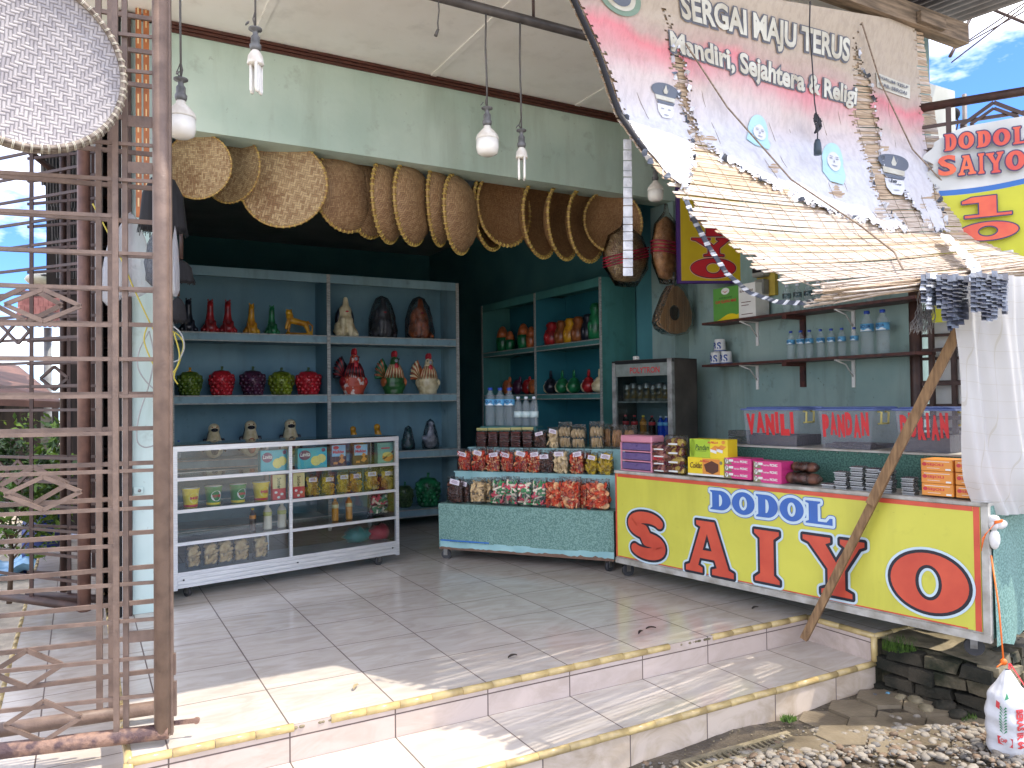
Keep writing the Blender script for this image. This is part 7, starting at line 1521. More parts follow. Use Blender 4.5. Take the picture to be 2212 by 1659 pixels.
def bl(ch, x0, y0, x1, y1):
    u, za = PBn.px(x0, (y0+y1)/2, -.05); ub_, zb2 = PBn.px(x1, (y0+y1)/2, -.05); z1 = PBn.px((x0+x1)/2, y0, -.05)[1]; z0 = PBn.px((x0+x1)/2, y1, -.05)[1]
    if ch in GLY: letter(ch, u, z0, ub_-u, z1-z0, MS2, t, 'letter', .007, 0, y0=-.056)
    else: b = MB(); b.m = 1; b.text(ch, ub_-u, z1-z0, lambda x, y: (u+x, -.056, z0+y), .07); b.m = 2; b.text(ch, ub_-u, z1-z0, lambda x, y: (u+x, -.058, z0+y), .03); b.build('letter', MS2, t)
for ch, a in (('D', (2040, 290, 2066, 326)), ('O', (2070, 286, 2104, 322)), ('D', (2110, 283, 2140, 318)), ('O', (2145, 279, 2182, 315)), ('L', (2188, 274, 2218, 311))): bl(ch, *a)
for ch, a in (('S', (2026, 336, 2066, 380)), ('A', (2070, 336, 2108, 378)), ('I', (2113, 332, 2126, 376)), ('Y', (2130, 330, 2168, 374)), ('O', (2172, 326, 2214, 368))): bl(ch, *a)
bl('1', 2078, 424, 2185, 468); bl('O', 2070, 480, 2200, 519)
# ---- white curtain cloth
CF_ = Frame((3.36, 2.02), (4.35, 1.86)); t = thing('white_curtain', 'white checked cloth curtain gathered and tied at the cart corner', 'curtain', CF_.w(0, 0, 0), CF_.ang)
M_cur = mat('white_curtain_cloth', (222, 222, 220), .7, scale=3, rgb2=(206, 204, 200)); n = M_cur.node_tree
def checks(M, per=.075, col=(170, 158, 120)):
    n = M.node_tree; L = n.links.new; bs = n.nodes['Principled BSDF']; src = bs.inputs['Base Color'].links[0].from_socket; uvm = n.nodes.new('ShaderNodeUVMap'); sp_ = n.nodes.new('ShaderNodeSeparateXYZ'); L(uvm.outputs[0], sp_.inputs[0]); o = []
    for i in (0, 1):
        d_ = n.nodes.new('ShaderNodeMath'); d_.operation = 'DIVIDE'; L(sp_.outputs[i], d_.inputs[0]); d_.inputs[1].default_value = per; f_ = n.nodes.new('ShaderNodeMath'); f_.operation = 'FRACT'; L(d_.outputs[0], f_.inputs[0]); l_ = n.nodes.new('ShaderNodeMath'); l_.operation = 'LESS_THAN'; L(f_.outputs[0], l_.inputs[0]); l_.inputs[1].default_value = .03; o.append(l_.outputs[0])
    m_ = n.nodes.new('ShaderNodeMath'); m_.operation = 'MAXIMUM'; L(o[0], m_.inputs[0]); L(o[1], m_.inputs[1]); s_ = n.nodes.new('ShaderNodeMath'); s_.operation = 'MULTIPLY'; L(m_.outputs[0], s_.inputs[0]); s_.inputs[1].default_value = .38
    mx = n.nodes.new('ShaderNodeMix'); mx.data_type = 'RGBA'; L(s_.outputs[0], mx.inputs[0]); L(src, mx.inputs[6]); mx.inputs[7].default_value = (*s2l(col), 1); L(mx.outputs[2], bs.inputs['Base Color'])
    tl = n.nodes.new('ShaderNodeBsdfTranslucent'); tl.inputs[0].default_value = (.75, .74, .72, 1); ms = n.nodes.new('ShaderNodeMixShader'); ms.inputs[0].default_value = .35; L(bs.outputs[0], ms.inputs[1]); L(tl.outputs[0], ms.inputs[2]); L(ms.outputs[0], n.nodes['Material Output'].inputs[0])
checks(M_cur)
left_px = [(2084, 625), (2084, 700), (2092, 780), (2098, 860), (2104, 950), (2112, 1040), (2128, 1090), (2142, 1122)]
def leftu(z):
    pr = None
    for x, y in left_px:
        u, zz = CF_.px(x, y)
        if pr and zz <= z <= pr[1]: return u+(pr[0]-u)*(z-zz)/(pr[1]-zz)
        pr = (u, zz)
    return CF_.px(*left_px[0])[0] if z > pr[1] else pr[0]
zT, zB = CF_.px(2090, 605)[1], CF_.px(2160, 1114)[1]; uR_ = CF_.px(2212, 800)[0]+.45; b = MB()
def cf(p, q):
    z = zB+(zT-zB)*q; ul = leftu(z); u = ul+(uR_-ul)*p**1.15; fold = .026*math.sin(p*26+q*3.2+1.5*math.sin(q*4))*(.4+p*.6)+.010*math.sin(p*61+q*7)*(1-q*.5)+.03*math.sin(p*9+1)*(1-q*.4)+(.03*math.exp(-(p/.05)**2))
    return (u, fold, z+.03*math.sin(p*3)*q-(1-q)*.0)
b.grid(120, 50, cf); o = b.build('cloth', M_cur, t); uvl = o.data.uv_layers.new(name='UVMap')
for lp in o.data.loops: v_ = o.data.vertices[lp.vertex_index].co; uvl.data[lp.index].uv = (v_.x*1.25+v_.y*.8, v_.z+.04*math.sin(v_.x*5))
b = MB(); kx, kz = CF_.px(2143, 1128); 
for k in range(5): b.ell((kx+.012*math.cos(k*2), -.01, kz+.012*math.sin(k*2)), (.028, .02, .022), 12, 8, Euler((k, k*.7, 0)).to_matrix())
b.ell((kx+.035, -.01, kz-.01), (.045, .015, .022), 12, 8); b.ell((kx-.0, -.01, kz-.075), (.028, .018, .045), 12, 8); b.build('knot', M_cur if 0 else mat('cloth_knot', (222, 220, 216), .7), t)
b = MB()
for k in range(3): b.tube([(kx-.022, -.03, kz+.004*k), (kx+.02, -.034, kz+.006+.004*k), (kx+.028, .0, kz+.004*k)], .003, 6)
for k in range(6): b.tube([(kx-.02, -.03, kz), (kx-.06-.008*k, -.03, kz-.03-.006*k), (kx-.085-.004*k, -.03, kz-.045-.014*k)], .0016, 5)
b.build('orange_string', flat('orange_twine', (236, 112, 30), .5), t)
# ---- rice sack hanging by a string
P0 = at(2141, 1200, 1, 1.98); P1 = at(2168, 1430, 1, 1.84); Pc = at(2178, 1545, 1, 1.80)
t = thing('rice_sack', 'white woven plastic sack printed in red and green, hanging by orange string', 'sack', (Pc.x, Pc.y, -.255)); base = Vector((Pc.x, Pc.y, -.255)); Ht = P1.z-base.z; Wd = .125
sc = (Pc-CAMP).dot(CF)/FOC; rr = 50*sc
def sack(p, q):
    a = 2*math.pi*p; z = Ht*q*.97; prof_ = [(.0, .86), (.08, 1.0), (.5, 1.02), (.72, .86), (.88, .42), (1, .12)]
    for (z0, r0), (z1, r1) in zip(prof_[:-1], prof_[1:]):
        if z0 <= q <= z1: r_ = r0+(r1-r0)*(q-z0)/(z1-z0)
    w_ = 1+.05*math.sin(5*a+q*3)+.03*math.sin(11*a+q*8)*q+.03*math.sin(q*30+a*2)
    return (rr*r_*w_*math.cos(a), rr*.8*r_*w_*math.sin(a), z)
M_sack = mat('woven_sack', (216, 216, 216), .5, scale=6, rgb2=(190, 190, 192), bump=.5, bscale=25); b = MB(); b.grid(48, 30, sack); b.add([sack(k/48, 0) for k in range(48)], [tuple(range(48))]); sk = b.build('sack_body', M_sack, t)
def sp_(a, z, off=.003):      # a: angle from the viewer-facing direction (radians), z: height fraction
    ang = -math.pi/2-YAW-.06+a; x, y, zz = sack((ang/(2*math.pi)) % 1, z); k = 1+off/rr*1.0; return (x*k, y*k, zz)
b = MB(); b.m = 0
b.text('BERAS IR 64', .44, .23, lambda x, y: sp_(.10+(y-.1)*1.6, .60-x*1.05), .05); b.m = 0; b.text('CAP', .14, .06, lambda x, y: sp_(-.75+x*2, .20+y*.8), .04)
b.add([sp_(-.9, .17), sp_(-.25, .15), sp_(-.25, .26), sp_(-.9, .27)], [(0, 1, 2, 3)]); b.m = 1
for k in range(9):
    zz = .30+k*.035; b.add([sp_(-.62, zz), sp_(-.45, zz+.035), sp_(-.50, zz+.05)], [(0, 1, 2)]); b.add([sp_(-.62, zz), sp_(-.80, zz+.035), sp_(-.75, zz+.05)], [(0, 1, 2)])
b.add([sp_(-.55, .7), sp_(-.35, .72), sp_(-.45, .78)], [(0, 1, 2)]); b.m = 0; b.add([sp_(-1.0, .60), sp_(-.8, .58), sp_(-.78, .66), sp_(-.98, .68)], [(0, 1, 2, 3)])
b.build('print', [flat('sack_red', (208, 70, 72), .5), flat('sack_green', (50, 130, 90), .5)], t)
b = MB(); top = P1-base; b.tube([P0-base, (P0-base).lerp(top, .5)+Vector((.012, 0, 0)), top], .0035, 6); b.ell(top, .014, 8, 6); b.tube([top, top+Vector((-.05, 0, -.012))], .003, 5); b.build('orange_string', flat('orange_twine', 0) if 0 else _mats['orange_twine'], t)
b = MB(); b.add([top+Vector(v_) for v_ in ((-.004, -.02, 0), (.01, -.02, .0), (-.03, -.05, -.09), (-.05, -.045, -.08))], [(0, 1, 2, 3)]); b.add([top+Vector(v_) for v_ in ((.0, -.022, 0), (.012, -.022, .0), (.068, -.05, -.10), (.045, -.055, -.09))], [(0, 1, 2, 3)]); b.build('red_handle', flat('red_handle', (220, 30, 34), .4), t)
# ---- hanging tray on the gate
c = at(58, 132, 1, 2.86); t = thing('winnowing_tray', 'very large weathered grey woven tray hung on the front of the gate', 'basket', c, .05); sc = (c-CAMP).dot(CF)/FOC; r_ = 186*sc
t.location = c; t.rotation_euler = Euler((0, .1, .18)); W_gr = weave('weathered_bamboo', (178, 172, 170), (142, 136, 138), .0115, dark=.42, zig=2)
b = MB(); prof = [(0, 0), (r_*.9, .0), (r_*.985, .012)]; n_ = 72; vs = []; fs = []
for (q, dd) in prof:
    for k in range(n_): a = 2*math.pi*k/n_; vs.append((q*math.cos(a), -dd, q*math.sin(a)))
for i in range(2):
    for k in range(n_): fs.append((i*n_+k, i*n_+(k+1) % n_, (i+1)*n_+(k+1) % n_, (i+1)*n_+k))
b.smooth = True; b.add(vs, fs); b.build('woven_face', W_gr, t)
b = MB()
for k, (dr, dy) in enumerate(((0, -.016), (.009, -.010), (.013, 0), (.004, -.02))): b.tube([((r_+dr)*math.cos(2*math.pi*q/72), dy, (r_+dr)*math.sin(2*math.pi*q/72)) for q in range(73)], .006, 6, cap=False)
b.build('rim', mat('grey_cane_rim', (150, 138, 124), .6, scale=40, rgb2=(92, 78, 68)), t)
b = MB()
for k in range(70):
    a = 2*math.pi*k/70+rb.uniform(-.01, .01)
    for da in (-.006, .008): c0 = Vector((math.cos(a+da), 0, math.sin(a+da))); b.tube([c0*(r_-.006)+Vector((0, -.024, 0)), c0*(r_+.008)+Vector((0, -.026, 0)), c0*(r_+.020)+Vector((0, -.008, 0))], .0014, 5)
b.build('lashing', mat('grey_lashing', (206, 200, 182), .5, scale=30), t)
# broom heads, plastic bags and cords behind the gate post
M_blkf = mat('black_fibre', (30, 30, 34), .8, scale=60, rgb2=(16, 16, 20), stretch=(1, 1, .1))
for (x0, yt, yb, wp, Y, lb) in ((352, 378, 500, 96, 4.2, 'black fibre broom head in plastic hanging behind the gate post'), (392, 560, 610, 50, 4.5, 'brown fibre broom tip right of the gate post'), (384, 640, 695, 36, 4.5, 'lower dark fibre broom tip beside the shelf rack')):
    c = at(x0, yt, 1, Y); c2 = at(x0, yb, 1, Y); sc = (c-CAMP).dot(CF)/FOC; h_ = c.z-c2.z; a_ = wp*sc/2; t = thing('broom_head', lb, 'broom', c, 0, 'fibre brooms'); b = MB(); b.lathe([(0, .0), (a_*.5, -.02), (a_*.85, -h_*.35), (a_, -h_*.9), (a_*.9, -h_), (0, -h_)], 20, sy=.5)
    for k in range(60): q = rb.uniform(0, 6.28); b.tube([(a_*.9*math.cos(q), a_*.45*math.sin(q), -h_*.7), (a_*1.0*math.cos(q)+rb.uniform(-.01, .01), a_*.5*math.sin(q), -h_*rb.uniform(1.0, 1.1))], .0015, 4)
    b.build('fibres', M_blkf, t); b = MB(); b.tube([(0, 0, 0), (0, 0, .22)], .010, 8); b.build('handle', M_dbrown, t)
M_bagw = film('milky_bag', (200, 200, 204), .42); M_bagd = film('smoky_bag', (80, 84, 92), .72)
for i, (x0, yt, yb, wp, Y, M_, lb) in enumerate(((282, 470, 640, 84, 4.35, M_bagw, 'milky plastic bag hanging left of the gate post'), (338, 500, 620, 60, 4.15, M_bagd, 'dark shiny plastic bag behind the gate post'), (378, 500, 640, 44, 4.1, M_bagw, 'clear plastic bag right of the gate post'), (240, 520, 660, 60, 4.6, M_bagw, 'torn pale plastic sheet among the gate bars'))):
    c = at(x0, yt, 1, Y); c2 = at(x0, yb, 1, Y); sc = (c-CAMP).dot(CF)/FOC; h_ = c.z-c2.z; a_ = wp*sc/2
    t = thing('plastic_bag', lb, 'plastic bag', c, i*.7, 'plastic bags hanging by the gate'); b = MB(); b.lathe([(0, .03), (a_*.25, .0), (a_*.7, -h_*.25), (a_, -h_*.6), (a_*.95, -h_*.9), (a_*.4, -h_), (0, -h_)], 28, sy=.4, fn=lambda q, z: 1+.12*math.sin(5*q+z*18+i)+.06*math.sin(11*q-z*30)); b.build('film', M_, t)
o = at(318, 720, 1, 4.3); t = thing('cord_coil', 'yellow and grey cords looped from the pier behind the gate post', 'cord', o)
def cord(pts, Y, M, r=.004):
    P = [at(x, y, 1, Y)-o for x, y in pts]; Q = []
    for i in range(len(P)-1):
        a = P[max(i-1, 0)]; p = P[i]; q_ = P[i+1]; c_ = P[min(i+2, len(P)-1)]
        for k in range(6): s = k/6; Q.append(.5*((2*p)+(q_-a)*s+(2*a-5*p+4*q_-c_)*s*s+(3*p-a-3*q_+c_)*s**3))
    b = MB(); b.tube(Q+[P[-1]], r, 6); b.build('cord', M, t)
M_yc, M_gc = flat('yellow_cord', (178, 164, 60), .5), flat('grey_cord', (150, 152, 150), .6)
cord([(200, 440), (232, 500), (262, 560), (290, 625), (325, 700)], 4.3, M_yc); cord([(325, 700), (345, 730), (372, 716), (396, 740), (388, 780), (376, 812), (384, 830)], 4.25, M_yc); cord([(318, 705), (312, 740), (340, 800), (372, 806), (388, 770), (376, 720)], 4.2, M_yc); cord([(322, 715), (300, 760), (300, 800), (330, 838), (348, 830)], 4.32, M_gc); cord([(322, 715), (332, 770), (322, 830), (300, 900), (296, 950), (312, 966), (334, 962)], 4.34, M_gc); cord([(375, 705), (392, 722), (398, 750), (388, 775), (375, 782)], 4.2, M_gc)
# orange printed strips beside the post
c = at(308, 260, 1, 4.85); t = thing('wrapper_strip', 'tall orange printed wrapper strips hanging beside the left pier', 'wrapper strip', c); zt_, zb_ = at(308, 20, 1, 4.85).z-c.z, at(308, 470, 1, 4.85).z-c.z; b = MB(); b.m = 0; b.box((-.035, 0, zb_), (-.005, .01, zt_)); b.box((.005, .0, zb_+.1), (.035, .01, zt_)); b.m = 1
for k in range(14): b.box((-.026, -.002, zb_+.06+k*.085), (-.018, -.0005, zb_+.11+k*.085)); b.box((.016, -.002, zb_+.16+k*.085), (.022, -.0005, zb_+.20+k*.085))
b.build('strips', [mat('orange_foil', (184, 110, 60), .45, scale=8, rgb2=(140, 80, 44)), flat('pale_print', (230, 200, 150), .5)], t)
# ================================================================ GROUND DETAIL
rg = random.Random(9)
t = thing('retaining_wall', 'low mossy brick and stone wall under the right end of the sign cart', 'wall', (3.5, 2.3, 0)); o = Vector((3.5, 2.3, 0))
C1, C2, C3 = Vector((3.50, 2.515, 0)), Vector((3.585, 2.05, 0)), Vector((4.9, 2.30, 0))
b = MB(); lp = [(3.52, 2.52), (3.61, 2.08), (4.9, 2.33), (4.9, 2.7), (3.52, 2.7)]; b.prism(lp, lambda x, y: (x-o.x, y-o.y, -.03), .5, (0, 0, -1)); b.build('core', M_moss, t)
b = MB(); b.m = 0
def course(A, C, n0, mi):
    d = (C-A); L_ = d.length; d.normalize(); nn = Vector((d.y, -d.x, 0)); z = -.42; row = 0
    while z < -.05:
        h = rg.uniform(.05, .075); u = -.02+(.06 if row % 2 else 0)
        while u < L_:
            w_ = rg.uniform(.10, .19); c = A+d*(u+w_/2)-o+nn*rg.uniform(-.012, .02)+Vector((0, 0, z+h/2)); b.m = rg.choice(mi); s0 = len(b.v)
            b.obox(c, (w_*.93, .09, h*.84), Euler((rg.uniform(-.06, .06), rg.uniform(-.07, .07), math.atan2(d.y, d.x)+rg.uniform(-.06, .06))))
            for i in range(s0, len(b.v)): b.v[i] += Vector((rg.uniform(-.008, .008), rg.uniform(-.008, .008), rg.uniform(-.007, .007)))
            u += w_
        z += h; row += 1
course(C1, C2, 0, (0, 0, 1)); course(C2, C3, 0, (2, 2, 1)); b.build('stones', [M_dbrick, M_moss, M_dcon], t)  # front face takes the darker stones, side face the paler ones
b = MB(); n_ = 26
b.grid(40, 14, lambda u, v: ((C1 if 0 else Vector((3.475+.115*v*1.0, 2.525-.50*v, 0))).lerp(Vector((4.9, 2.65-.36*v, 0)), u)-o+Vector((.0, .012*math.sin(u*40)*v, -.012-.004*math.sin(u*30+v*9)-.022*v*v+.004*rg.random()))))
b.build('top_slab', M_dcon, t)
# loose rocks
rk = [(1978, 1519, .045, 'pale rock at the foot of the mossy wall'), (2001, 1536, .04, 'smooth grey rock in front of the mossy wall'), (2040, 1532, .055, 'brownish rock under the mossy wall'), (2068, 1548, .04, 'dark rock at the right foot of the mossy wall'), (1944, 1512, .03, 'small pale stone left of the rocks by the wall')]
for x, y, r_, lb in rk:
    c = at(x, y, 2, -.26); b = MB(); b.ell((0, 0, 0), (r_, r_*.8, r_*.55), 12, 8, Euler((.2, .2, rg.uniform(0, 3))).to_matrix()); b.v = [v*(1+.12*math.sin(v.x*120+v.y*90+v.z*70)) for v in b.v]; tag(b.build('rock', M_dcon if 'pale' in lb or 'smooth' in lb else M_dbrick, None, (c.x, c.y, c.z+.01)), lb, 'rock')
# gravel heap
b = MB(); cnt = 0
import itertools
while cnt < 2600:
    x = rg.uniform(1380, 2330); yb = 1659-min(1, max(0, (x-1480)/420))*95+(max(0, x-2080)*.5 if x < 2200 else 60); y = yb+abs(rg.gauss(0, 55)) if rg.random() < .93 else yb-rg.uniform(0, 22)
    if x < 1560: y = max(y, 1640)
    if y > 2100: continue
    c = at(x, y, 2, -.262); cnt += 1
    dd = min(1, max(0, (2.35-c.y)/.5)); c.z = hgt(c.x, c.y)-.001+.03*dd*rg.random(); s_ = rg.choice((.004, .005, .006, .008, .010, .016))*rg.uniform(.8, 1.3); b.m = rg.choice((0, 0, 0, 1, 2))
    b.ell(c, (s_*1.4, s_, s_*.6), 7, 5, Euler((rg.uniform(-.4, .4), rg.uniform(-.4, .4), rg.uniform(0, 3))).to_matrix())
g_ = b.build('gravel', [mat('gravel_pale', (146, 138, 124), .8, scale=30, rgb2=(128, 120, 108)), mat('gravel_grey', (118, 114, 108), .8, scale=30), mat('gravel_brown', (124, 104, 84), .8, scale=30)]); tag(g_, 'heap of pale pebbles and gravel in front of the pavers', 'gravel', None, 'stuff')
b = MB()
for k in range(900):
    x, y = rg.uniform(1480, 2120), rg.uniform(1470, 1640); c = at(x, y, 2, -.27)
    if c.y > 2.52: continue
    c.z = hgt(c.x, c.y)+.002; s_ = rg.uniform(.002, .006); b.ell(c, (s_, s_*.8, s_*.6), 6, 4)
tag(b.build('grit', M_dcon, None), 'scattered grit on the wet mud beside the step', 'grit', None, 'stuff')
# channel grate
pa, pb = at(1548, 1655, 2, -.265), at(1738, 1600, 2, -.265); DG = Frame((pa.x, pa.y), (pb.x, pb.y)); t = thing('drain_grate', 'pale slotted concrete drain strip beside the step, half buried in grit', 'drain', DG.w(0, 0, -.272), DG.ang)
b = MB(); b.box((-.1, .0, -.03), (DG.L, .02, .014)); b.box((-.1, .075, -.03), (DG.L, .10, .012)); k = -.1
while k < DG.L: b.box((k, .0205, -.03), (k+.010, .0745, .010)); k += .028
b.build('slotted_cover', M_dcon, t); b = MB(); b.box((-.1, .019, -.04), (DG.L, .076, -.02)); b.build('channel', M_dark, t)
# moss tufts, litter and leaves
M_mossg = mat('bright_moss', (84, 118, 34), .8, scale=40, rgb2=(40, 66, 18))
def tuft(x, y, z, r_, lb, n=160):
    c = at(x, y, 2, z); b = MB()
    for k in range(n):
        q, rr_ = rg.uniform(0, 6.28), r_*rg.random()**.6; p = Vector((rr_*math.cos(q), rr_*math.sin(q)*.7, 0)); h = rg.uniform(.008, .03)*r_/.05; d = Vector((rg.uniform(-.01, .01), rg.uniform(-.01, .01), h)); s_ = .004
        b.add([p+Vector((-s_, 0, 0)), p+Vector((s_, 0, 0)), p+d+Vector((s_*.3, .002, 0))], [(0, 1, 2)])
    tag(b.build('moss_tuft', M_mossg, None, c), lb, 'moss')
tuft(2088, 1553, -.27, .055, 'bright green moss tuft at the right foot of the wall'); tuft(1704, 1556, -.262, .04, 'small green moss tuft against the lower riser')
tuft(1945, 1400, -.04, .10, 'dark moss cushion on top of the brick wall', 260)
for x, y, r_, M_, lb in ((1384, 1368, .5, None, 'dark curled dry leaf, left of two near the step edge'), (1406, 1359, -.3, None, 'dark curled dry leaf, right of two near the step edge'), (1107, 1420, .2, None, 'small dry leaf lying in the striped shade'), (1631, 1315, .1, None, 'thin dry leaf near the wheeled cart'), (769, 1486, .9, 1, 'pale leaf fragment on the sunlit tiles')):
    c = at(x, y, 2, .004); b = MB(); b.grid(8, 3, lambda u, v: ((u-.5)*.055, (v-.5)*.018*math.sin(math.pi*(.08+.84*u)), .006*math.sin(u*3)+.008*abs(v-.5)*2)); tag(b.build('dry_leaf', mat('dead_leaf', (74, 62, 52), .8, scale=40, rgb2=(46, 38, 32)) if not M_ else mat('pale_leaf', (172, 156, 120), .8), None, c, r_), lb, 'leaf')
for x, y, M_, lb, s_ in ((1918, 1499, flat('blue_scrap', (110, 170, 200), .4), 'pale blue plastic scrap at the end of the step', .025), (1890, 1502, flat('grey_scrap', (110, 116, 124), .4), 'crumpled grey foil scrap at the end of the step', .022)):
    c = at(x, y, 2, -.255); b = MB(); b.ell((0, 0, 0), (s_, s_*.5, s_*.35), 8, 5); b.v = [v*(1+.25*math.sin(v.x*300+v.z*200)) for v in b.v]; tag(b.build('litter', M_, None, c), lb, 'litter')
# ================================================================ LEFT BACKGROUND THROUGH THE GATE
def pbox(px0, px1, y0, y1, Y, dep, M, name, par=None, o=None, lab=None):
    a, c = at(px0, y1, 1, Y), at(px1, y0, 1, Y); b = MB(); o = o or Vector((0, 0, 0)); b.box((a.x-o.x, Y-o.y, a.z-o.z), (c.x-o.x, Y+dep-o.y, c.z-o.z)); q = b.build(name, M, par)
    if lab: q['label'] = lab
    return q
M_dshed = mat('dark_timber_wall', (58, 48, 42), .9, scale=3, rgb2=(32, 28, 26), stretch=(6, 6, .5)); M_roofb = mat('rusty_roof', (118, 80, 66), .7, scale=4, rgb2=(84, 58, 50)); M_ltwall = mat('lit_plaster', (214, 212, 206), .8, scale=3)
oN = Vector((-3.0, 12.5, -.3)); t = thing('neighbour_shed', 'dark open shed with rusty brown sloping roof seen through the gate bars', 'shed', oN)
pbox(-420, 126, 850, 1185, 13.5, .2, M_dshed, 'back_wall', t, oN); pbox(-430, -380, 850, 1185, 11.4, 2, M_dshed, 'side_wall', t, oN); pbox(88, 112, 900, 1185, 11.6, .15, mat('pale_cloth_wall', (176, 164, 148), .8, scale=4, rgb2=(120, 108, 96)), 'post', t, oN)
b = MB(); P = [at(-460, 700, 1, 13.6), at(40, 790, 1, 13.6), at(135, 868, 1, 11.2), at(-480, 840, 1, 11.2)]; P = [p-oN for p in P]; b.add(P+[p+Vector((0, 0, -.08)) for p in P], [(0, 1, 2, 3), (7, 6, 5, 4), (0, 4, 5, 1), (1, 5, 6, 2), (2, 6, 7, 3), (3, 7, 4, 0)]); b.build('roof', M_roofb, t)
oN = at(92, 720, 1, 12.0); t = thing('tiled_canopy', 'small canopy of scalloped reddish tiles on a grey post seen through the gate', 'canopy', oN)
b = MB(); P0, P1 = at(40, 712, 1, 12.0)-oN, at(140, 640, 1, 12.0)-oN; w_ = P1.x-P0.x
for r_ in range(4):
    for k in range(9): x = P0.x+w_*(k+.5*(r_ % 2)+.1)/9; z = P0.z+(P1.z-P0.z)*(r_+.5)/4; b.lathe([(0, -.0), (w_/18, .0), (w_/17, .02)], 10, c=(x, -.05+.14*r_, z), sx=1, rot=Euler((R(52), 0, 0)).to_matrix()); b.box((x-w_/19, -.05+.14*r_-.0, z-.0), (x+w_/19, .08+.14*r_, z+.16))
b.build('tiles', mat('pinkish_tile', (168, 116, 110), .7, scale=8, rgb2=(126, 80, 76)), t); b = MB(); b.tube([(.05, .3, -2.9), (.05, .3, .1)], .05, 10); b.build('post', mat('grey_pole', (140, 140, 140), .6), t)
oN = at(100, 605, 1, 11.5); t = thing('lamp_hood', 'beige rounded hood with a small dark oval mark above the tiled canopy', 'hood', oN); b = MB(); sc = 40*(oN-CAMP).dot(CF)/FOC; b.ell((0, 0, 0), (sc, .3, sc*.36), 20, 12); b.build('hood', mat('beige_shell', (196, 192, 174), .5), t); b = MB(); b.ell((.04, -.28, .02), (sc*.4, .05, sc*.08), 16, 8); b.build('mark', M_wheel, t)
oN = at(130, 460, 1, 8.5); t = thing('neighbour_awning', 'grey corrugated sheets of the neighbouring awning hanging beyond the gate', 'awning', oN)
a, c = at(77, 590, 1, 8.5)-oN, at(196, 332, 1, 8.5)-oN; nr = 4; b = MB()
for r_ in range(nr):
    z0, z1 = a.z+(c.z-a.z)*r_/nr, a.z+(c.z-a.z)*(r_+1)/nr; x0 = a.x+(.55-.14*r_)*.28
    b.grid(60, 1, lambda u, v: (x0+(c.x-x0)*u, .25*(1-v)+.015*math.sin(u*95), z0+(z1-z0+.05)*v))
b.build('sheets', mat('dull_zinc', (112, 112, 114), .5, metal=.3, scale=5, rgb2=(76, 76, 80)), t); b = MB(); b.tube([(a.x-.5, -.2, c.z+.25), (c.x-.2, .0, a.z+.9)], .03, 8); b.build('strut', M_dbrown, t)
oN = at(165, 900, 1, 9.0); t = thing('row_shop', 'dark shuttered shopfront with a sunlit white edge beyond the gate', 'building', oN)
pbox(136, 188, 640, 1150, 9.2, .1, M_dshed, 'shutter', t, oN); pbox(100, 188, 300, 640, 9.25, .1, M_dshed, 'upper_shutter', t, oN); pbox(189, 200, 330, 1120, 8.9, .1, M_ltwall, 'white_edge', t, oN); pbox(201, 213, 330, 1150, 9.0, .1, M_dark, 'dark_gap', t, oN)
# blue barrel
c = at(92, 1212, 2, -.30); Yb_ = 8.6; c = at(92, 1205, 1, Yb_); c.z = -.36; sc = (c-CAMP).dot(CF)/FOC; r_ = 38*sc; h_ = at(92, 1112, 1, Yb_).z-c.z
t = thing('blue_drum', 'dark blue plastic drum standing behind the gate', 'drum', c); b = MB(); b.lathe([(0, 0), (r_*.92, .0), (r_, .05), (r_, h_*.3), (r_*1.03, h_*.33), (r_, h_*.36), (r_, h_*.66), (r_*1.03, h_*.69), (r_, h_*.72), (r_*.95, h_*.96), (r_*.9, h_)], 28); b.build('drum_body', mat('navy_plastic', (28, 52, 120), .4, scale=5, rgb2=(20, 38, 90)), t); b = MB(); b.lathe([(r_*.92, h_), (r_*.92, h_+.02), (0, h_+.03)], 28); b.build('lid', mat('navy_lid', (34, 62, 136), .4), t)
# foliage
def leaf_mat(n, c, c2):
    M = mat(n, c, .6, scale=1.5, rgb2=c2, detail=2); return M
M_lf, M_lf2, M_bark = leaf_mat('fresh_leaf', (128, 154, 52), (70, 104, 30)), leaf_mat('deep_leaf', (74, 104, 44), (40, 66, 26)), mat('bark', (96, 78, 62), .9, scale=12)
def tree(name, label, cat, base, h, cr, n, M, grp=None, trunk=.06, ls=.11):
    t = thing(name, label, cat, base, 0, grp); b = MB(); b.tube([(0, 0, 0), (.05*h*.3, 0, h*.35), (0, .02, h*.75)], [trunk, trunk*.8, trunk*.3], 8); cl = []
    for k in range(7): q = rg.uniform(0, 6.28); e = Vector((cr*.7*math.cos(q), cr*.6*math.sin(q), h*rg.uniform(.55, .95))); b.tube([(.02*h, 0, h*rg.uniform(.3, .5)), e*.7+Vector((0, 0, h*.1)), e], [trunk*.4, trunk*.25, .006], 6); cl.append(e)
    b.build('trunk', M_bark, t); b = MB(); cl += [Vector((rg.uniform(-cr, cr)*.8, rg.uniform(-cr, cr)*.8, h*rg.uniform(.45, 1.0))) for _ in range(12)]
    for k in range(n):
        c = rg.choice(cl)+Vector((rg.gauss(0, cr*.22), rg.gauss(0, cr*.22), rg.gauss(0, h*.07))); e = Euler((rg.uniform(-1, 1), rg.uniform(-1, 1), rg.uniform(0, 6.28))).to_matrix(); s_ = ls*rg.uniform(.6, 1.3); b.m = rg.choice((0, 0, 1))
        b.add([c+e @ Vector(v)*s_ for v in ((-.5, 0, 0), (0, -.22, .05), (.6, 0, 0), (0, .22, .05))], [(0, 1, 2, 3)])
    b.build('crown', [M, M_lf2], t); return t
tree('tree', 'bright green broadleaf tree behind the dark shed', 'tree', (-6.0, 17.5, -.3), 2.6, 2.3, 2600, M_lf, ls=.26)
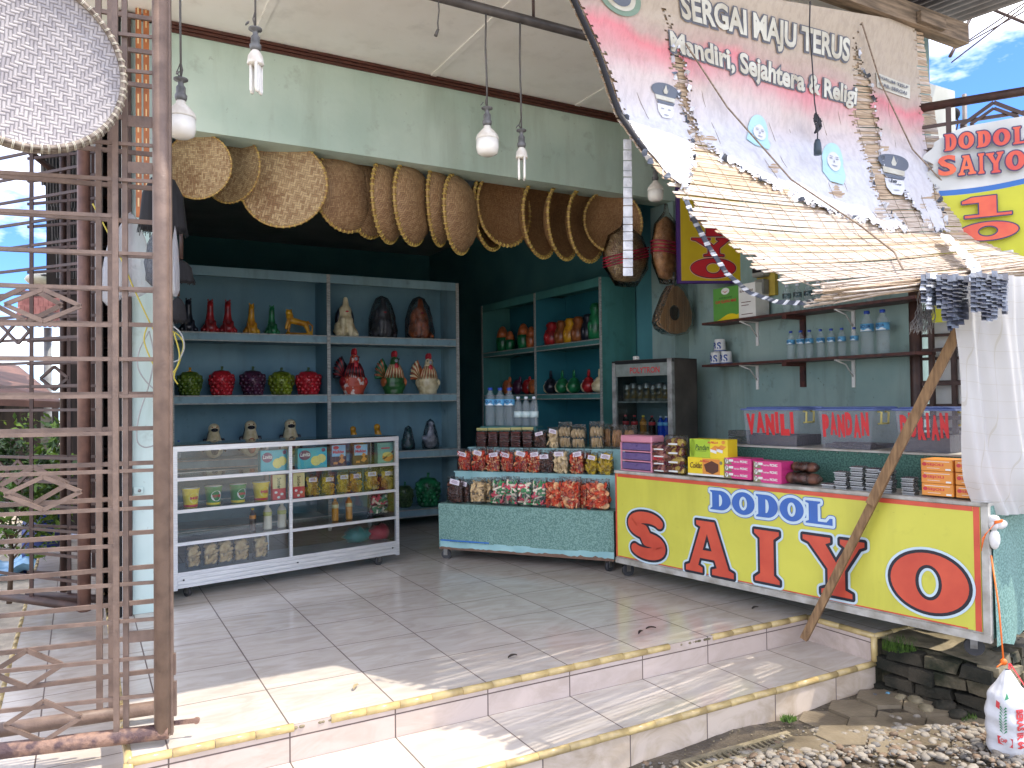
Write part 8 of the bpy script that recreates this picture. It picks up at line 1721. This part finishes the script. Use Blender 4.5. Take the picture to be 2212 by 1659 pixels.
tree('tree', 'yellow green young tree beside the shed wall', 'tree', (-2.05, 12.0, -.3), 2.6, .5, 1500, M_lf)
for i, (px, py, Y, h, lb) in enumerate(((20, 1200, 7.2, 1.05, 'leafy shrub at the far left behind the gate'), (112, 1000, 11.0, 1.3, 'shrub with reddish flowers near the shed post'), (60, 1190, 9.8, 1.1, 'dark green shrub beside the blue drum'))):
    c = at(px, py, 1, Y); tree('shrub', lb, 'shrub', (c.x, c.y, -.34), h, .42, 1100, M_lf if i != 2 else M_lf2, 'shrubs behind the gate', .02, .09)
c = at(70, 1226, 2, -.32); t = thing('plastic_sheet', 'crumpled pale blue plastic sheet on the ground beyond the gate', 'plastic sheet', (c.x, c.y, -.34)); b = MB(); b.grid(20, 16, lambda u, v: ((u-.5)*1.0, (v-.5)*.8, .05+.05*math.sin(u*17)+.05*math.sin(v*15+u*5))); b.build('sheet', mat('pale_blue_sheet', (150, 190, 214), .3, scale=3, rgb2=(110, 160, 196)), t)
# ================================================================ RIGHT SKY SIDE
o = at(2083, 320, 1, 3.6); t = thing('aerial_pole', 'thin grey pole with a curled wire lamp rising beside the side gate', 'pole', o); b = MB(); e = at(2083, 204, 1, 3.6)-o; b.tube([(0, 0, -.6), e], .018, 10); b.build('pole', mat('weathered_pole', (120, 112, 108), .6), t)
b = MB(); P = [at(*p, 1, 3.6)-o for p in ((2078, 313), (2068, 300), (2066, 282), (2070, 262), (2065, 250))]; b.tube(P, .007, 6); b.build('wire_neck', M_dbrown, t); b = MB(); b.ell(P[-1]+Vector((-.02, 0, .01)), (.045, .04, .05), 12, 8); b.build('lamp_head', M_dark, t)
def rods(name, label, cat, segs, r_, M):
    o = segs[0][0]; t = thing(name, label, cat, o)
    for a, c in segs:
        b = MB(); n = 10; b.tube([(a.lerp(c, k/n)-o)-Vector((0, 0, .0)) for k in range(n+1)], r_, 6); b.build(name.split('_')[-1], M, t)
rods('steel_brace', 'dark steel braces crossing the sky above the side gate', 'brace', [(at(2115, 5, 1, 3.2), at(2052, 122, 1, 3.2)), (at(2115, 8, 1, 3.2), at(2240, 60, 1, 2.9)), (at(2110, 12, 1, 3.2), at(2078, 42, 1, 3.2))], .012, M_dbrown)
rods('overhead_wires', 'thin overhead wires crossing the blue sky at the upper right', 'wires', [(at(2085, 92, 1, 3.3), at(2230, -5, 1, 2.8)), (at(2090, 92, 1, 3.3), at(2230, 15, 1, 2.8)), (at(2055, 135, 1, 3.3), at(2230, 0, 1, 2.8))], .005, M_dbrown)
b = MB(); b.box((4.72, 3.0, -.2), (5.05, 3.25, 3.2)); pc = b.build('concrete_column', mat('pale_column', (206, 208, 200), .8, scale=3, rgb2=(176, 178, 168))); tag(pc, 'pale concrete column lit by the sun behind the blind', 'column')
